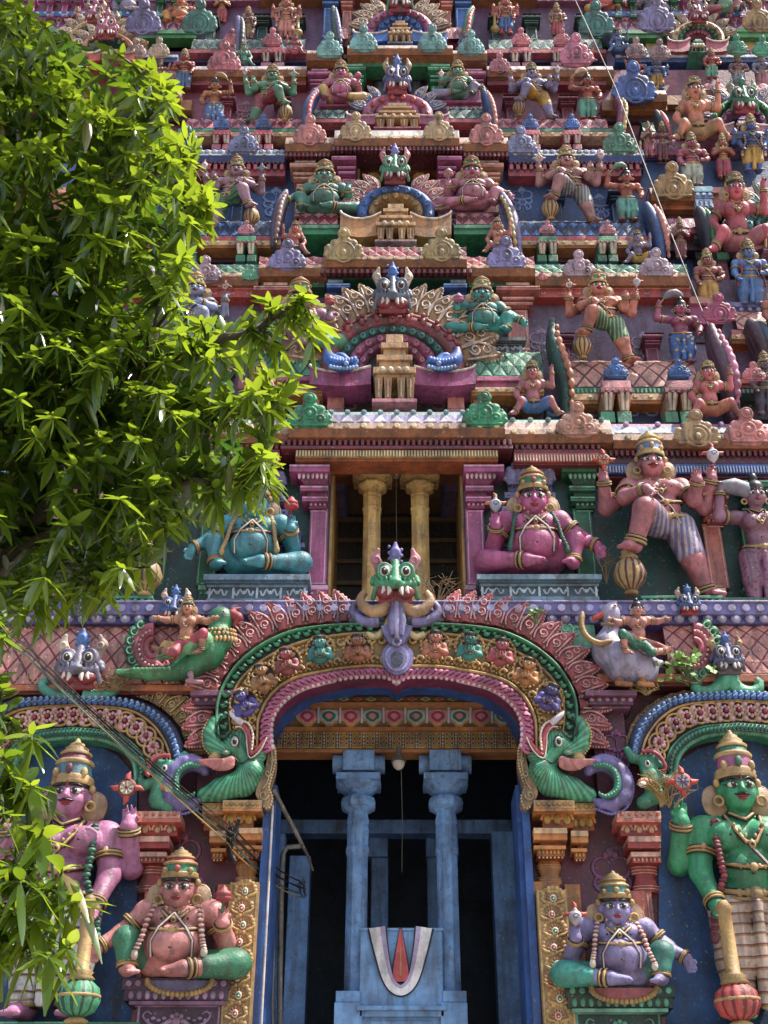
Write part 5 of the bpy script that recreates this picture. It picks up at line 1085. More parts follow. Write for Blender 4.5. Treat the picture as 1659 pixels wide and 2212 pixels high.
# makaras at both feet of the arch
def makara(sx, label):
    x0, y0 = (500, 1650); c0 = 500 if sx > 0 else PX(500); M = pxM(c0, y0, -.55)
    T_ = lambda x, y, d=0: (sx*(x-x0), -d, y0-y); C = lambda x1, y1, x2, y2, r1, r2, d1=0, d2=None: c_(T_(x1, y1, d1), T_(x2, y2, d1 if d2 is None else d2), r1, r2)
    root = thing('makara', label, 'sea creature', W(c0, y0, -.55))
    b = [C(470, 1552, 457, 1564, 8, 11, 14), C(457, 1564, 451, 1588, 11, 15, 16), C(451, 1588, 458, 1614, 15, 18, 14), C(458, 1614, 480, 1630, 18, 19, 10), e_(T_(502, 1616, 8), (25, 23, 25)), C(496, 1597, 522, 1594, 13, 11, 12), C(522, 1594, 535, 1622, 11, 10, 12), C(512, 1626, 540, 1656, 22, 20, 6),
         C(540, 1652, 561, 1636, 17, 14, 10), C(561, 1636, 574, 1612, 14, 7, 12), C(544, 1664, 528, 1692, 29, 29, 4), C(528, 1692, 480, 1706, 28, 24, 4), C(480, 1706, 446, 1716, 24, 15, 0), e_(T_(548, 1672, 24), (20, 14, 18))]
    for i in range(6):
        t = i/5; b.append(('c', T_(500+10*t-36*(1-t)*.2-i*2, 1690-6*t, 24), T_(512-52*(1-t)+i*3, 1722-t*8, 16), 2.6, 2, 2.5))
    for i in range(7): b.append(e_(T_(457+2*math.sin(i), 1570+7*i, 17+.4*i), (9, 3, 2.4), 2))
    for i in range(7): b.append(e_(T_(548+i*4.2, 1645-i*5.4, 22-i*.8), (5.5-.5*i, 4, 1.6), 2, .8*sx))
    b.append(t_(T_(548, 1674, 34), 9, 2, (0, 1, 0), 2)); b.append(e_(T_(548, 1674, 35), 4, 1.5))
    bo = obj('body', sdf_mesh(b, 140, 5, 'makara'), root, M, [STRA('2c8a60', '58b088', 46, sx*22, 2)])
    m = MB(); TT = lambda x, y, d: V(T_(x, y, d))
    m.tube([TT(*p, 30) for p in resample([(514, 1574), (524, 1580), (534, 1592), (541, 1612), (543, 1640)], 14)], [5, 5.5, 6, 6.5, 7, 7, 7, 7, 7, 6.5, 6, 5.5, 5, 3], 7); m.tube([TT(*p, 31) for p in resample([(543, 1642), (556, 1634), (566, 1620), (572, 1606)], 10)], [3, 4, 4.5, 5, 5, 5, 4.5, 4, 3, 2], 7)
    obj('mouth', m.mesh('makara_mouth'), bo, M, [P('b23a4e', .25, .4)])
    m = MB(); m.tube([TT(*p, 33) for p in resample([(507, 1582), (520, 1582), (531, 1596), (535, 1622), (541, 1648), (552, 1646), (566, 1630), (577, 1604)], 26)], 1.8, 5); m.tube([TT(*p, 34) for p in resample([(520, 1568), (536, 1576), (546, 1598), (546, 1632)], 14)], 2.4, 6)
    for i in range(11): x, y = resample([(520, 1568), (536, 1576), (546, 1598), (546, 1632)], 11)[i]; m.ball(TT(x, y, 36), 2.6, 0, 6, 4)
    obj('teeth', m.mesh('makara_teeth'), bo, M, [P('e8dcc8', .25)])
    m = MB(); m.tube([TT(522, 1574, 30), TT(510, 1565, 34), TT(497, 1555, 36), TT(492, 1548, 36)], [8, 7.5, 5, 1], 8); obj('tusk', m.mesh('makara_tusk'), bo, M, [P('d9d4e2', .25)])
    m = MB(); m.tube([TT(*p, 28) for p in resample([(474, 1556), (468, 1572), (467, 1590), (474, 1602), (486, 1604), (495, 1594), (503, 1584)], 18)], 2.0, 5); m.tube([TT(*p, 30) for p in resample([(548, 1640), (538, 1652), (524, 1660), (512, 1650), (498, 1640), (484, 1642)], 14)], 1.6, 5); obj('painted_line', m.mesh('painted_line'), bo, M, [BLACK])
    m = MB()
    for x, y in resample([(444, 1562), (435, 1590), (440, 1618), (456, 1640)], 14): m.ball(TT(x, y, 20), 3, 0, 6, 4)
    obj('bead_edge', m.mesh('bead_edge'), root, M, [P('c4a868', .35)])
    m = MB(); m.ball(TT(508, 1614, 33), (8, 5, 11), 0, 12, 7); m.ball(TT(508.5, 1615, 37), (5, 3, 7), 1, 10, 6); m.ball(TT(508, 1612, 40), (1.5, 1, 1.8), 0, 6, 4); m.tube([TT(*p, 34) for p in ((499, 1606), (504, 1599), (513, 1602), (519, 1614), (517, 1628))], 1.6, 5, 1); obj('eye', m.mesh('makara_eye'), bo, M, [WHITE, BLACK])
    wg = [C(503, 1655, 478, 1667, 9, 9, 34), C(478, 1667, 440, 1661, 8, 3, 34), e_(T_(486, 1665, 36), (26, 7, 13))]
    for i in range(7): wg.append(('c', T_(486-i*2, 1657+i*3.0, 44-.3*i), T_(430+i*6, 1655+i*3.4, 39), 2.2, 1.5, 1.2))
    obj('wing', sdf_mesh(wg, 70, 4, 'wing'), root, M, [P('d4827c', .35)])
    er = MB(); er.ball(TT(490, 1638, 34), (10, 4, 6), 0, 10, 5); er.ball(TT(490, 1638, 37), (5, 3, 3), 1, 8, 5); obj('ear', er.mesh('makara_ear'), bo, M, [P('4fae86', .3), P('d9a0a0', .3)])
    tl = [C(x1, y1, x2, y2, r, r2, 4) for (x1, y1, r), (x2, y2, r2) in zip(((445, 1668, 10), (428, 1652, 15), (402, 1652, 17), (380, 1668, 18), (370, 1695, 18), (376, 1722, 17), (398, 1738, 15), (425, 1736, 10)), ((428, 1652, 15), (402, 1652, 17), (380, 1668, 18), (370, 1695, 18), (376, 1722, 17), (398, 1738, 15), (425, 1736, 10), (438, 1728, 4)))]
    ou = resample([(445, 1655), (428, 1638), (400, 1634), (372, 1650), (354, 1680), (354, 1712), (370, 1744), (402, 1758), (436, 1748)], 40)
    tl += [e_(T_(x, y, 6), 3.4, 2) for x, y in ou]
    obj('tail', sdf_mesh(tl, 110, 5, 'tail'), root, M, [P('7c72b4', .4)])
    m = MB(); m.tube([TT(*p, 24) for p in resample([(436, 1664), (412, 1662), (393, 1676), (388, 1698), (395, 1718), (416, 1728), (430, 1722)], 22)], [5, 6, 7, 7.5, 8]+[8]*12+[7, 6, 5, 4, 3], 8)
    for x, y in resample([(436, 1664), (412, 1662), (393, 1676), (388, 1698), (395, 1718), (416, 1728), (430, 1722)], 20): m.ball(TT(x, y, 31), 2.4, 1, 6, 4)
    obj('tail_feather', m.mesh('tail_feather'), root, M, [P('2a8066', .35), P('7cc0a6', .3)])
    m = MB(); o_ = resample([(582, 1600), (592, 1618), (594, 1650), (588, 1680), (584, 1702), (592, 1722), (588, 1742), (578, 1744), (564, 1728), (556, 1712), (562, 1690), (574, 1660)], 40)
    vs = [TT(x, y, 2) for x, y in o_]; bk = [TT(x, y, -45) for x, y in o_]; k = len(o_); f1 = tuple(range(k)); 
    m.add(vs+bk, [f1 if sx < 0 else f1[::-1]]+[(i, (i+1) % k, k+(i+1) % k, k+i) for i in range(k)], 0)
    for x, y in o_[:26]: m.ball(TT(x, y, 3), 3.2, 1, 6, 4)
    for cx, cy, r in ((574, 1718, 11), (580, 1672, 7), (586, 1642, 5)): m.tube([TT(cx+r*math.cos(t)*(1-t/9), cy+r*1.1*math.sin(t)*(1-t/9), 5) for t in [j*.55 for j in range(13)]], [2.4-.1*j for j in range(13)], 6, 1)
    m.tube([TT(*p, 4) for p in resample([(584, 1620), (588, 1650), (580, 1690), (570, 1706)], 12)], 2, 5, 1)
    obj('scroll_bracket', m.mesh('scroll_bracket'), root, M, [P('b8966c', .5), P('cbb080', .4)])
    m = MB(); m.tube([TT(*p, 20) for p in resample([(446, 1600), (450, 1622), (462, 1638), (474, 1644)], 10)], 2.6, 6, 0); m.lathe([(13, 0), (14, 4), (8, 9), (3, 11)], TT(467, 1650, 24), 16, 0, ax=(0, -1, 0), rib=.12, nrib=14); obj('rosette', m.mesh('rosette'), root, M, [P('b8985c', .4)])
makara(1, 'green horned sea creature with upturned trunk at the left foot of the doorway arch'); makara(-1, 'green horned sea creature with upturned trunk at the right foot of the doorway arch')
# ------------------------------------------------------------------ side arches over the two guardians
def side_arch(dx, dy, sx, label, cx):
    q = lambda pts: [((cx+sx*(x-160)), y+dy) for x, y in pts]
    def full(pts): a = resample(pts, 34); b = [(320-x, y) for x, y in a[::-1]]; return q(b[:-1]+a)
    O = full([(160, 1502), (277, 1508), (336, 1530), (376, 1566), (394, 1605), (397, 1632)]); B = full([(160, 1521), (270, 1530), (322, 1556), (353, 1593), (366, 1625), (370, 1645)]); Mn = full([(160, 1570), (237, 1578), (280, 1598), (306, 1626), (314, 1650), (316, 1668)]); G = full([(160, 1590), (222, 1597), (264, 1616), (286, 1641), (293, 1662), (294, 1685)])
    root = thing('niche_arch', label, 'arch', W(cx, 1560, -.4)); Y = -.5
    a = MB(); ribbon(a, O, B, Y, .0, 0, .05)
    for x, y, an in along(mid_(O, B, .5), 44): c = W(x, y, Y-.08); s = sc(y, Y)*8.5; a.ball(c, (s*.9, s*.6, s*1.15), 1, 8, 5); a.ball(c+V((0, -s*.3, s*.8)), s*.5, 2, 6, 4); a.tube([c+V((-s*.6, -.05, -s*.4)), c+V((s*.6, -.06, s*.3))], s*.16, 4, 2)
    a.obj('bird_band', [P('182a52', .3), P('3567ad', .4), P('8fb2e0', .35)], root)
    a = MB(); ribbon(a, B, Mn, Y+.04, .0, 0, .02); ribbon(a, mid_(B, Mn, -.02), mid_(B, Mn, .06), Y-.02, Y+.1, 1)
    for i, (x, y, an) in enumerate(along(mid_(B, Mn, .52), 17)):
        c = W(x, y, Y+.03); s = sc(y, Y)*18.5
        a.tube([c+V((s*1.12*math.cos(t), -.03, s*1.2*math.sin(t))) for t in [2*math.pi*j/18 for j in range(18)]], s*.16, 6, 1, True)
        for j in range(8): t = 2*math.pi*j/8; a.ball(c+V((s*.52*math.cos(t), -.05, s*.56*math.sin(t))), (s*.22, .05, s*.24), 2, 8, 4)
        a.ball(c+V((0, -.08, 0)), (s*.25, .06, s*.25), 3, 8, 5)
    for x, y, an in along(mid_(B, Mn, .52), 17, 0): a.tube([W(x-4, y-16, Y), W(x+3, y, Y-.02), W(x-3, y+16, Y)], .035, 5, 1); a.ball(W(x, y-17, Y), .06, 2, 6, 4); a.ball(W(x+3, y+15, Y), .06, 2, 6, 4)
    a.obj('flower_band', [P('5a2038', .3), P('c9a05a', .35), P('e3b3ba', .3), P('a83248', .25)], root)
    a = MB(); ribbon(a, Mn, G, Y-.03, -.1, 0, .07, 4); ribbon(a, mid_(Mn, G, .9), mid_(Mn, G, 1.06), Y-.02, Y+.1, 1, .03)
    for x, y, an in along(mid_(Mn, G, .5), 46): a.tube([W(x+6*math.cos(t), y+8*math.sin(t), Y-.09) for t in [j*.6 for j in range(9)]], .016, 4, 2)
    for x, y, an in along(mid_(Mn, G, 1.02), 60): a.ball(W(x, y, Y-.0), (.045, .05, .06), 1, 6, 4)
    a.obj('leaf_band', [P('3f9f7c', .35), P('6cc09c', .35), P('16503c', .3)], root)
    for i, (x, y, an) in enumerate(along(mid_(O, B, -.2), 21)):
        if abs(x-cx) < 62: continue
        o = obj('flame_leaf', LEAF if x > cx else LEAFM, root, lump(x, y, -.32, an, 52) @ Matrix.Diagonal((1.15, 1.0, 1, 1)), [P('8a6a40', .45), P('c4a868' if i % 2 else 'b89a60', .4)])
    hx = q([(345, 1665)])[0][0]; c0 = hx; T_ = lambda x, y, d=0: (sx*(x-345), -d, 1690-y); M = pxM(c0, 1690+dy, -.5); Cc = lambda x1, y1, x2, y2, r1, r2, d=6: c_(T_(x1, y1, d), T_(x2, y2, d), r1, r2)
    hb = [Cc(394, 1632, 384, 1650, 8, 10), Cc(384, 1650, 362, 1656, 10, 11), Cc(362, 1656, 340, 1652, 12, 10), Cc(340, 1652, 322, 1668, 8, 7), e_(T_(352, 1672, 6), (20, 18, 18)), Cc(345, 1690, 310, 1700, 15, 10), Cc(310, 1700, 300, 1672, 10, 4), Cc(350, 1690, 345, 1730, 20, 18), Cc(345, 1730, 372, 1746, 18, 14)]
    for i in range(5): hb.append(e_(T_(385-i*7, 1653+2*math.sin(i), 16), (2, 3, 7), 2))
    obj('makara_head', sdf_mesh(hb, 84, 5, 'small_makara'), root, M, [P('3f9a78', .4)])
    m = MB(); m.tube([V(T_(*p, 22)) for p in resample([(366, 1640), (346, 1640), (328, 1652), (318, 1676), (326, 1684)], 12)], 4.5, 7, 0); m.ball(V(T_(357, 1668, 24)), (6, 4, 8), 1, 10, 6); m.ball(V(T_(357, 1668, 27)), (3.4, 3, 5), 2, 8, 5); m.ball(V(T_(366, 1708, 24)), (17, 6, 10), 3, 12, 6); m.ball(V(T_(372, 1714, 27)), (10, 5, 7), 1, 10, 5)
    obj('makara_face', m.mesh('small_makara_face'), root, M, [P('b23a4e', .3), WHITE, BLACK, P('c98a62', .35)])
    return root
side_arch(0, 0, 1, 'blue and maroon flowered arch over the pink guardian statue on the left', 160); side_arch(24, -10, -1, 'blue and maroon flowered arch over the green guardian statue on the right', 1594)
y1 = thing('lion_mask', 'grey white lion mask with blue crest on top of the left side arch', 'lion mask', W(173, 1445, -.5)); yali(y1, 173, 1448, 104, -.62, '77758f', '4a7ac4', 'dcc6b4', '8c2030')
y2 = thing('lion_mask', 'small dark blue lion mask with grey snout on top of the right side arch', 'lion mask', W(1572, 1440, -.5)); yali(y2, 1570, 1428, 74, -.6, '5a5f86', '4a6ab0', 'c9a878', '5a4a5a')
mb = MB()
for s in (-1, 1): mb.tube([W(173+s*x, y, -.5) for x, y in resample([(10, 1500), (40, 1506), (72, 1494), (82, 1476), (70, 1470)], 12)], [.15-.007*i for i in range(12)], 8, 0)
mb.obj('whiskers', [P('4aa088', .4)], y1)
mb = MB()
for s in (-1, 1): mb.tube([W(1571+s*x, y, -.45) for x, y in resample([(0, 1455), (10, 1480), (34, 1496), (60, 1494), (70, 1478), (60, 1470)], 12)], [.2-.01*i for i in range(12)], 8, 0)
mb.obj('whiskers', [P('4fae86', .4)], y2)
# ------------------------------------------------------------------ top of storey 1: lozenge roofs, cornice under the birds, purple ledge
barrel(-500, 420, 1352, 1478, -.42, .5, ['7a2b3a', 'd58f86', 'ecc9a8'], 23, 3); barrel(1440, 2200, 1348, 1455, -.42, .5, ['7a2b3a', 'd58f86', 'ecc9a8'], 19, 3)
mb = MB(); mb.band(-500, 470, 1478, 1492, -.5, .6, 0); mb.band(1290, 2200, 1455, 1472, -.5, .6, 0); mb.band(-500, 470, 1492, 1500, -.42, .5, 1); mb.band(1290, 2200, 1472, 1482, -.42, .5, 1)
mb.obj2('moulding', [P('c06a3a', .5), P('7a2f2a', .5)], tower, .015)
mb = MB(); mb.band(520, 660, 1340, 1420, -.36, .5, 0); mb.band(1130, 1285, 1330, 1400, -.36, .5, 0)
for i in range(4):
    for x0_ in (560, 1175):
        c = W(x0_+i*24, 1358+8*(i % 2), -.37); mb.tube([c+V((.13*math.cos(t)*(1-t/8), 0, .14*math.sin(t)*(1-t/8))) for t in [j*.6 for j in range(11)]], .025, 5, 1)
mb.obj2('scroll_field', [P('6fbf9f', .45), P('a9dcc4', .4)], tower)
mb = MB()
mb.band(-600, 2320, 1300, 1327, -.52, 1.0, 0); mb.band(-600, 2320, 1327, 1347, -.40, .9, 1); mb.band(-600, 2320, 1296, 1300, -.56, 1.05, 2)
for i in range(84):
    x = -427+2574*(i+.5)/84; mb.disc(W(x, 1314, -.52), .085, .035, 2, 10, .8)
    mb.disc(W(x+9, 1337, -.40), .10, .07, 2, 10, .6, 3)
mb.obj('ledge', [P('7a72b4', .4), P('4f4a8c', .4), P('a9a4d2', .4), P('e2dcea', .3)], tower, .015)
mb = MB()
for x0, x1 in ((417, 530), (1270, 1370)): 
    mb.band(x0-6, x1+6, 1490, 1502, -.72, .7, 0); mb.band(x0+2, x1-2, 1502, 1522, -.62, .6, 1); mb.band(x0+8, x1-8, 1522, 1530, -.55, .6, 0); mb.band(x0+14, x1-14, 1530, 1720, -.3, .4, 2)
    bosses(mb, x0, x1, 1512, -.62, 6, 5, 3, None, .03)
mb.obj2('bird_bracket', [P('7c4a6a', .4), P('5a2c48', .4), P('6a2f4a', .4), P('a8748c', .35)], tower, .012)
spray(1332, 1610, -.31, .8, '8f4a86'); spray(473, 1605, -.31, .6, '8f4a86')
# ================================================================== STOREYS 2-6
def both(fn, *segs):
    for a, b in segs: fn(a, b); fn(PX(b), PX(a))
OC = lambda face, pat, bg='3f8a6a', bd='8cc6bc', lip='96592f', dg='c4a088', dt='e8d2a8': [bg, bd, face, pat, dg, dt, lip]
# storey 2 cornice and beams under it
cornice(624, 1090, [880, 890, 912, 928, 941], -.55, 1.3, OC('b9b2d8', 'd6d0e6', '8fb0a8', '6fb5b0'), 13, 'leaf')
both(lambda a, b: cornice(a, b, [897, 907, 925, 940, 953], -.40, 1.3, OC('e0bfae', 'c98a78', '8fc2b8', '7cc0b8'), 6, None), (1090, 1322))
both(lambda a, b: cornice(a, b, [906, 917, 936, 953, 965], -.28, 1.3, OC('a9bfe0', 'dfe4ee', 'a35f92', 'c58ac0'), 12, 'leaf'), (1322, 2150))
under(606, 1108, [(944, 962, 0, '4c1526', 'dentil', '7a2a3c'), (962, 969, -.12, '7a2a3c')], -.32, .7); under(638, 1076, [(968, 988, -.16, 'b98a48', 'teeth', 'e2cf9a'), (988, 996, -.1, 'a8572a')], -.22, .5)
both(lambda a, b: under(a, b, [(956, 970, 0, '4c1526', 'dentil', '7a2a3c'), (970, 977, -.1, '7a2a3c'), (977, 998, -.14, 'a8443c', 'teeth', 'ecc9b4'), (998, 1004, -.08, '7a2a2a')], -.2, .5), (1110, 1300))
both(lambda a, b: under(a, b, [(968, 985, 0, '4c1526', 'dentil', '6a2436'), (985, 1001, -.05, '5a1f30'), (1001, 1023, -.1, '27488c', 'teeth', 'a8b9e0'), (1023, 1032, 0, '7a2a3c')], -.08, .5), (1302, 2130))
MGC = ('b3568c', 'e6b3cf', '8f2f62', 'e0c0d0'); GRC = ('1f6e4c', '7cc0a0', '15543c', '8fd0b0'); PKC = ('d07a70', 'f0c4b4', 'b0484c', 'ecd0c0'); BLC = ('3568b8', 'a9c4ea', '274f98', 'c9dcf0'); TRC = ('c98a76', 'ecd0bc', 'a85a52', 'e8d6c6')
both(lambda a, b: pilaster(a, b, 984, 1302, -.04, .4, MGC, 1 if a > AX else -1, spread=42), (1008, 1047))
both(lambda a, b: pilaster(a, b, 984, 1302, .06, .4, GRC, -1 if a > AX else 1, spread=30), (1243, 1284))
both(lambda a, b: pilaster(a, b, 1036, 1302, .1, .4, PKC, 0, spread=12), (1526, 1566)); both(lambda a, b: pilaster(a, b, 1020, 1302, .1, .4, GRC, 0, spread=14), (1608, 1650))
for x in (803, 908): column(x, 1002, 1330, 21, .75, 'd9b468', capw=2.5)
lm = MB(); c = W(856, 1022, .5); lm.ball(c, (.11, .1, .16), 0, 12, 7); lm.ball(c+V((0, -.09, -.05)), (.06, .05, .06), 1, 8, 5); lm.ball(c+V((0, -.09, .07)), (.05, .04, .05), 1, 8, 5); lm.tube([c+V((0, .05, 0)), c+V((0, .08, -1)), c+V((.02, .1, -2.2))], .007, 5, 0)
o = lm.obj('window_lamp', [P('6a5a44', .4), P('cfc4ae', .2)]); tag(o, 'small lamp between the two yellow columns of the large window', 'lamp')
def seat(x0, x1, yt, yb, Y, c1, c2, th=.9, nm='pedestal', parent=None):
    mb = MB(); H = yb-yt; mb.band(x0, x1, yt, yt+H*.18, Y, th, 0); mb.band(x0+4, x1-4, yt+H*.18, yt+H*.30, Y+.05, th, 1); mb.band(x0+6, x1-6, yt+H*.30, yt+H*.42, Y+.1, th, 0); mb.band(x0+9, x1-9, yt+H*.42, yt+H*.8, Y+.16, th, 1); mb.band(x0+5, x1-5, yt+H*.8, yb, Y+.08, th, 0)
    n = 4; s = sc(yt, Y)
    for i in range(n):
        c = W(x0+(x1-x0)*(i+.5)/n, yt+H*.61, Y+.15)
        for q in (-1, 1): mb.tube([c+V((q*s*(4+(x1-x0)/n*.3*j/9), 0, s*H*.12*math.sin(j*.75))) for j in range(10)], .022, 5, 2)
        mb.ball(c, (.05, .02, .05), 2, 6, 4)
    for i in range(n+1): xx = x0+12+(x1-x0-24)*i/n; mb.band(xx-2.5, xx+2.5, yt+H*.42, yt+H*.8, Y+.13, .05, 2)
    o = mb.obj(nm, [P(c1, .5), P(c2, .5), P('b9cad8', .4)], parent or tower, .012); return o
seat(1030, 1300, 1240, 1300, -.55, '6f8ea0', '4a6478'); seat(440, 670, 1240, 1306, -.55, '6f8ea8', '4a6880')
both(lambda a, b: under(a, b, [(1286, 1292, -.06, '4aa07e'), (1292, 1304, 0, '2f7d60', 'dots', '7cc0a0', 14), (1304, 1322, -.04, '2a6e58')], -.42, .9, 'step'), (1384, 1562)); both(lambda a, b: under(a, b, [(1290, 1322, 0, '2a6e58')], -.25, .7, 'step'), (1562, 2130))
def throne(cx, yt, yb, w_, Y, col, dark):
    mb = MB(); H = yb-yt
    for f0, f1, ww, dy in ((0, .13, .52, .0), (.13, .2, .6, -.06), (.2, .3, .44, .0), (.3, .38, .66, -.06), (.38, .5, .8, .0), (.5, .58, .9, -.06), (.58, .74, .96, .0), (.74, .8, 1.04, -.06), (.8, 1, 1.0, 0)):
        mb.band(cx-w_*ww, cx+w_*ww, yt+H*f0, yt+H*f1, Y+dy, .4, 0 if dy == 0 else 1); bosses(mb, cx-w_*ww, cx+w_*ww, yt+H*(f0+f1)/2, Y+dy, max(4, int(w_*ww/8)), 2.6, 1, None, .03)
    o = mb.obj('throne_back', [P(dark, .45), P(col, .45)], tower, .012); kudu(o, cx, yt+H*.06, w_*1.05, Y-.02, col, 1); return o
throne(1145, 1040, 1215, 92, .02, '8a84b8', '5a5690'); throne(562, 1050, 1215, 92, .02, '7a78b0', '4e4c88')
# storey 3: roofs and gables standing on the cornice of storey 2
both(lambda a, b: barrel(a, b, 764, 812, .45, 1.0, ['143c2c', '3f9a74', 'd8b890'], 5, 2), (1020, 1172))
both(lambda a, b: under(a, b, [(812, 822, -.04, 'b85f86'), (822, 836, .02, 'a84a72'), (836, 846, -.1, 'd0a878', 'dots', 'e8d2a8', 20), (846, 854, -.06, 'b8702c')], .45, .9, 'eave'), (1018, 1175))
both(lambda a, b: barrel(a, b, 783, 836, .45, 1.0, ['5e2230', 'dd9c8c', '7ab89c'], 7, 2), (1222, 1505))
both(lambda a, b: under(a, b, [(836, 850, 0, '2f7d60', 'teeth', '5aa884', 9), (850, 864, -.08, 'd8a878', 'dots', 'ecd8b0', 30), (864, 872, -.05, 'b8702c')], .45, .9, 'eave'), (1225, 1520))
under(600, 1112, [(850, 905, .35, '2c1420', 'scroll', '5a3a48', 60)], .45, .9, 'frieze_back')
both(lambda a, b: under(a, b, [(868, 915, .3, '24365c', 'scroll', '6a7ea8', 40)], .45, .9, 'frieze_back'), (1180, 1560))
for x in (672, 1040, 725, 985): under(x-18, x+18, [(858, 882, 0, 'd0807a'), (882, 890, -.05, 'c07a8a')], .55, .4, 'post')
both(lambda a, b: shrine_legs(a, b, 783, 912, .15, '3f72bd', 'd88a8e', 'c9a078', '3f9a70'), (1297, 1366), (1436, 1500))
nasi('largest lion gable with a frieze of red dancers above the big window', 848, 796, 156, 118, .55,
     [(1.0, .80, '8c3a48', '9c4450', 1), (.80, .655, '1f5a56', '3f8f86', 17), (.655, .50, 'b06088', 'c97a9c', 11), (.50, .38, 'a85880', 'd09ab4', 9)], 'b08a58', 'a84a80', (806, 898, 722, 868, 'c09a68', 'b98d5c', 'c07a8c'), (644, 84, '6a7a92', '3f72c8', 'd0c0b0', .95), (677, 1036, 790, 834), 8, figs='9c4048')
mb = MB()
for s in (-1, 1):
    c = W(848+s*105, 788, .05)
    mb.tube([W(848+s*x, y, .02) for x, y in resample([(140, 752), (138, 772), (122, 785), (100, 790), (84, 786), (76, 778)], 14)], [.06, .09, .12, .15, .17, .18, .19, .19, .18, .16, .14, .11, .08, .05], 8, 0)
    mb.tube([W(848+s*x, y, -.02) for x, y in resample([(96, 786), (106, 772), (120, 768), (128, 778)], 10)], [.11, .11, .1, .09, .09, .08, .07, .05, .04, .03], 8, 0); mb.ball(W(848+s*100, 785, -.2), .06, 1, 8, 5)
    for i in range(9): mb.ball(W(848+s*(134-7*i), 792+4*math.sin(i/2.6), -.14), .05, 1, 6, 4); mb.ball(W(848+s*(134-6.5*i), 776+5*math.sin(i/2.6), -.13), (.07, .06, .09), 0, 7, 4)
mb.obj2('sea_creature_bracket', [P('3a6fc8', .35), P('8fb2e8', .3)], bpy.data.objects['lion_gable'], x0=Xp(848, 790, .02))
# storey 3 wall
under(698, 1012, [(577, 585, -.08, '3f9a70'), (585, 603, 0, '1f6a44', 'scroll', '9fc8a8', 34)], .78, .5, 'beam')
both(lambda a, b: under(a, b, [(598, 604, -.06, '3f9a70'), (604, 620, 0, '1f6a44', 'scroll', '9fc8a8', 34)], .84, .5, 'beam'), (1012, 1150))
both(lambda a, b: under(a, b, [(616, 624, -.04, 'd8847a'), (624, 642, 0, 'b8473f', 'scroll', 'eab0a0', 34)], .9, .5, 'beam'), (1156, 1492))
both(lambda a, b: pilaster(a, b, 602, 775, .82, .5, BLC, -1 if a > AX else 1, spread=18), (976, 1006)); both(lambda a, b: pilaster(a, b, 608, 770, .86, .5, PKC, 0, spread=24), (1096, 1142))
both(lambda a, b: pilaster(a, b, 718, 800, .95, .4, ('8a4468', 'c48aa8', '5c2444', 'c09ab0'), 0, spread=8), (1396, 1424), (1210, 1232))
for x in (796, 908): column(x, 600, 800, 20, 1.75, '4a7fbc', capw=2.6)
cornice(700, 1008, [524, 531, 552, 563, 573], .45, 2.2, OC('d8a0a0', 'c4606c', '3f9a70', '5ab08a'), 11, 'diamond', beads=False)
both(lambda a, b: cornice(a, b, [546, 552, 571, 582, 593], .6, 2.2, OC('dca8a4', 'c4606c', '4a9a78', '5ab08a'), 5, 'diamond', beads=False), (1008, 1155))
both(lambda a, b: cornice(a, b, [562, 569, 588, 600, 613], .72, 2.2, OC('cfe0cc', '4fa07a', '4a7ac0', '5a8ad0'), 12, 'diamond', beads=False), (1155, 1487))
under(690, 1022, [(578, 590, .2, '5a1f2c', 'dentil', '7a3040')], .42, .7); both(lambda a, b: under(a, b, [(597, 606, .25, '5a1f2c')], .55, .7), (1020, 1160))
# storey 4
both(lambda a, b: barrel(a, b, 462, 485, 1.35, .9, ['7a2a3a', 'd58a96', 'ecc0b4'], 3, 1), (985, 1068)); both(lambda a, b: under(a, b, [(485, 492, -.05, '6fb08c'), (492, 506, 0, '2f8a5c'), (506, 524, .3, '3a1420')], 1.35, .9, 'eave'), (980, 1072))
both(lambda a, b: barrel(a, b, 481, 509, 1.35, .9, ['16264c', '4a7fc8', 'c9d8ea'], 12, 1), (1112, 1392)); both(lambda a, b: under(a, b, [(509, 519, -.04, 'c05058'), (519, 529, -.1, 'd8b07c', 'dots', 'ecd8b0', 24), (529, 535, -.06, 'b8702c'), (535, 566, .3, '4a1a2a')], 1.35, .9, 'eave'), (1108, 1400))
both(lambda a, b: shrine_legs(a, b, 486, 564, 1.1, 'd08898', '3f9a6c', '2f8a5c', '2a7a52'), (1160, 1206), (1290, 1336))
nasi('lion gable with blue horseshoe band, pink flame leaves and curled tan base wings', 855, 458, 84, 58, 1.35, [(1.0, .74, '2f5fa8', '4a78bc', 9), (.74, .5, 'a8824e', 'c9a670', 7)], 'd0707e', 'b98044', (812, 897, 440, 521, 'c09a68', 'b98d5c', 'a87a8c'), (372, 64, '4a9a72', '7a74b8', 'd88a96', .95, -2), (735, 975, 458, 512), 6, fl0=.35)
both(lambda a, b: pilaster(a, b, 328, 480, 1.7, .5, MGC, 1 if a > AX else -1, spread=22), (948, 976)); both(lambda a, b: pilaster(a, b, 345, 480, 1.76, .5, TRC, 0, spread=12), (1034, 1076))
both(lambda a, b: pilaster(a, b, 405, 490, 1.85, .4, ('16345c', '6a8ab8', '102440', '8aa4c8'), 0, spread=8), (1322, 1352), (1190, 1215))
both(lambda a, b: under(a, b, [(350, 366, 0, '8a2c3c', 'dentil', 'a8505c', 14), (366, 380, -.05, '9c3a48')], 1.8, .5, 'beam'), (1098, 1385))
for x in (806, 908): column(x, 334, 500, 17, 2.5, 'd6a84e', capw=2.6)
under(768, 955, [(322, 333, 0, '3a5f9c')], 1.68, .5, 'beam')
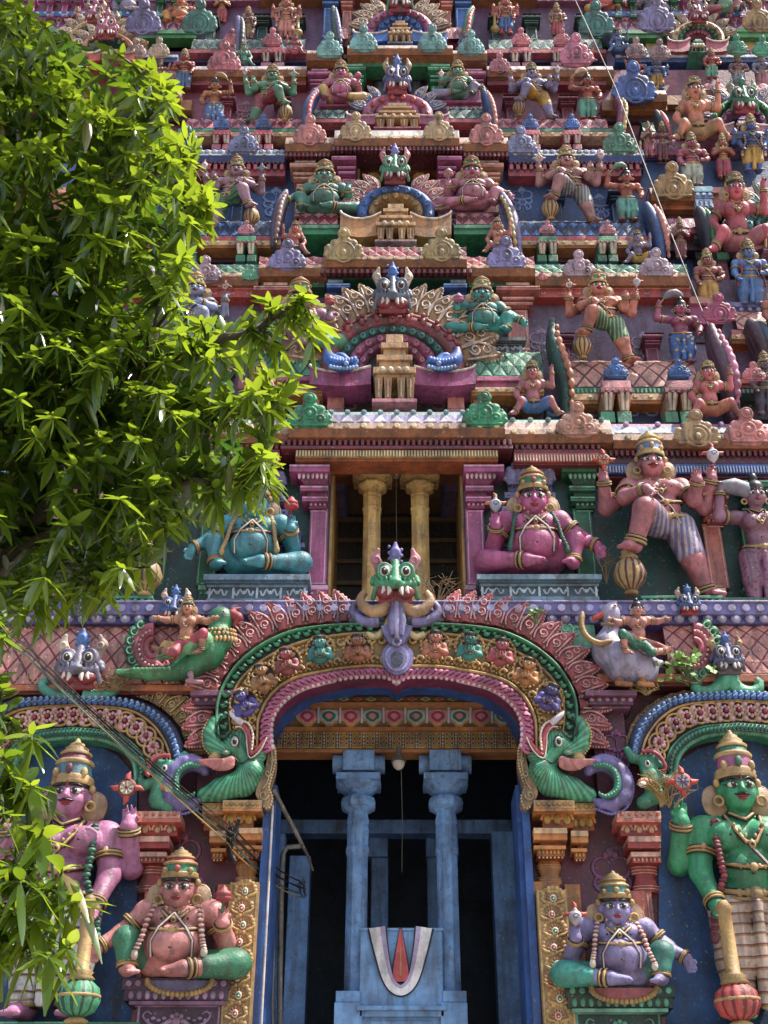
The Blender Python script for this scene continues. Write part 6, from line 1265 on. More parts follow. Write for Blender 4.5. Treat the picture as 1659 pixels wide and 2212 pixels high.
cornice(722, 992, [271, 277, 291, 301, 311], 1.35, 3.2, OC('cfd4c8', '9fc0b0', '8f6a8a', 'c49ac0'), 10, None, beads=False); both(lambda a, b: cornice(a, b, [287, 292, 304, 313, 323], 1.5, 3.2, OC('dcb8a8', 'c48a80', '6fb0a0', '7ac0b0'), 4, None, beads=False), (992, 1098)); both(lambda a, b: cornice(a, b, [314, 319, 331, 338, 347], 1.62, 3.2, OC('d8d0c4', '8aa4cc', '5a8ac8', '8ab0e0', '27488c', 'a8b4d0'), 10, 'scale', beads=False), (1098, 1392))
under(716, 1000, [(313, 325, .1, '5a1626', 'dentil', '7a2438', 9)], 1.38, .7); both(lambda a, b: under(a, b, [(326, 338, .15, '5a1626', 'dentil', '7a2438', 9)], 1.48, .7), (1000, 1100)); both(lambda a, b: under(a, b, [(346, 354, .2, '4a1624', 'dentil', '6a2436', 9)], 1.58, .7), (1100, 1388))
# storey 5
both(lambda a, b: barrel(a, b, 240, 256, 2.2, .8, ['16382c', '6f9a90', 'd0d8d0'], 3, 1), (970, 1046)); both(lambda a, b: under(a, b, [(256, 264, 0, 'c05a60'), (264, 280, .2, '8a2c3c')], 2.2, .8, 'eave'), (965, 1050))
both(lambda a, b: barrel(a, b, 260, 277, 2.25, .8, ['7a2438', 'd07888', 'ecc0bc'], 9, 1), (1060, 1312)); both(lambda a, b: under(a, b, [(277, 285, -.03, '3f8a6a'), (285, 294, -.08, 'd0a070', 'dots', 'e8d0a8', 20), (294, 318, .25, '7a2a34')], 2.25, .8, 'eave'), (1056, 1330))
both(lambda a, b: shrine_legs(a, b, 262, 322, 2.05, '4a78c8', 'c8505c', 'b8485a', 'c06070'), (1124, 1168), (1214, 1258))
nasi('lion gable with pink horseshoe band and blue flame leaves under the dark window', 859, 244, 76, 42, 2.25, [(1.0, .68, 'b06080', 'c8505c', 8), (.66, .4, 'b86a92', 'c880a4', 5)], '4a78c4', 'b05078', (810, 906, 222, 276, 'c49a64', 'b98d5c', 'c06878'), (178, 60, '5f5a92', '5a7ac8', 'c0a888', .95, -1), (748, 970, 244, 268), 5, fl0=.4)
both(lambda a, b: pilaster(a, b, 137, 262, 2.56, .4, ('2f9a68', '8fd0b0', '1f7a50', '9fd8c0'), -1 if a > AX else 1, spread=8), (932, 972)); both(lambda a, b: pilaster(a, b, 148, 262, 2.6, .4, MGC, 0, spread=10), (1008, 1040))
both(lambda a, b: under(a, b, [(165, 176, 0, 'b8504c', 'dots', 'd89080', 18), (176, 183, -.04, '8a2c3c')], 2.7, .4, 'beam'), (1052, 1310)); both(lambda a, b: pilaster(a, b, 205, 270, 2.72, .4, ('8a3a54', 'c48a9c', '5c2034', 'b08090'), 0, spread=8), (1094, 1116), (1214, 1240))
for x in (822, 900): column(x, 141, 270, 15, 3.3, '4f6070', capw=2.7)
under(768, 958, [(124, 131, -.05, '4aa070'), (131, 143, 0, '2a7a50')], 2.55, .5, 'beam')
cornice(750, 978, [90, 93, 101, 107, 115], 2.25, 4.0, OC('d8c0b8', 'c09a90', '8f6a8a', 'c49ac0'), 9, None, beads=False); both(lambda a, b: cornice(a, b, [101, 104, 111, 118, 127], 2.38, 4.0, OC('dcc4c0', 'c48a80', '6fb0a0', '7ac0b0'), 3, None, beads=False), (978, 1052)); both(lambda a, b: cornice(a, b, [134, 138, 147, 153, 162], 2.5, 4.0, OC('d4d0da', 'a0a4c0', '5a8ac8', '8ab0e0'), 10, None, beads=False), (1052, 1325))
under(742, 986, [(118, 126, .2, '4a1624')], 2.24, .7); both(lambda a, b: under(a, b, [(150, 166, .2, '6a2034')], 2.42, .7), (1050, 1322)); both(lambda a, b: under(a, b, [(130, 140, .2, '2a6a4a')], 2.38, .7), (985, 1052))
# storey 6
both(lambda a, b: barrel(a, b, 88, 106, 3.05, .8, ['1c3a34', '5f8f84', 'c8d4cc'], 10, 1), (1056, 1300)); both(lambda a, b: under(a, b, [(106, 114, -.03, 'c06068'), (114, 134, .2, '4a3a6a')], 3.05, .8, 'eave'), (1052, 1310))
both(lambda a, b: barrel(a, b, 62, 84, 3.0, .8, ['8a3040', 'd89aa0', 'ecc8c0'], 3, 1), (962, 1000))
both(lambda a, b: shrine_legs(a, b, 82, 146, 2.9, 'd07884', 'c8485a', '3f4a6a', 'c07a8a'), (1100, 1152), (1190, 1240))
nasi('lion gable at the very top with magenta and blue bands and tan flame leaves', 864, 68, 74, 50, 3.05, [(1.0, .72, 'a85084', 'b8628e', 11), (.72, .45, '2f62b4', '5a8ad4', 9), (.45, .34, '3a6cb8', '8ab4e8', 7)], 'b08c60', '2f6ac0', (838, 890, 44, 92, 'c9985c', 'b98d5c', '7a9ab8'), (2, 60, '3f9a6c', '7a74b8', 'd88a96', .9), (766, 970, 66, 90), 6, fl0=.5)
both(lambda a, b: pilaster(a, b, -30, 90, 3.4, .4, ('3568b8', '9fc0ea', '274f98', 'c9dcf0'), 0, spread=6), (985, 1016)); both(lambda a, b: pilaster(a, b, -20, 90, 3.42, .4, PKC, 0, spread=6), (955, 975)); both(lambda a, b: pilaster(a, b, 30, 95, 3.5, .4, ('2a4a48', '7aa098', '1c3432', '8ab0a8'), 0, spread=8), (1062, 1082), (1136, 1160), (1250, 1270))
both(lambda a, b: under(a, b, [(-14, 2, 0, '8a4a6a', 'dots', 'c090a8', 18)], 3.5, .4, 'beam'), (1040, 1300))
cornice(560, 1160, [-64, -60, -48, -40, -26], 3.05, 4.6, OC('d8c0b8', 'c09a90'), 22, None, beads=False)
# wings (outer bays) right and left
for a_ in (1730, 1830, 1930, 2030): both(lambda a, b: pilaster(a, b, 1030, 1302, .1, .4, (PKC, GRC)[(a_//100) % 2], 0, spread=14), (a_, a_+40))
for a_ in (1850, 1980, 2110): both(lambda a, b: pilaster(a, b, 1750, 2330, -.25, .5, (PKC, TRC)[(a_//10) % 2], 0, spread=22), (a_, a_+60))
def wing(f):
    g = (lambda x: x) if f > 0 else PX
    S = lambda a, b: (a, b) if f > 0 else (PX(b), PX(a))
    # storey 6 level
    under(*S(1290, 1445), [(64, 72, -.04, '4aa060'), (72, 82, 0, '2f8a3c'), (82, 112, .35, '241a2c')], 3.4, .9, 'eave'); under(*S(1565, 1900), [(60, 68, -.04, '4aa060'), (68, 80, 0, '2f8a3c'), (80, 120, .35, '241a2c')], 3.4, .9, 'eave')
    barrel(*S(1290, 1440), 46, 66, 3.5, .7, ['6a3a6a', 'd898a8', 'e8c8cc'], 6, 1); barrel(*S(1570, 1900), 40, 62, 3.5, .7, ['6a3a6a', 'd898a8', 'e8c8cc'], 9, 1)
    under(*S(1395, 1450), [(84, 108, 0, 'c9a060'), (108, 118, -.03, '6fae9c')], 3.6, .3, 'panel'); under(*S(1600, 1660), [(80, 108, 0, 'c9a060'), (108, 126, -.03, '8a5f86', 'teeth', 'b890b0')], 3.6, .3, 'panel')
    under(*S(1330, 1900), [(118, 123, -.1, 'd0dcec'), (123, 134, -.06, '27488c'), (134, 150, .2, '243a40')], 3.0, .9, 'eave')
    # storey 5 cornice
    cornice(*S(1325, 1440), [186, 190, 200, 206, 216], 2.3, 3.8, OC('e0b898', 'c08a70'), 4, None, beads=False); under(*S(1300, 1440), [(216, 238, 0, 'b0702c'), (238, 262, .2, '4a1420', 'scroll', '6a2434', 30)], 2.6, .9)
    cornice(*S(1520, 1900), [176, 180, 190, 196, 206], 2.3, 3.8, OC('d898a0', 'c07080'), 8, 'scale', beads=False); under(*S(1440, 1900), [(206, 226, .1, 'a06a34'), (226, 300, .3, '4a2434')], 2.6, .9)
    barrel(*S(1388, 1445), 266, 284, 2.4, .7, ['16382c', '3f9a70', '8fc8a8'], 3, 1); under(*S(1386, 1450), [(284, 296, 0, '2f8a3c')], 2.4, .7, 'eave')
    barrel(*S(1395, 1462), 302, 322, 1.9, .7, ['8a3058', 'd898b0', 'ecc8cc'], 5, 1); under(*S(1395, 1462), [(322, 334, 0, 'b04a80'), (334, 344, .1, '27386c')], 1.9, .7, 'eave')
    under(*S(1410, 1900), [(344, 366, .3, '243c74', 'dots', '5a7ab8', 22)], 2.2, .7, 'field'); pilaster(*S(1424, 1446), 332, 400, 2.2, .4, PKC, 0, spread=6)
    # storey 4 cornice
    cornice(*S(1405, 1500), [396, 401, 412, 420, 430], 1.5, 3.0, OC('e0a8a0', 'c87068', 'c05068', 'e0a0a0'), 4, None, beads=False); under(*S(1400, 1500), [(430, 452, 0, 'a8602c'), (452, 470, .2, '3a1420')], 1.7, .9)
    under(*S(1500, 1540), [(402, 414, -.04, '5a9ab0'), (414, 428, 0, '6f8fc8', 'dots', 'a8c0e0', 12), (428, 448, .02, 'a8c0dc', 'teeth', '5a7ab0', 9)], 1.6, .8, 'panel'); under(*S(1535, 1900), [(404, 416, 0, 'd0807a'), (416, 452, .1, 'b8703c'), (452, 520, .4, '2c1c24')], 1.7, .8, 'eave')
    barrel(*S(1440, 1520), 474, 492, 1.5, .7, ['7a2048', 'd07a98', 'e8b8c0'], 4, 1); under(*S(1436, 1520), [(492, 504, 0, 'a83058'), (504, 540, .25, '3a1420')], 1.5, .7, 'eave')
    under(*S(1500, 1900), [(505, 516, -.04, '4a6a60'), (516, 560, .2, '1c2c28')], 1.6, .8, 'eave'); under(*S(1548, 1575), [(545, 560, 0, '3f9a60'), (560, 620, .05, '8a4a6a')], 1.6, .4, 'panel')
    # storey 3 wing
    under(*S(1520, 1900), [(652, 662, -.06, '8a86c0'), (662, 676, 0, '5a5690', 'dots', 'b8b4d8', 18)], 1.1, .9, 'ledge')
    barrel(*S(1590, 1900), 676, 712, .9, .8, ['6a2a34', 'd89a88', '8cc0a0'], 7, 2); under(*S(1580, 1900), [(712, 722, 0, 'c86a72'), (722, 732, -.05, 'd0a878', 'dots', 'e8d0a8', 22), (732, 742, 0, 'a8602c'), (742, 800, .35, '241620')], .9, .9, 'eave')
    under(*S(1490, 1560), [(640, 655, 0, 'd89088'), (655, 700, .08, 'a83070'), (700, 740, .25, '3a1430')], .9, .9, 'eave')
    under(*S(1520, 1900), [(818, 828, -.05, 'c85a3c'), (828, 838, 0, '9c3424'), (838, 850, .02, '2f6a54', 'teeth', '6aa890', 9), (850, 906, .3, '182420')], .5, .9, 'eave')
    nasi('teal and pink lion gable at the top of the '+('right' if f > 0 else 'left')+' wing', g(1508), 84, 58, 38, 3.2, [(1.0, .74, 'b89a70', 'c8aa80', 9), (.78, .56, '2f7a6c', '4f9f8c', 11), (.54, .3, 'b8607a', 'c87a90', 9)], 'b89a68', 'b8485c', (g(1508)-17, g(1508)+17, 84, 112, '5aa894', '4a9a84', '4a9a84'), (34, 44, 'a85a78', 'c07a8a', 'c8a888', .8), (g(1508)-66, g(1508)+66, 82, 112), 4, fl0=.4)
wing(1); wing(-1)
nasi('purple and green lion gable behind the blue statue with yellow leggings', 1605, 268, 72, 58, 2.2, [(1.0, .78, '3f9a5c', '5ab878', 9), (.74, .5, '9a6a94', 'b084a8', 9)], '8a7ab8', 'b06a86', (1590, 1622, 250, 285, '8a6a9a', '8a6a9a', '8a6a9a'), (222, 62, '2f7a5c', '4a8a70', 'b8c8b0', .9), (1532, 1680, 264, 290), 4, fl0=.3)
nasi('teal lion gable cut by the right edge beside the red woman', 1668, 500, 60, 70, 1.4, [(1.0, .7, '4a9a9a', '6fb8b8', 9), (.68, .5, '3f8a8c', '6fb0b0', 7)], '5aa8a8', 'c07a8a', (1650, 1690, 470, 540, 'c9a874', 'b98d5c', '8a5a6a'), None, (1600, 1740, 498, 540), 4)
# horseshoe ornaments along the cornices (children of the cornice nearest to them)
CN = [o for o in tower.children if o.name.startswith('cornice')]
def near(x, y):
    best = None
    for o in CN:
        bb = o.data.vertices; xs = [bb[0].co.x, bb[1].co.x]; z = bb[0].co.z; Y = min(v.co.y for v in bb[:16]); p = W(x, y, Y)
        d = (0 if xs[0]-.1 <= p.x <= xs[1]+.1 else min(abs(xs[0]-p.x), abs(xs[1]-p.x)))*3+abs(z-p.z)
        if best is None or d < best[0]: best = (d, o, Y)
    return best[1], best[2]
for x, yb, w_, col, st in [(1048, 922, 84, '2f9a6c', 0), (668, 925, 84, '2f9a6c', 0), (1250, 944, 84, 'd09a84', 0), (452, 944, 84, 'c8a084', 0), (1508, 962, 86, 'b8986c', 1), (1618, 960, 88, 'd88a88', 0),
        (742, 564, 74, 'b09a68', 1), (954, 562, 72, 'b09a68', 1), (620, 584, 70, '8f88c0', 0), (1094, 582, 74, '8f8ac4', 0), (1252, 600, 62, 'b498ac', 0), (1420, 600, 66, 'b49cae', 0), (442, 610, 60, 'b094a8', 0), (541, 604, 34, '5ab08c', 1), (1172, 604, 20, 'd8808c', 1), (300, 606, 60, 'b094a8', 0),
        (768, 302, 58, 'c9ac84', 1), (948, 302, 58, 'c9ac84', 1), (669, 312, 62, 'd08484', 1), (1051, 312, 64, 'd08484', 1), (1126, 334, 60, '8a90bc', 0), (1340, 332, 64, '5a9a84', 0), (525, 332, 58, '8088b8', 0), (400, 332, 60, '5a9a84', 0),
        (785, 111, 52, '7cb4b4', 0), (934, 111, 54, '7cb4b4', 0), (712, 124, 50, '7cb4b4', 0), (1018, 120, 50, '7cb4b4', 0), (483, 156, 62, 'd07888', 0), (1246, 142, 64, 'd07a9a', 0), (1080, 156, 40, 'c07888', 1),
        (1456, 428, 78, 'b8945c', 1), (1372, 220, 82, '4a68b4', 1), (1376, 124, 40, 'b08a94', 0), (1427, 128, 40, 'a8848c', 0), (1594, 118, 40, '4a9a7c', 0), (1650, 120, 40, '4a9a7c', 0), (342, 124, 40, 'b8a08c', 0), (292, 126, 40, 'b8948c', 0), (1290, 75, 66, '3f7a78', 1), (1420, 68, 70, '8078a8', 1), (1640, 66, 60, 'b08c60', 1), (308, 72, 66, '7a74a8', 1), (430, 72, 66, '3f7a72', 1), (1556, 694, 64, 'b8507c', 1), (1630, 822, 44, 'd07884', 0), (1432, 412, 0, PK, 0)]:
    if not w_: continue
    c_o, Yc = near(x, yb); kudu(c_o, x, yb, w_, Yc-.06, col, st)
for x, yb, w_, col in [(1394, 470, 20, TL)]: pass
# gable-end fins beside the atlas figures
def fin(label, pts, Y, r, col, edge, dx=0):
    """tall leaf-shaped gable end: px spine, rounded slab seen nearly edge on"""
    x0, y0 = pts[len(pts)//2]; M = pxM(x0, y0, Y); R = resample(pts, 12); pr = []; ed = []
    for i in range(11):
        f = math.sin(math.pi*(i+.7)/12.2); a = R[i]; b = R[i+1]; rr = r*(.45+.55*f)
        for d in (-.5, .5, 1.4): pr.append(c_((a[0]-x0, -rr*d*1.2+8, y0-a[1]), (b[0]-x0, -rr*d*1.2+8, y0-b[1]), rr*.75, rr*.75))
        ed.append(e_((a[0]-x0+dx, -rr*2.3+6, y0-a[1]), (rr*.5, rr*.55, rr*.62)))
    root = thing('gable_fin', label, 'gable fin', W(x0, y0, Y)); obj('slab', sdf_mesh(pr, 56, r*.4, 'fin'), root, M, [P(col, .5)]); obj('leaf_edge', sdf_mesh(ed, 60, r*.1, 'fin_edge'), root, M, [P(edge, .45)])
fin('dark green gable fin with orange leaf edge right of the teal seated statue', [(1212, 900), (1216, 840), (1206, 790), (1196, 740), (1200, 700)], .35, 17, '1c4a40', 'c9805c', 10)
fin('maroon gable fin with pink leaf edge below the blue trousered attendant', [(1560, 900), (1566, 850), (1562, 800), (1552, 750), (1548, 715)], .4, 19, '6a4a62', 'c47aa0', 10)
fin('grey violet gable fin with brown edge left of the green seated statue', [(596, 530), (600, 490), (606, 450), (616, 420)], 1.25, 13, '5a4a70', '8a6a62', 6)
fin('blue gable fin with salmon leaf edge right of the lavender dwarf', [(1418, 560), (1416, 520), (1408, 480), (1400, 450)], 1.3, 15, '3a5a96', 'd88a80', 12)
fin('purple gable fin with yellow edge right of the pink seated statue', [(1118, 560), (1112, 520), (1104, 470), (1088, 425)], 1.25, 13, '7a74a8', 'c9b070', -8)
fin('blue gable fin with red leaf edge left of the pink pot bellied statue', [(668, 290), (664, 260), (668, 230), (684, 200)], 2.1, 11, '3f5f9c', 'c8626a', 6)
fin('blue gable fin with salmon edge right of the sage green seated statue', [(1066, 290), (1062, 260), (1056, 230), (1046, 200)], 2.1, 11, '3a5f9c', 'd88a78', 4)
fin('yellow and maroon gable fin right of the red blouse attendant', [(1330, 300), (1336, 270), (1342, 240), (1336, 215)], 2.2, 10, '8a4a6a', 'c9a860', 8)
fin('dark green gable fin with purple edge near the top left of the lion gable', [(735, 105), (730, 80), (724, 50), (718, 20)], 2.95, 10, '3a5a4a', '8a86b8', 5)
fin('green gable fin with pink tip near the top right of the lion gable', [(1000, 105), (1004, 80), (1010, 50), (1022, 20)], 2.95, 10, '3f8a5a', 'c86a72', 5)
fin('black and red gable fin beside the orange seated woman', [(1436, 300), (1430, 280), (1424, 262), (1420, 245)], 2.0, 10, '2a3440', 'd0686c', 6)
fin('dark gable fin with bright green edge beside the red seated woman', [(1520, 540), (1522, 510), (1518, 480), (1512, 458)], 1.2, 14, '2c3440', '3f9a4a', 8)
fin('brown violet gable fin below the purple ledge at the right edge', [(1640, 790), (1640, 760), (1632, 730), (1622, 705)], .7, 18, '5c4450', '4a6a80', 10)
fin('violet gable fin with maroon edge right of the small blue lying figure', [(1340, 130), (1330, 105), (1318, 80), (1305, 60)], 3.0, 10, '5f5a8c', '4a4468', 6)
fin('lavender and black gable fin left of the dark dressed woman', [(520, 130), (522, 100), (520, 70), (512, 45)], 3.0, 12, '8a80b4', '343a44', 6)

spray(1392, 745, TY[3], .75, 'a894b4'); spray(1240, 760, TY[3], .6, 'a894b4'); spray(1170, 735, TY[3], .7, 'a894b4'); spray(330, 745, TY[3], .7, 'a894b4'); spray(520, 730, TY[3], .7, 'a894b4')
spray(1128, 425, TY[4], .6, '7a94c8'); spray(1296, 440, TY[4], .6, '7a94c8'); spray(596, 430, TY[4], .75, '7a94c8'); spray(1300, 232, TY[5], .5, 'b07a90'); spray(1200, 236, TY[5], .5, 'b07a90'); spray(530, 236, TY[5], .55, 'b07a90')
for f in (1, -1):
    g = (lambda x: x) if f > 0 else PX
    S = lambda a, b: (a, b) if f > 0 else (PX(b), PX(a))
    under(*S(1180, 1900), [(-70, -52, -.1, '3f9a60'), (-52, -30, 0, '2f7a50'), (-30, -16, -.05, 'b05a6a', 'dots', 'd898a0', 20)], 4.2, .9, 'eave'); under(*S(1300, 1900), [(-16, 2, 0, '6a4a7c', 'scroll', 'a890b8', 30), (2, 24, .05, '8a3f5a'), (24, 34, -.05, '3f6ab0', 'dots', 'a8c0e4', 16), (34, 44, 0, 'd0909c', 'teeth', '8a3a5a', 9)], 3.5, .9, 'frieze')
    for a in (1330, 1362, 1450, 1476, 1540, 1568, 1600, 1640): pilaster(*S(a, a+13), -12, 36, 3.42, .3, (MGC, BLC, GRC, PKC)[a % 4], 0, spread=4)
# ================================================================== STATUES
WHL = ('8a2c3c', 'd8c090', 'e6dfd0', 'c84a3c'); MAC = (GD, 'b8985c', '5a2430'); CON = ('dcd8e0', 'c8503c', '7a8ab0'); WSK = ('8a8c9a', GD)
dis = lambda c=WHL: ('wheel', -.285, .80, .055, c, -.08); con = lambda c=CON: ('conch', .29, .82, .06, c, -.1)
pot = lambda c=MAC: ('pot', -.2, .0, .15, c, -.12, 0, 1.55); whk = ('whisk', -.22, .9, .13, WSK, -.08)
# storey 1
g = fig('guard_a' and 'guardian_statue', 'tall pink guardian statue in a striped white skirt, half hidden by leaves on the left', 'guard', 152, 2208, 1600, -.35, 'c27aa8', STR('dfe3ea', 'b89a5a', .052, 2, .8, '6a4a3a', wob=.02), 1.06, True, [('mace', -.145, -.03, .31, (GD, '3f9a70', '17503c'), -.2, .0, 1.22), ('wheel', -.205, .785, .048, WHL, -.1)], ('c9a86a', '5a8a9a', '8a3a58'), ('174a3c', '3f8a6a'), lean=.06)
g2 = fig('guardian_statue', 'tall green guardian statue with mace and pink skirt at the right edge', 'guard', 1594, 2214, 1582, -.35, '2fa06c', STR('d8c2b2', 'b08c50', .036, 2, .72, '8a4a58', wob=.03), 1.0, False, [('mace', -.13, -.03, .33, (GD, 'c04a44', '7a1f30'), -.2, -.03, 1.15), ('wheel', -.205, .785, .048, ('c9504a', 'd8c090', '4a7ac8', 'c8402c'), -.1)], ('c9a86a', 'b0628a', '3f8a6a'), ('a83a48', '6a1f30'), lean=.06)
def pedestal(root, x0, x1, yt, Y, cols, apron):
    mb = MB(); s = sc(yt, Y)
    mb.band(x0, x1, yt, yt+26, Y, .9, 0); bosses(mb, x0+4, x1-4, yt+12, Y, 11, 7, 1, None, .03); mb.band(x0+4, x1-4, yt+26, yt+50, Y+.06, .85, 0, Yt=Y+.02)
    for i in range(12): mb.ball(W(x0+10+(x1-x0-20)*(i+.5)/12, yt+38, Y+.04), (s*6.5, .04, s*10), 1, 8, 5)
    mb.band(x0+14, x1-14, yt+50, yt+58, Y+.0, .9, 2); mb.band(x0+22, x1-22, yt+58, 2330, Y+.14, .8, 0)
    for a, b in ((x0+26, x0+31), (x1-31, x1-26)): mb.band(a, b, yt+62, 2330, Y+.125, .03, 1)
    mb.band(x0+26, x1-26, yt+60, yt+63, Y+.125, .03, 1); c = W((x0+x1)/2, yt+94, Y+.12)
    mb.ball(c, (s*10, .04, s*10), 1, 8, 5)
    for j in range(8): t = j*math.pi/4; mb.ball(c+V((s*14*math.cos(t), 0, s*14*math.sin(t))), (s*6, .03, s*6), 1, 8, 4)
    for q in (-1, 1):
        mb.tube([c+V((q*s*x, 0, s*z)) for x, z in resample([(16, 0), (34, -10), (56, -6), (72, 10), (64, 20), (54, 14)], 16)], [s*5.5-s*.25*j for j in range(16)], 6, 1)
        for k in range(4): mb.ball(c+V((q*s*(26+12*k), 0, s*(6-4*(k % 2)))), (s*6, .02, s*4), 1, 8, 4)
    cx = (x0+x1)/2+8; rx = (x1-x0)*.30; mb.extr([(cx+rx*math.cos(t), yt+6+30*math.sin(t)) for t in np.linspace(0, math.pi, 18)], Y-.05, Y, 3)
    for t in np.linspace(0, math.pi, 22): mb.ball(W(cx+rx*math.cos(t), yt+6+30*math.sin(t), Y-.05), .05, 4, 6, 4)
    mb.obj('pedestal', [P(cols[0], .4), P(cols[1], .35), P(cols[2], .35), P(apron, .35), P(GD, .3)], root, .012)
r_, *_ = fig('seated_statue', 'seated rosy brown statue with lotus bud and green knees on purple pedestal', 'sit', 394, 2112, 1832, -.55, 'd08886', None, 1.0, True, [('bud', -.36, .58, .1, ('b8404a', '3f8a5a'), -.2)], lean=.16); pedestal(r_, 264, 497, 2112, -.62, ('5a3a5c', 'b090b4', '8a5f86'), '6f6a94')
KN = lambda root, M, mir, col: None
def knees(root, M, mir, col):
    sg = -1 if mir else 1; k = .035
    p1 = [c_((sg*-.2, -.02, .1), (sg*-.46, -.08, .1), .112, .112), c_((sg*-.46, -.08, .1), (sg*-.26, -.19, .075), .112, .085)]; p2 = [c_((sg*.22, -.03, .15), (sg*.36, -.12, .28), .108, .1), c_((sg*.36, -.12, .28), (sg*.34, -.16, .14), .1, .08)]
    obj('breeches', sdf_mesh(p1+p2, 70, k, 'breeches'), root, M, [P(col, .4)])
knees(r_, _[0], True, '2f7d5c')
r_, *_ = fig('seated_statue', 'seated lavender blue statue with white conch on dark green pedestal', 'sit', 1322, 2130, 1883, -.55, '8f86bc', None, 1.02, False, [('conch', -.36, .58, .1, CON, -.2)], crown=(GD, '4a8a8a', 'b89a5a'), lean=.16); knees(r_, _[0], False, '3a9a8c'); pedestal(r_, 1222, 1458, 2128, -.62, ('1f3f3c', '5fb08c', '7cc0a6'), 'b8626a')
# storey 2
fig('seated_statue', 'seated magenta pink statue with green garland on grey blue pedestal', 'sit', 1146, 1242, 1012, .0, 'bf5a92', None, 1.0, False, [('conch', -.36, .58, .1, ('b8c0d8', 'c8803c', '6a7ab0'), -.2)], garl=('2a6a54', '1f5242'), lean=.2)
fig('seated_statue', 'seated turquoise statue holding a red lotus bud on grey blue pedestal', 'sit', 556, 1244, 1025, .0, '3f9cae', None, 1.02, True, [('bud', -.36, .60, .11, ('b8303c', '8a2430'), -.2)], garl=('c9b078', 'b89a60'), lean=.2)
fig('guardian_statue', 'pink crowned guardian with raised foot on a striped mace, in violet striped breeches', 'kick', 1410, 1302, 938, -.02, 'bb6e7a', STR('7a6fa4', 'b9aab4', .028, 0, .5), .98, False, [dis(('8a5a2c', 'd8b070', 'c8606c', 'd8503c')), con(('dcd8e8', 'd0503c', '7a9ac0')), pot()], ('c9a86a', '6a8ac8', GD), lean=.15)
fig('guardian_statue', 'cream guardian with raised foot in dark green breeches behind the hanging leaves', 'kick', 270, 1304, 950, -.02, 'd0a890', SPOT('1f6a54', '5a9a84', 26), .98, True, [dis(), con(), pot((GD, 'a88c5a', '4a3020'))], lean=.15)
fig('attendant_statue', 'attendant in a green and purple flowered suit waving a grey whisk at right edge', 'attend', 1624, 1318, 1020, .02, '9c6a84', SPOT('a86a94', '3f6a4a', 40), 1.1, False, [('whisk', -.32, .86, .17, WSK, -.05, .5)], lean=.15)
fig('attendant_statue', 'attendant in blue striped trousers almost hidden by leaves at the left edge', 'attend', 96, 1326, 1030, .02, 'a8706a', STR('3f74c0', 'c9b078', .035, 2, .8), 1.1, True, [whk], lean=.15)
# dwarfs and figures in the roof zone of storey 3
fig('atlas_statue', 'muscular pink dwarf in blue shorts lifting the dark green fin', 'dwarf', 1146, 904, 780, .05, 'b86a72', '4a7ac0', .82, False, lean=.25); fig('atlas_statue', 'muscular salmon dwarf lifting the maroon fin at the right', 'dwarf', 1522, 912, 780, .05, 'c8686c', 'c9805c', .86, False, lean=.25)
fig('atlas_statue', 'muscular pink dwarf half hidden by the leaves on the left', 'dwarf', 566, 904, 780, .05, 'b86a72', '4a7ac0', .82, True, lean=.25)
# storey 3 wall
fig('seated_statue', 'seated mauve statue with green knees behind the leaf spray', 'sitdhoti', 652, 765, 602, .7, '9c6a8c', '4f9a70', 1.1, True, [('bud', -.36, .58, .1, ('c0505c', GR), -.2)], lean=.28)
fig('seated_statue', 'seated teal statue with white belly band on grey floral pedestal', 'sit', 1038, 730, 600, .7, '2f9490', None, 1.15, False, [('bud', -.34, .52, .12, ('c06a94', GR), -.2)], crown=('b8a070', '6a9a7a', GD), garl=None, lean=.28); seat(1000, 1136, 728, 768, .6, '6a7480', '4c5664')
seat(600, 700, 764, 790, .6, '6a7480', '4c5664')
fig('guardian_statue', 'salmon guardian with raised foot in green striped breeches', 'kick', 1292, 788, 586, .66, 'd0806e', STR('2f7a5c', 'a8b88a', .03, 0, .6), 1.0, False, [dis(), con(), pot()], lean=.25)
fig('guardian_statue', 'pale blue guardian with raised foot glimpsed through the leaves', 'kick', 424, 788, 590, .66, '8a9ac4', STR('7a4a9c', 'c9b0d8', .03, 0, .6), 1.0, True, [dis(), con(), pot()], lean=.25)
fig('attendant_statue', 'magenta skinned attendant in blue trousers with yellow flowers waving a whisk', 'attend', 1462, 790, 640, .7, 'a8567c', SPOT('3f6fc0', 'd8c070', 17), 1.22, False, [whk], lean=.25)
fig('atlas_statue', 'tiny red dwarf beside the grey violet fin', 'dwarf', 640, 556, 478, .95, 'b85a5c', '4a4a6a', .8, True, lean=.3); fig('atlas_statue', 'tiny orange pink dwarf beside the purple fin', 'dwarf', 1072, 552, 470, .95, 'c8786a', '8a5a7a', .8, False, lean=.3); fig('atlas_statue', 'small lavender dwarf in yellow shorts beside the blue fin', 'dwarf', 1372, 574, 498, 1.0, '8a82b0', 'c9a030', .85, False, lean=.3)
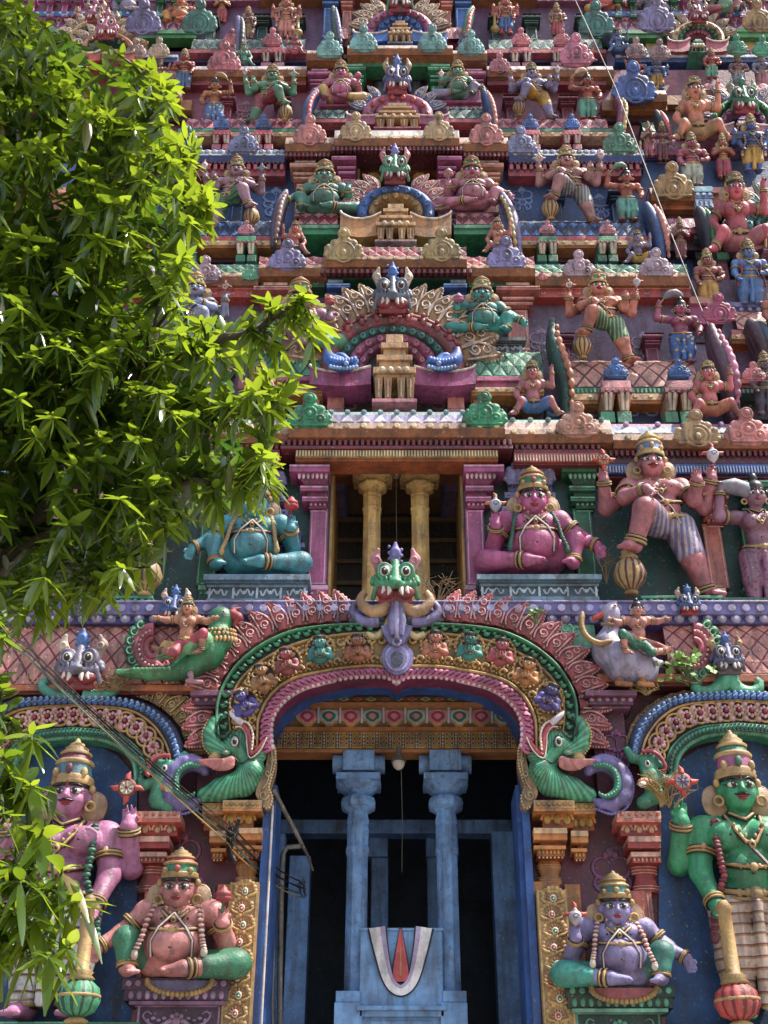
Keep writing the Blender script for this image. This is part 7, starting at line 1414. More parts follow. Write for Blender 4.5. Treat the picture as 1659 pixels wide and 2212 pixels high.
# storey 4 wall
fig('seated_statue', 'seated sea green statue with grey legs beside the magenta pilaster', 'sit', 704, 468, 348, 1.58, '4a8a7c', None, 1.18, True, garl=None, lean=.32); fig('seated_statue', 'seated rose pink statue with yellow shawl holding a little head', 'sit', 1016, 456, 340, 1.58, 'c47a94', 'd0a838', 1.2, False, [('bud', -.36, .55, .12, ('c88a94', 'c88a94'), -.2)], garl=None, lean=.32)
seat(640, 760, 466, 486, 1.45, '6a4a5c', '54384a'); seat(960, 1078, 458, 486, 1.45, '6a4a5c', '54384a')
fig('guardian_statue', 'mauve guardian in green checked breeches with raised foot left of the blue wall', 'kick', 512, 502, 340, 1.52, 'a8829c', STR('4f8a5a', '2f5a3c', .03, 2, .5), 1.05, True, [('wheel', -.285, .80, .05, ('6a5a7a', 'b8b0c0', '8ab0b0', '8a8a9a'), -.08), con(), pot()], lean=.3)
fig('guardian_statue', 'dusky pink guardian in blue and yellow striped breeches resting a foot on a pot', 'kick', 1222, 488, 318, 1.52, 'b8858a', STR('4a72a8', 'c9a850', .03, 0, .6), 1.08, False, [('wheel', -.285, .80, .055, ('d0c0b0', 'e0d8d0', 'c87a84', 'c8a8a0'), -.08), con(('e0c8d0', 'c88a90', 'a8708c')), pot()], lean=.3)
fig('attendant_statue', 'attendant in amber blouse and turquoise leggings waving a green whisk', 'attend', 1346, 482, 362, 1.56, 'c0685c', '6fc0b8', 1.25, False, [('whisk', -.22, .9, .12, ('5f8a6a', GD), -.08)], lean=.3)
for x, yb, yt, c in ((672, 346, 285, '7a8a9c'), (1042, 336, 272, 'b8566c'), (1358, 362, 300, 'd09a7c')):
    fig('atlas_statue', {672: 'tiny grey green dwarf beside the blue and red fin', 1042: 'tiny crimson dwarf beside the blue and salmon fin', 1358: 'tiny peach dwarf beside the yellow and maroon fin'}[x], 'dwarf', x, yb, yt, 1.9, c, 'c8a8a0', .8, x < 857, lean=.34)
# storey 5 wall
fig('seated_statue', 'pot bellied pink statue with yellow legs near the green pilaster', 'sitlow', 738, 226, 132, 2.5, 'c0628c', 'c9a460', 1.1, True, [('bud', -.36, .52, .12, ('c05a7a', GR), -.2)], lean=.36); fig('seated_statue', 'pot bellied sage green statue with lavender legs near the green pilaster', 'sitlow', 986, 216, 132, 2.5, '5a9478', '9a94b8', 1.15, False, [('conch', -.36, .54, .11, CON, -.2)], lean=.36)
seat(690, 790, 225, 246, 2.38, 'a84a78', '8a3460'); seat(935, 1040, 216, 244, 2.38, 'a84a78', '8a3460')
fig('guardian_statue', 'green guardian in red striped shorts standing on one leg with foot on a pot', 'kick', 588, 272, 142, 2.45, '5f9e84', STR('b84a5c', '8a2c40', .03, 2, .5), 1.12, True, [dis(('8a9a8c', 'c0c8b8', '6a8a7a', '8a9a8c')), con(), pot()], lean=.34)
fig('guardian_statue', 'lavender guardian in yellow shorts with foot on a coiled pot', 'kick', 1148, 262, 138, 2.45, '908ec0', 'd0a030', 1.12, False, [dis(('8a5a3c', 'c0a890', 'c89a7a', 'a8705c')), con(), pot((GD, 'b89060', '5a3424'))], lean=.34)
fig('attendant_statue', 'orange attendant in blue flowered trousers raising a golden whisk', 'attend', 470, 272, 166, 2.5, 'b8704c', SPOT('4f78c0', 'c8c070', 17), 1.2, True, [('whisk', -.22, .9, .12, (GD, GD), -.08)], lean=.34); fig('attendant_statue', 'attendant in red blouse and sea green leggings', 'attend', 1262, 262, 156, 2.5, 'b85a50', '5fa894', 1.2, False, [('whisk', -.22, .9, .12, ('c9b098', GD), -.08)], lean=.34)
# storey 6
fig('standing_statue', 'pale red standing statue with golden club near the top left', 'stand4', 622, 88, -14, 3.35, 'd07c74', 'd08a86', 1.15, True, [('mace', -.2, .0, .38, (GD, GD, GD), -.1)], lean=.36); fig('standing_statue', 'coral standing statue in blue shorts near the top right', 'stand4', 1088, 78, -14, 3.35, 'd0686a', '4f78c0', 1.15, False, [('mace', -.2, .0, .38, (GD, GD, GD), -.1)], lean=.36)
fig('standing_statue', 'woman in dark blouse and tan skirt beside the lavender fin', 'stand2', 540, 88, 14, 3.4, '8c5f6a', 'a88a68', 1.15, True, lean=.36); fig('standing_statue', 'small woman in green blouse and red leggings near the top right', 'stand2', 1198, 80, 6, 3.4, 'b0807a', 'c05a68', 1.15, False, lean=.36)
for x, yb, yt, c, l in ((640, 122, 72, 'b8506c', 'tiny raspberry dwarf under the green fin'), (1002, 112, 68, '7068a8', 'tiny violet dwarf under the pink tipped fin'), (530, 148, 92, '4f9a8c', 'tiny teal dwarf below the dark dressed woman'), (1262, 136, 92, 'c8866c', 'tiny peach dwarf left of the violet fin'), (1330, 118, 60, '4f7ab8', 'small blue lying figure right of the violet fin')): fig('atlas_statue', l, 'dwarf', x, yb, yt, 2.8 if yb > 100 else 2.9, c, c, .85, x < 857, small=True, lean=.36)
# right wing
RW = [('lady', 1372, 190, 118, 2.75, 'b8625c', 'c04a50', 'woman in red skirt in the right wing beside the blue man', 1.2), ('stand4', 1412, 198, 120, 2.7, '3f6cb8', 'd8a840', 'blue four armed man in golden leggings in the right wing', 1.25), ('stand2', 1530, 172, 104, 2.75, 'b8404c', '6fae9c', 'man in crimson coat and sea green leggings in the right wing', 1.25), ('stand2', 1586, 192, 114, 2.75, '9c7a8c', '8f9ab0', 'grey pink standing man at the right, below the green ornament', 1.2), ('stand2', 1636, 192, 112, 2.75, '8a8ab0', 'b87a8a', 'grey lavender standing man nearest the top right edge', 1.2),
      ('dwarf', 1488, 318, 168, 2.0, 'd08064', 'b88a58', 'large orange woman seated with one arm lifted', .8), ('stand2', 1484, 408, 286, 1.9, 'b8567c', 'bcc8b8', 'crimson chested man in a white skirt', 1.2), ('namaste', 1552, 388, 288, 2.0, 'b86a54', 'b84f6a', 'small woman in green blouse and pink skirt beside the blue man', 1.15), ('stand4', 1610, 376, 246, 1.9, '3f6ec0', 'dcae48', 'big blue man in golden leggings near the right edge', 1.12),
      ('dwarf', 1572, 560, 374, 1.2, 'c04f60', 'b86a74', 'large crimson woman seated with one arm lifted', .8), ('stand2', 1518, 668, 536, 1.1, 'a05a5c', 'd0a050', 'bearded brown man in a yellow dhoti', 1.1), ('stand2', 1604, 664, 516, 1.1, '5a8ad0', '5a8ad0', 'light blue man with long crimson garlands', 1.2), ('namaste', 1462, 560, 468, 1.15, '9c5a5c', '8a4a54', 'man with a pale turban behind the blue fin', 1.0), ('stand2', 1640, 900, 758, .3, '6a6a80', '4a4a60', 'dark grey bearded man at the right edge', 1.1), ('stand2', 1668, 760, 600, .6, 'c87a6c', '3f9a60', 'coral figure in green half cut by the right edge', 1.1),
      ('sitlow', 1300, 30, -40, 3.7, 'c05a58', 'c9a050', 'red seated man at the top edge beside the cable', 1.1), ('sitlow', 1398, 46, -30, 3.7, '6a6480', '8a84a8', 'dusky violet seated man at the top edge', 1.1), ('lady', 1424, 350, 262, 1.85, '8a4a54', '6a3a48', 'dark brown woman under the cable', 1.0), ('namaste', 1395, 340, 262, 1.95, 'c88a84', 'b86a7a', 'pale pink figure beside the cable', 1.0)]
RW += [('stand2', 1500, 36, -36, 3.4, 'b8605c', '4f7ab8', 'coral man in blue leggings at the top edge of the right wing', 1.1), ('sitlow', 1556, 30, -36, 3.4, '6f9a84', 'b86a7a', 'sage green seated man at the top edge of the right wing', 1.1), ('stand2', 1622, 40, -40, 3.4, 'c08a5c', '9a4a6a', 'ochre man in a plum wrap at the top right corner', 1.1)]
for po_, x, yb, yt, Y, c, cl, l, w_ in RW: fig('statue', l, po_, x, yb, yt, Y, c, cl, w_, x in (1572, 1488) and False, small=(yb-yt) < 90, lean=.3, garl=('a84458', '7a2c3c') if x == 1604 else ('b03a44', 'e0d2c0') if yb > 300 and po_ not in ('stand2',) else None)
LWF = [('namaste', 172, 66, 14, 3.6, 'c0504c', 'c05a4c', 'small red praying figure at the top left', 1.1), ('sitlow', 286, 36, -34, 3.7, '9c98b8', '8a84b0', 'lavender grey seated figure at the top edge left', 1.15), ('sitlow', 396, 58, -14, 3.7, 'c8704c', 'd89a3c', 'orange seated man in amber trousers at the top left', 1.15), ('namaste', 484, 52, -20, 3.75, 'c87a54', 'c05058', 'orange figure with raised arms at the top left', 1.15), ('stand2', 214, 160, 88, 2.75, '4a70b8', '6a7ab0', 'blue man above the tree at the left', 1.2), ('stand2', 404, 196, 106, 2.7, 'b84a44', '5a7ab0', 'red man in blue leggings at the edge of the tree', 1.2), ('lady', 350, 190, 126, 2.75, 'b8807a', '8a5a6a', 'pale woman just above the leaves', 1.1), ('stand4', 300, 220, 140, 2.7, '8a8ab0', '6a6a9a', 'grey violet man behind the tree top', 1.2), ('stand2', 120, 210, 110, 2.7, 'c07a6a', '8a4a6a', 'coral man behind the tree top', 1.2)]
for po_, x, yb, yt, Y, c, cl, l, w_ in LWF: fig('statue', l, po_, x, yb, yt, Y, c, cl, w_, True, small=True, lean=.3, garl=None)
nasi('orange and teal lion gable between the lavender ornament and the tree top', 232, 110, 60, 40, 2.6, [(1.0, .74, 'b8805c', 'c89a70', 9), (.74, .5, '3f7a6c', '5a9a8c', 9)], 'b89a68', 'b8503c', (218, 250, 100, 126, 'b8805c', 'b98d5c', '8a5a6a'), (66, 50, 'a85a78', 'c07a8a', 'c8a888', .9), (176, 292, 108, 132), 4, fl0=.3)
# ------------------------------------------------------------------ riders on birds
def bird(label, x0, y0, Y, prims, wing, tail, eye, beak, cols, extra=None, foot=None):
    M = pxM(x0, y0, Y); root = thing('bird_statue', label, 'bird', W(x0, y0, Y)); Q = lambda x, y, d=0: (x-x0, -d, y0-y)
    mk = lambda L, r, k, nm: sdf_mesh([('c', Q(*a[0]), Q(*a[1]), a[2], a[3], None) if len(a) == 4 else e_(Q(*a[0]), a[1], None, a[2] if len(a) > 2 else 0) for a in L], r, k, nm)
    b = obj('body', mk(prims, 110, 7, 'bird_body'), root, M, [P(cols[0], .4, .45)]); obj('wing', mk(wing, 80, 3.5, 'bird_wing'), root, M, [P(cols[1], .4)])
    if tail: obj('tail', mk(tail, 80, 4, 'bird_tail'), root, M, [P(cols[2], .4)])
    m = MB(); m.ball(Q(*eye), (4.5, 3, 4.5), 0, 10, 6); m.ball(Q(eye[0], eye[1], eye[2]+2.4), (2.4, 1.5, 2.4), 1, 8, 5); obj('eye', m.mesh('bird_eye'), b, M, [WHITE, BLACK]); obj('beak', mk(beak, 40, 2, 'beak'), b, M, [P(cols[3], .3)])
    if extra: m = MB(); extra(m, Q); obj('neck_ornament', m.mesh('neck_ornament'), root, M, [P(GD, .3), P('d8a86c', .3)])
    if foot: obj('foot', mk(foot, 50, 3, 'foot'), root, M, [P(cols[4], .4)])
    return root
def beads(m, Q):
    for rr, y, n in ((33, 1372, 11), (36, 1381, 11), (38, 1392, 12)):
        for i in range(n): t = -1.4+2.8*i/(n-1); m.ball(Q(468+rr*.92*math.sin(t)+8, y+7*math.cos(t)-4, 30*math.cos(t)+8), (4, 3, 4 if y < 1390 else 7), i % 2, 6, 4)
bird('green parrot with red beak and bead collar carrying a rider, left of the arch', 430, 1400, -.62,
     [((474, 1340, 10), (26, 24, 24)), ((474, 1345, 8), (470, 1385, 6), 22, 30), ((470, 1385, 6), (452, 1412, 6), 30, 34), ((452, 1412, 6), (415, 1440, 4), 34, 24), ((415, 1440, 4), (370, 1456, 2), 26, 16)],
     [((448, 1402, 42), (420, 1416, 44), 18, 16), ((420, 1416, 44), (350, 1436, 34), 15, 4)]+[((452-9*i, 1396+2.5*i, 60-i), (398-7*i, 1424+2.4*i, 48), 3.4, 2.4) for i in range(7)],
     [((372, 1454, 6), (330, 1458, 4), 15, 12), ((330, 1458, 4), (262, 1452, 0), 12, 7)]+[((360-9*i, 1452, 16), (340-11*i, 1460, 12), 4, 2) for i in range(8)],
     (482, 1336, 32), [((498, 1333, 14), (512, 1340, 16), 11, 10), ((512, 1340, 16), (504, 1356, 14), 9, 3), ((500, 1322, 10), (514, 1316, 10), 7, 2)], ('2c8656', '6fb57c', '4a9c60', 'a83a44', 'b08090'), beads, [((420, 1464, 20), (424, 1478, 22), 7, 5), ((416, 1480, 24), (446, 1482, 24), 5, 4)])
bird('white and lilac goose with orange beak carrying an archer, right of the arch', 1330, 1410, -.62,
     [((1325, 1330, 12), (21, 20, 22)), ((1325, 1335, 12), (1324, 1362, 10), 15, 16), ((1324, 1362, 10), (1312, 1392, 6), 16, 28), ((1314, 1408, 4), (1340, 1430, 4), 36, 42), ((1340, 1430, 4), (1390, 1440, 2), 40, 28), ((1385, 1440, 2), (1425, 1432, 0), 24, 6), ((1340, 1442, 6), (1390, 1452, 4), 32, 24), ((1328, 1312, 12), (1338, 1306, 12), 7, 5)],
     [((1352, 1400, 44), (1385, 1412, 42), 17, 14), ((1385, 1412, 42), (1440, 1418, 32), 13, 5)]+[((1362+8*i, 1399+2.2*i, 56-i), (1400+6*i, 1410+1.4*i, 46-i), 3, 2) for i in range(7)],
     None, (1333, 1322, 32), [((1306, 1334, 16), (1288, 1342, 18), 8, 5), ((1288, 1342, 18), (1284, 1348, 18), 5, 2)], ('aca6c6', 'c97a78', 'aca6c6', 'c8503c', 'b8783c'), lambda m, Q: m.tube([Q(1304, 1352, 10), Q(1322, 1362, 32), Q(1348, 1356, 14)], 4, 6, 0), [((1330, 1474, 16), (1332, 1484, 24), 7, 6), ((1322, 1486, 28), (1350, 1488, 26), 6, 5), ((1376, 1470, 14), (1378, 1484, 22), 7, 6), ((1368, 1486, 26), (1396, 1488, 24), 6, 5)])
fig('rider_statue', 'small tan rider with crown and red shorts on the green parrot', 'rider', 408, 1432, 1288, -.95, 'c98a70', 'b8485c', .92, False, lean=.15)
fig('rider_statue', 'archer in pink blouse and green leggings riding the white goose', 'archer', 1374, 1432, 1292, -.95, 'c98478', SPOT('1f6a54', '4f9a80', 30), .92, True, lean=.15)
# back pieces: small lion masks with curled bodies behind the riders
def scroll_beast(label, x, y, w_, sx, head, curl, leafc, mx, mn):
    root = thing('lion_mask', label, 'lion mask', W(x, y, -.4)); yali(root, x, y, w_, -.55, head, '4a7ac4', 'd8c0b0', 'a02838'); s = sc(y, -.4); mb = MB()
    for k, r in enumerate((36, 26, 15)): mb.tube([W(mx+sx*r*math.cos(t)*1.0, mn+r*1.25*math.sin(t), -.46-.03*k) for t in [1.2+i*.3 for i in range(13)]], [s*(11-k*2)]*13, 8, 0)
    mb.tube([W(mx+sx*x_, mn+y_, -.5) for x_, y_ in ((6, 34), (22, 46), (34, 40), (30, 28))], [s*9, s*9, s*8, s*4], 8, 0)
    for i in range(12): t = 1.3+i*.29; mb.ball(W(mx+sx*30*math.cos(t), mn+38*math.sin(t), -.62), s*3.4, 2, 6, 4)
    mb.obj('scroll_body', [P(curl, .4), P(leafc, .4), P('e0b0a8', .35)], root); 
    for i in range(9):
        t = 1.2+i*.37; xx, yy = mx+sx*50*math.cos(t), mn+58*math.sin(t); lf = MB(); lf.ball(W(xx, yy, -.42), (s*13, .14, s*13), 0, 10, 6); lf.tube([W(xx+7*math.cos(q), yy+7*math.sin(q), -.57) for q in [j*.7 for j in range(8)]], s*2, 5, 1)
        lf.obj('leaf', [P(leafc, .4), P('7cc0a0', .35)], root)
scroll_beast('blue lion mask with curled pink body behind the parrot rider', 378, 1318, 62, 1, '4a68ac', 'b8586c', '2f7d5c', 330, 1400); scroll_beast('dark blue lion mask with curled pink body behind the goose rider', 1487, 1308, 52, -1, '3f5f9c', 'b8586c', '3f9a62', 1500, 1400)
m = MB(); c = W(1262, 1340, -.8)
m.tube([W(x, y, -.95) for x, y in resample([(1258, 1322), (1256, 1352), (1270, 1378), (1296, 1390), (1322, 1384)], 16)], [.03]+[.06]*14+[.03], 8, 0); o = m.obj('bow', [P('b08a4a', .35)]); tag(o, 'curved golden bow held out by the archer above the goose', 'bow')
m = MB(); m.extr(resample([(340, 1410), (352, 1384), (372, 1386), (400, 1382), (436, 1376), (420, 1396), (390, 1404), (372, 1424), (352, 1416), (340, 1410)], 30), -.8, -.72, 0); m.ball(W(389, 1388, -.81), (.07, .03, .12), 1, 8, 5); m.ball(W(389, 1388, -.83), (.035, .02, .08), 2, 8, 5); o = m.obj('sash', [P('c9a458', .35), P('3a4a8c', .3), P('c8d0e0', .3)]); tag(o, 'yellow cloth sash flying behind the parrot rider', 'sash')
# ================================================================== TREE, CABLES, WEEDS
def leaf_mat():
    m, n, p, lk = nodes('leaf'); oi = n.nodes.new('ShaderNodeVertexColor'); oi.layer_name = 'tint'
    sp = n.nodes.new('ShaderNodeSeparateColor'); lk(oi.outputs[0], sp.inputs[0])
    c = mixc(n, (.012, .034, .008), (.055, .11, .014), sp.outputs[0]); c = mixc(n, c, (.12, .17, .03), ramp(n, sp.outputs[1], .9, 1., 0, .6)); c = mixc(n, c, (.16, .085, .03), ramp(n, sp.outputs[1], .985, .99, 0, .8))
    t = mixc(n, (.06, .16, .008), (.44, .55, .03), sp.outputs[0])
    lk(c, p.inputs['Base Color']); p.inputs['Roughness'].default_value = .27; p.inputs['Specular IOR Level'].default_value = .85
    tr = n.nodes.new('ShaderNodeBsdfTranslucent'); lk(t, tr.inputs[0]); mx = n.nodes.new('ShaderNodeMixShader'); mx.inputs[0].default_value = .41
    lk(p.outputs[0], mx.inputs[1]); lk(tr.outputs[0], mx.inputs[2]); lk(mx.outputs[0], n.nodes['Material Output'].inputs[0]); return m
tree = thing('tree', 'leafy green tree with long glossy leaves hanging over the left side of the tower', 'tree', (-11.5, -15.5, 0))
rt = random.Random(5)
def uv(y, D):   # point on the ray of a photo pixel at horizontal distance D from the camera
    return W
def PT(x, y, D): return W(x, y, D-L)
LV_, LF, LT = [], [], []
def leaf(base, d, ln, wd, nrm, droop, tint):
    d = d.normalized(); side = d.cross(nrm)
    if side.length < .05: side = Vector((1, 0, 0))
    side.normalize(); up = side.cross(d).normalized(); o = len(LV_); N = 6
    for i in range(N+1):
        t = i/N; c = base+d*(ln*t)+Vector((0, 0, -1))*(droop*ln*t*t)-up*(.06*ln*math.sin(math.pi*t)); wv = wd*(math.sin(math.pi*min(1, t*.94+.03))**.75)*(1-.25*t)
        wv = max(wv, .002); cu = .22*wv; rip = .05*wd*math.sin(9*t+tint*9)
        LV_.extend([c+side*wv+up*(cu+rip), c, c-side*wv+up*(cu-rip)])
    for i in range(N):
        a = o+3*i; LF.extend([(a, a+1, a+4, a+3), (a+1, a+2, a+5, a+4)]); LT.extend([tint, tint])
TW = MB()
def inside(x, y):
    """photo outline of the foliage"""
    for yy, xx in OUT:
        pass
    r = np.interp(y, OY, OX); return x < r
OY = [0, 30, 60, 90, 130, 150, 200, 240, 300, 340, 400, 430, 470, 520, 560, 610, 650, 690, 740, 800, 860, 900, 950, 1010, 1060, 1100, 1150, 1200, 1250, 1300, 1340, 1390, 1450, 1520, 1570, 1620, 1680, 1740, 1800, 1850, 1900, 1950, 2000, 2050, 2110, 2160, 2212]
OX = [70, 110, 130, 215, 330, 380, 415, 400, 425, 455, 430, 500, 470, 425, 460, 410, 430, 500, 640, 630, 590, 640, 610, 590, 590, 500, 390, 340, 260, 200, 80, 40, 35, 30, 80, 90, 110, 110, 100, 150, 110, 190, 120, 180, 60, 20, 10]
def cluster(tip, d, n, ln, rr, tint0, sun):
    """whorl of leaves round a twig end"""
    d = d.normalized(); u = d.cross(Vector((.2, .1, 1))).normalized(); v = u.cross(d)
    for i in range(n):
        q = i*2.4+rr.random(); back = rr.random(); b = tip-d*(back*.24)
        dd = d*(.55+.4*(1-back)+.2*rr.random())+(u*math.cos(q)+v*math.sin(q))*(.8+.25*rr.random())+Vector((0, 0, -.35*rr.random()))
        l_ = ln*rr.uniform(.6, 1.3); nn = Vector((rr.uniform(-.4, .4), rr.uniform(-.4, .4), 1))
        leaf(b, dd, l_, l_*rr.uniform(.125, .185), nn, rr.uniform(.1, .65), min(1, max(0, tint0+rr.uniform(-.22, .22))))
# limbs: px polylines with distance from the camera
LIMBS = [([(-260, 1500, 9.2), (40, 1180, 9.0), (190, 980, 8.8), (300, 790, 8.5), (420, 760, 8.2), (560, 700, 7.9), (670, 645, 7.7)], .085), ([(40, 1180, 9.0), (170, 830, 9.1), (190, 640, 9.0), (220, 420, 8.8), (330, 260, 8.6), (380, 170, 8.5)], .08), ([(170, 830, 9.1), (60, 560, 9.2), (40, 300, 9.0), (60, 110, 8.9)], .06), ([(190, 980, 8.8), (330, 900, 8.5), (480, 880, 8.3), (600, 880, 8.1)], .05), ([(40, 1180, 9.0), (250, 1100, 8.6), (420, 1040, 8.3), (570, 1020, 8.1)], .05), ([(-260, 1500, 9.2), (0, 1300, 9.0), (130, 1200, 8.8), (230, 1250, 8.6)], .05), ([(300, 790, 8.5), (400, 560, 8.4), (450, 430, 8.3)], .045), ([(220, 420, 8.8), (340, 370, 8.5), (430, 330, 8.3)], .04),
         ([(-300, 1800, 8.0), (-120, 1720, 7.9), (20, 1690, 7.7), (90, 1720, 7.6)], .04), ([(-300, 1800, 8.0), (-100, 1880, 7.9), (60, 1900, 7.7), (170, 1960, 7.6)], .04), ([(-300, 1800, 8.0), (-150, 1600, 8.0), (-30, 1560, 7.9), (60, 1590, 7.8)], .035), ([(-100, 1880, 7.9), (0, 2010, 7.8), (120, 2060, 7.7)], .03)]
for pts, r in LIMBS:
    P3 = [PT(*p) for p in pts]; Q = []
    for a, b in zip(P3[:-1], P3[1:]):
        for i in range(4): Q.append(a.lerp(b, i/4)+Vector((rt.uniform(-.03, .03), rt.uniform(-.03, .03), rt.uniform(-.03, .03))))
    Q.append(P3[-1]); n = len(Q); TW.tube(Q, [r*(1-.8*i/n) for i in range(n)], 8, 0)
limbpts = []
for pts, r in LIMBS:
    R = np.array(pts, float)
    for a, b in zip(R[:-1], R[1:]):
        for t in np.linspace(0, 1, 6): limbpts.append(a+(b-a)*t)
limbpts = np.array(limbpts)
def grow(x, y, D, ln, tint, n):
    """one twig ending at the pixel (x, y), starting from the nearest limb"""
    tip = PT(x, y, D); d2 = (limbpts[:, 0]-x)**2+(limbpts[:, 1]-(y+30))**2; j = np.argmin(d2+rt.random()*4000); s = PT(*limbpts[j])
    k = min(1., .75/max((tip-s).length, .01)); base = tip.lerp(s, k)+Vector((0, 0, -.05)); m_ = tip.lerp(base, .5)+Vector((0, 0, .06))
    TW.tube([base, m_, tip], [.018, .013, .006], 5, 1); d = (tip-m_).normalized(); cluster(tip, d, n, ln, rt, tint, 1)
    for t in (.35, .7): cluster(m_.lerp(base, t-.35), (d+Vector((rt.uniform(-.8, .8), rt.uniform(-.8, .8), rt.uniform(-.3, .5)))).normalized(), n//2, ln, rt, tint-.1, 1)
cnt = 0
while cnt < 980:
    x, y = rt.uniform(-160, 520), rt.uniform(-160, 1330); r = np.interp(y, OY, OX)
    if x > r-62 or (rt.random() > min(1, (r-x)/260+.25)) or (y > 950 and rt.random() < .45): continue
    D = rt.uniform(7.4, 10.4); tn = .35+.3*(9-D)/1.2; grow(x, y, D, rt.uniform(.19, .29)*D/8.4, tn, 8); cnt += 1  # deeper twigs get a darker tint: inner crown shade put into leaf colour
cnt = 0
while cnt < 75:
    x, y = rt.uniform(-160, 190), rt.uniform(1520, 2120); r = np.interp(y, OY, OX)
    if x > r-30: continue
    grow(x, y, rt.uniform(6.9, 8.0), rt.uniform(.17, .23), .5, 7); cnt += 1
# the rest of the crown rises above the picture and shades the leaves below
for _ in range(330):
    x, y = rt.uniform(-500, 620), rt.uniform(-760, -140); D = rt.uniform(6.2, 10.5); grow(x, y, D, .3, .5, 9)
for y in range(1320, 1600, 22): grow(rt.uniform(-60, 24), y, rt.uniform(7, 7.8), .2, .45, 7)
# sprays along the outline, sunlit tips put into their lighter leaf tint
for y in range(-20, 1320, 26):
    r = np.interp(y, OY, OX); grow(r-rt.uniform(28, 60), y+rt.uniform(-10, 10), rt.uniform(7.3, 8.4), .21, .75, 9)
for x, y, D, n in [(668, 648, 7.6, 9), (700, 700, 7.6, 7), (690, 740, 7.6, 8), (640, 690, 7.7, 7), (600, 650, 7.7, 7), (560, 720, 7.8, 7), (640, 820, 7.8, 7), (470, 445, 7.8, 9), (430, 350, 7.9, 8), (375, 180, 7.9, 9), (330, 150, 8, 8), (600, 900, 7.8, 9), (615, 870, 7.8, 8), (570, 1020, 7.8, 9), (600, 1045, 7.8, 8), (545, 1060, 7.8, 8), (480, 1090, 7.9, 7), (330, 1170, 8, 7), (340, 1225, 8, 6), (250, 1260, 8, 6), (220, 1290, 8, 6), (120, 1310, 7.9, 7), (85, 1600, 7.2, 8), (80, 1700, 7.2, 8), (110, 1790, 7.2, 8), (180, 1955, 7.2, 7), (150, 1880, 7.2, 7), (170, 2050, 7.2, 6)]: grow(x-16, y, D, .23, .85, n)
me = bpy.data.meshes.new('foliage'); me.from_pydata([tuple(v) for v in LV_], [], LF); ca = me.color_attributes.new('tint', 'FLOAT_COLOR', 'CORNER')
arr = np.ones((len(LF)*4, 4), np.float32); arr[:, 0] = np.repeat(np.array(LT, np.float32), 4); arr[:, 1] = np.repeat(rng.random(len(LF)//12).repeat(12).astype(np.float32), 4); ca.data.foreach_set('color', arr.ravel())
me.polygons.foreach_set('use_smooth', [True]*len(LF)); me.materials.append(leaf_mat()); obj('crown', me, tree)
bark, n, p, lk = nodes('bark'); geo = n.nodes.new('ShaderNodeNewGeometry'); lk(mixc(n, (.035, .026, .018), (.12, .09, .065), noise(n, geo.outputs['Position'], 9, 6)), p.inputs['Base Color']); p.inputs['Roughness'].default_value = .85
TW.obj('branches', [bark, P('4a5a2a', .3)], tree)
tk_ = MB(); a = PT(-260, 1500, 9.2); pts = [Vector((a.x-1.1, a.y+.3, -.3)), Vector((a.x-.9, a.y+.2, 1.2)), Vector((a.x-.5, a.y+.1, a.z*.55)), a+Vector((-.08, 0, -.1)), a]
tk_.tube(pts, [.34, .26, .18, .11, .085], 12, 0); b_ = PT(-300, 1800, 8.0); tk_.tube([Vector((a.x-.8, a.y+.2, 1.9)), Vector((b_.x-.3, b_.y, b_.z-.5)), b_], [.12, .07, .045], 10, 0); tk_.obj('trunk', [bark], tree)
# ------------------------------------------------------------------ cables
def cable(name, pts, r, h, label, grp=None):
    mb = MB(); mb.tube(pts, r, 6); o = mb.obj(name, [P(h, .3)]); tag(o, label, 'cable', grp); return o
def sag(a, b, s, n=18): return [a.lerp(b, i/n)-Vector((0, 0, s*4*(i/n)*(1-i/n))) for i in range(n+1)]
cable('cable', sag(W(1237, -12, 2.2), W(1330, 190, 1.9), .0)+sag(W(1330, 190, 1.9), W(1440, 480, .9), .02)[1:]+sag(W(1440, 480, .9), W(1520, 680, .3), .02)[1:], .016, '8f8a80', 'pale lightning cable running down the right side of the tower')
cable('cable', sag(W(1520, 680, .28), W(1592, 850, .2), .03)+sag(W(1592, 850, .2), W(1604, 912, -.1), .0)[1:], .018, '2a2624', 'dark thin cable continuing below the pale lightning cable at the right')
A0, A1, A2, A3 = W(-60, 1318, -6.5), W(60, 1408, -5.6), W(502, 1802, -1.35), W(652, 1918, 1.55)
cc_ = ['c9a86a', '2f5a6a', '3f8a6a', '1c1a1a', '1c1a1a', '141212', '24201e', '1c1a1a']
for i, h in enumerate(cc_):
    o = Vector((.02*((i*3) % 5)-.04, 0, .035*i-.14)); k = .6+.8*((i*7) % 5)/5
    pts = sag(A0+o*k*.6, A1+o*k*.8, .02)+sag(A1+o*k*.8, A2+o*1.2, .03+.02*(i % 4))[1:]+(sag(A2+o*1.4, A3+o*1.2, .1+.03*(i % 3))[1:])
    cable('cable', pts, .009 if i else .013, h, {0: 'tan cable of the bundle crossing the left side arch', 1: 'blue cable of the bundle crossing the left side arch', 2: 'green cable of the bundle crossing the left side arch'}.get(i, 'thin black cable in the bundle crossing the left side arch'), 'cables of the slanting bundle')
cl = MB(); cl.tube([A2+V((.1, -.05, .25)), A2+V((-.05, .3, -.2)), A2+V((.08, .05, -.45))], .03, 6)
for i in range(7): cl.tube([A2+V((rt.uniform(-.12, .12), rt.uniform(-.1, .1), rt.uniform(-.25, .25))) for _ in range(5)], .012, 5)
cl2 = MB()
for i in range(5): cl2.tube([A3+V((rt.uniform(-.09, .09), rt.uniform(-.1, .1), rt.uniform(-.2, .2))) for _ in range(4)], .01, 5)
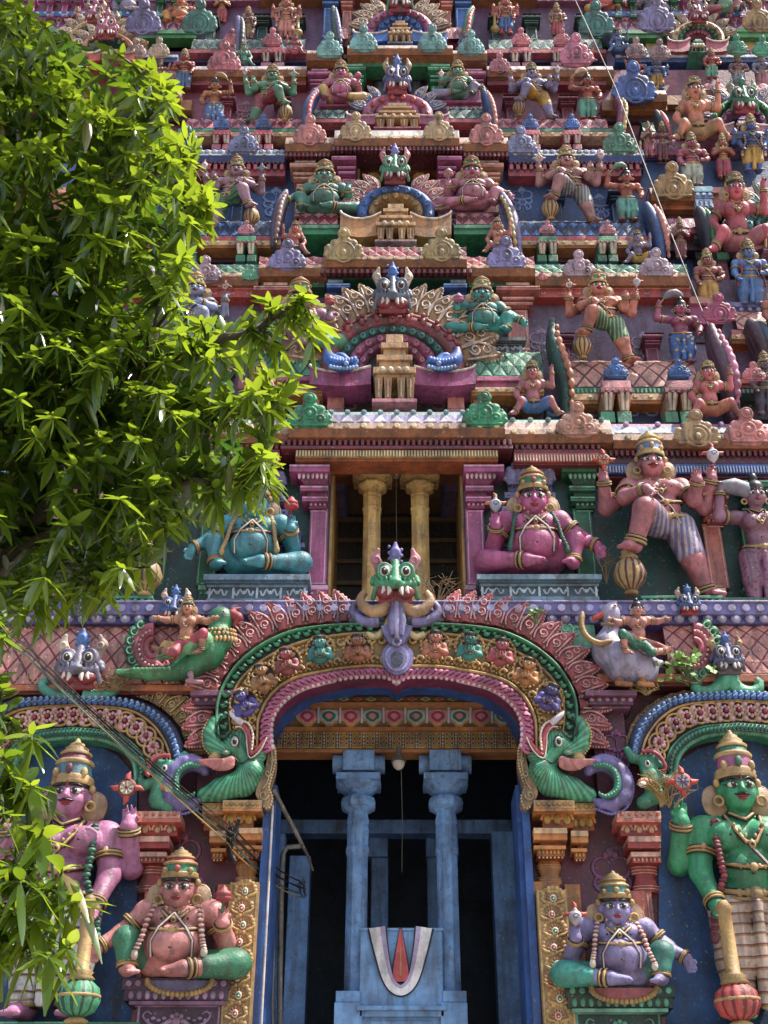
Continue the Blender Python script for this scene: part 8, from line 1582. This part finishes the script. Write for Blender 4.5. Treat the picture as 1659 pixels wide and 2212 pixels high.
o = cl2.obj('cable_tie', [P('1a1817', .3)]); tag(o, 'small dark knot of wire where the cable bundle ends at the blue door post', 'cable tie')
o = cl.obj('cable_clamp', [P('1a1817', .3)]); tag(o, 'tangled black clamp tying the cable bundle to the left pilaster', 'clamp')
rd = MB(); rd.tube([W(590, 1706, -.2), W(640, 1800, .3), W(663, 1845, .8), W(676, 1880, 1.4)], [.045, .04, .03, .02], 8); o = rd.obj('pole', [P('8a8478', .6)]); tag(o, 'thin grey pole slanting inside the doorway at the left', 'pole')
# ------------------------------------------------------------------ weeds growing from the plaster
def weed(label, x, y, Y, h, col, n, lf=None, spread=.6):
    mb = MB(); b = W(x, y, Y); s = sc(y, Y)*h
    for i in range(n):
        a = rt.gauss(0, spread*.55); b = W(x, y, Y)+V((rt.uniform(-.22, .22)*s*(spread > .8), 0, rt.uniform(-.1, .12)*s*(spread > .8))); t = b+V((s*math.sin(a), rt.uniform(-.3, .1)*s*.5, s*rt.uniform(.6, 1)*math.cos(a))); m_ = b.lerp(t, .5)+V((rt.uniform(-.1, .1)*s, 0, .1*s)); mb.tube([b, m_, t], [.016, .012, .005], 4, 0)
        for k in range(4 if lf is None else 3):
            q = m_.lerp(t, k/3); e = q+V((rt.uniform(-.3, .3)*s, rt.uniform(-.1, .05)*s, rt.uniform(0, .25)*s)); mb.tube([q, e], [.008, .004], 4, 0)
            if lf:
                l = s*lf; c = e; u = V((rt.uniform(-1, 1), -.4, rt.uniform(-.6, .6))).normalized(); v = u.cross(V((0, -1, .3))).normalized()
                mb.add([c, c+u*l*.5+v*l*.38, c+u*l, c+u*l*.5-v*l*.38], [(0, 1, 2, 3)], 1)
            elif rt.random() < .4: mb.ball(e, .012, 0, 5, 3)
    o = mb.obj('weed', [P(col, .2), P('6a9a2c', .15)]); tag(o, label, 'plant'); return o
weed('dry brown weed growing beside the green lion mask under the window', 945, 1305, -.3, 74, '8a6a3c', 9); weed('bushy green plant growing on top of the right side arch', 1500, 1478, -.75, 70, '5a6a2a', 12, .3, 1.2); weed('small green sprout growing on the right flame leaves of the arch', 1160, 1345, -.7, 36, '6a8a3a', 6, .28, .9)
weed('dry grass tuft growing beside the guardian discus at the right', 1440, 1738, -.85, 74, '9a7c3c', 26, None, 1.2); weed('dry moss tuft between the parrot tail and the left lion mask', 250, 1490, -.62, 40, '8a6a3a', 22, None, 1.3); weed('thin dry stalks beside the pink guardian raised foot', 1310, 1262, -.3, 90, '8a6a44', 5, None, .5); weed('dry bush on the far end of the right side arch', 1398, 1500, -.7, 34, '8a743c', 16, None, 1.2)

# ------------------------------------------------------------------ groups of look-alikes
tops = {}
for o in SC.objects:
    if o.parent is None and o.get('category') and not o.get('group'): tops.setdefault(o.name.split('.')[0], []).append(o)
for k_, v in tops.items():
    if len(v) > 1:
        for o in v: o['group'] = k_.replace('_', ' ')+('s' if k_[-1] != 'y' else '')+' of the tower front'
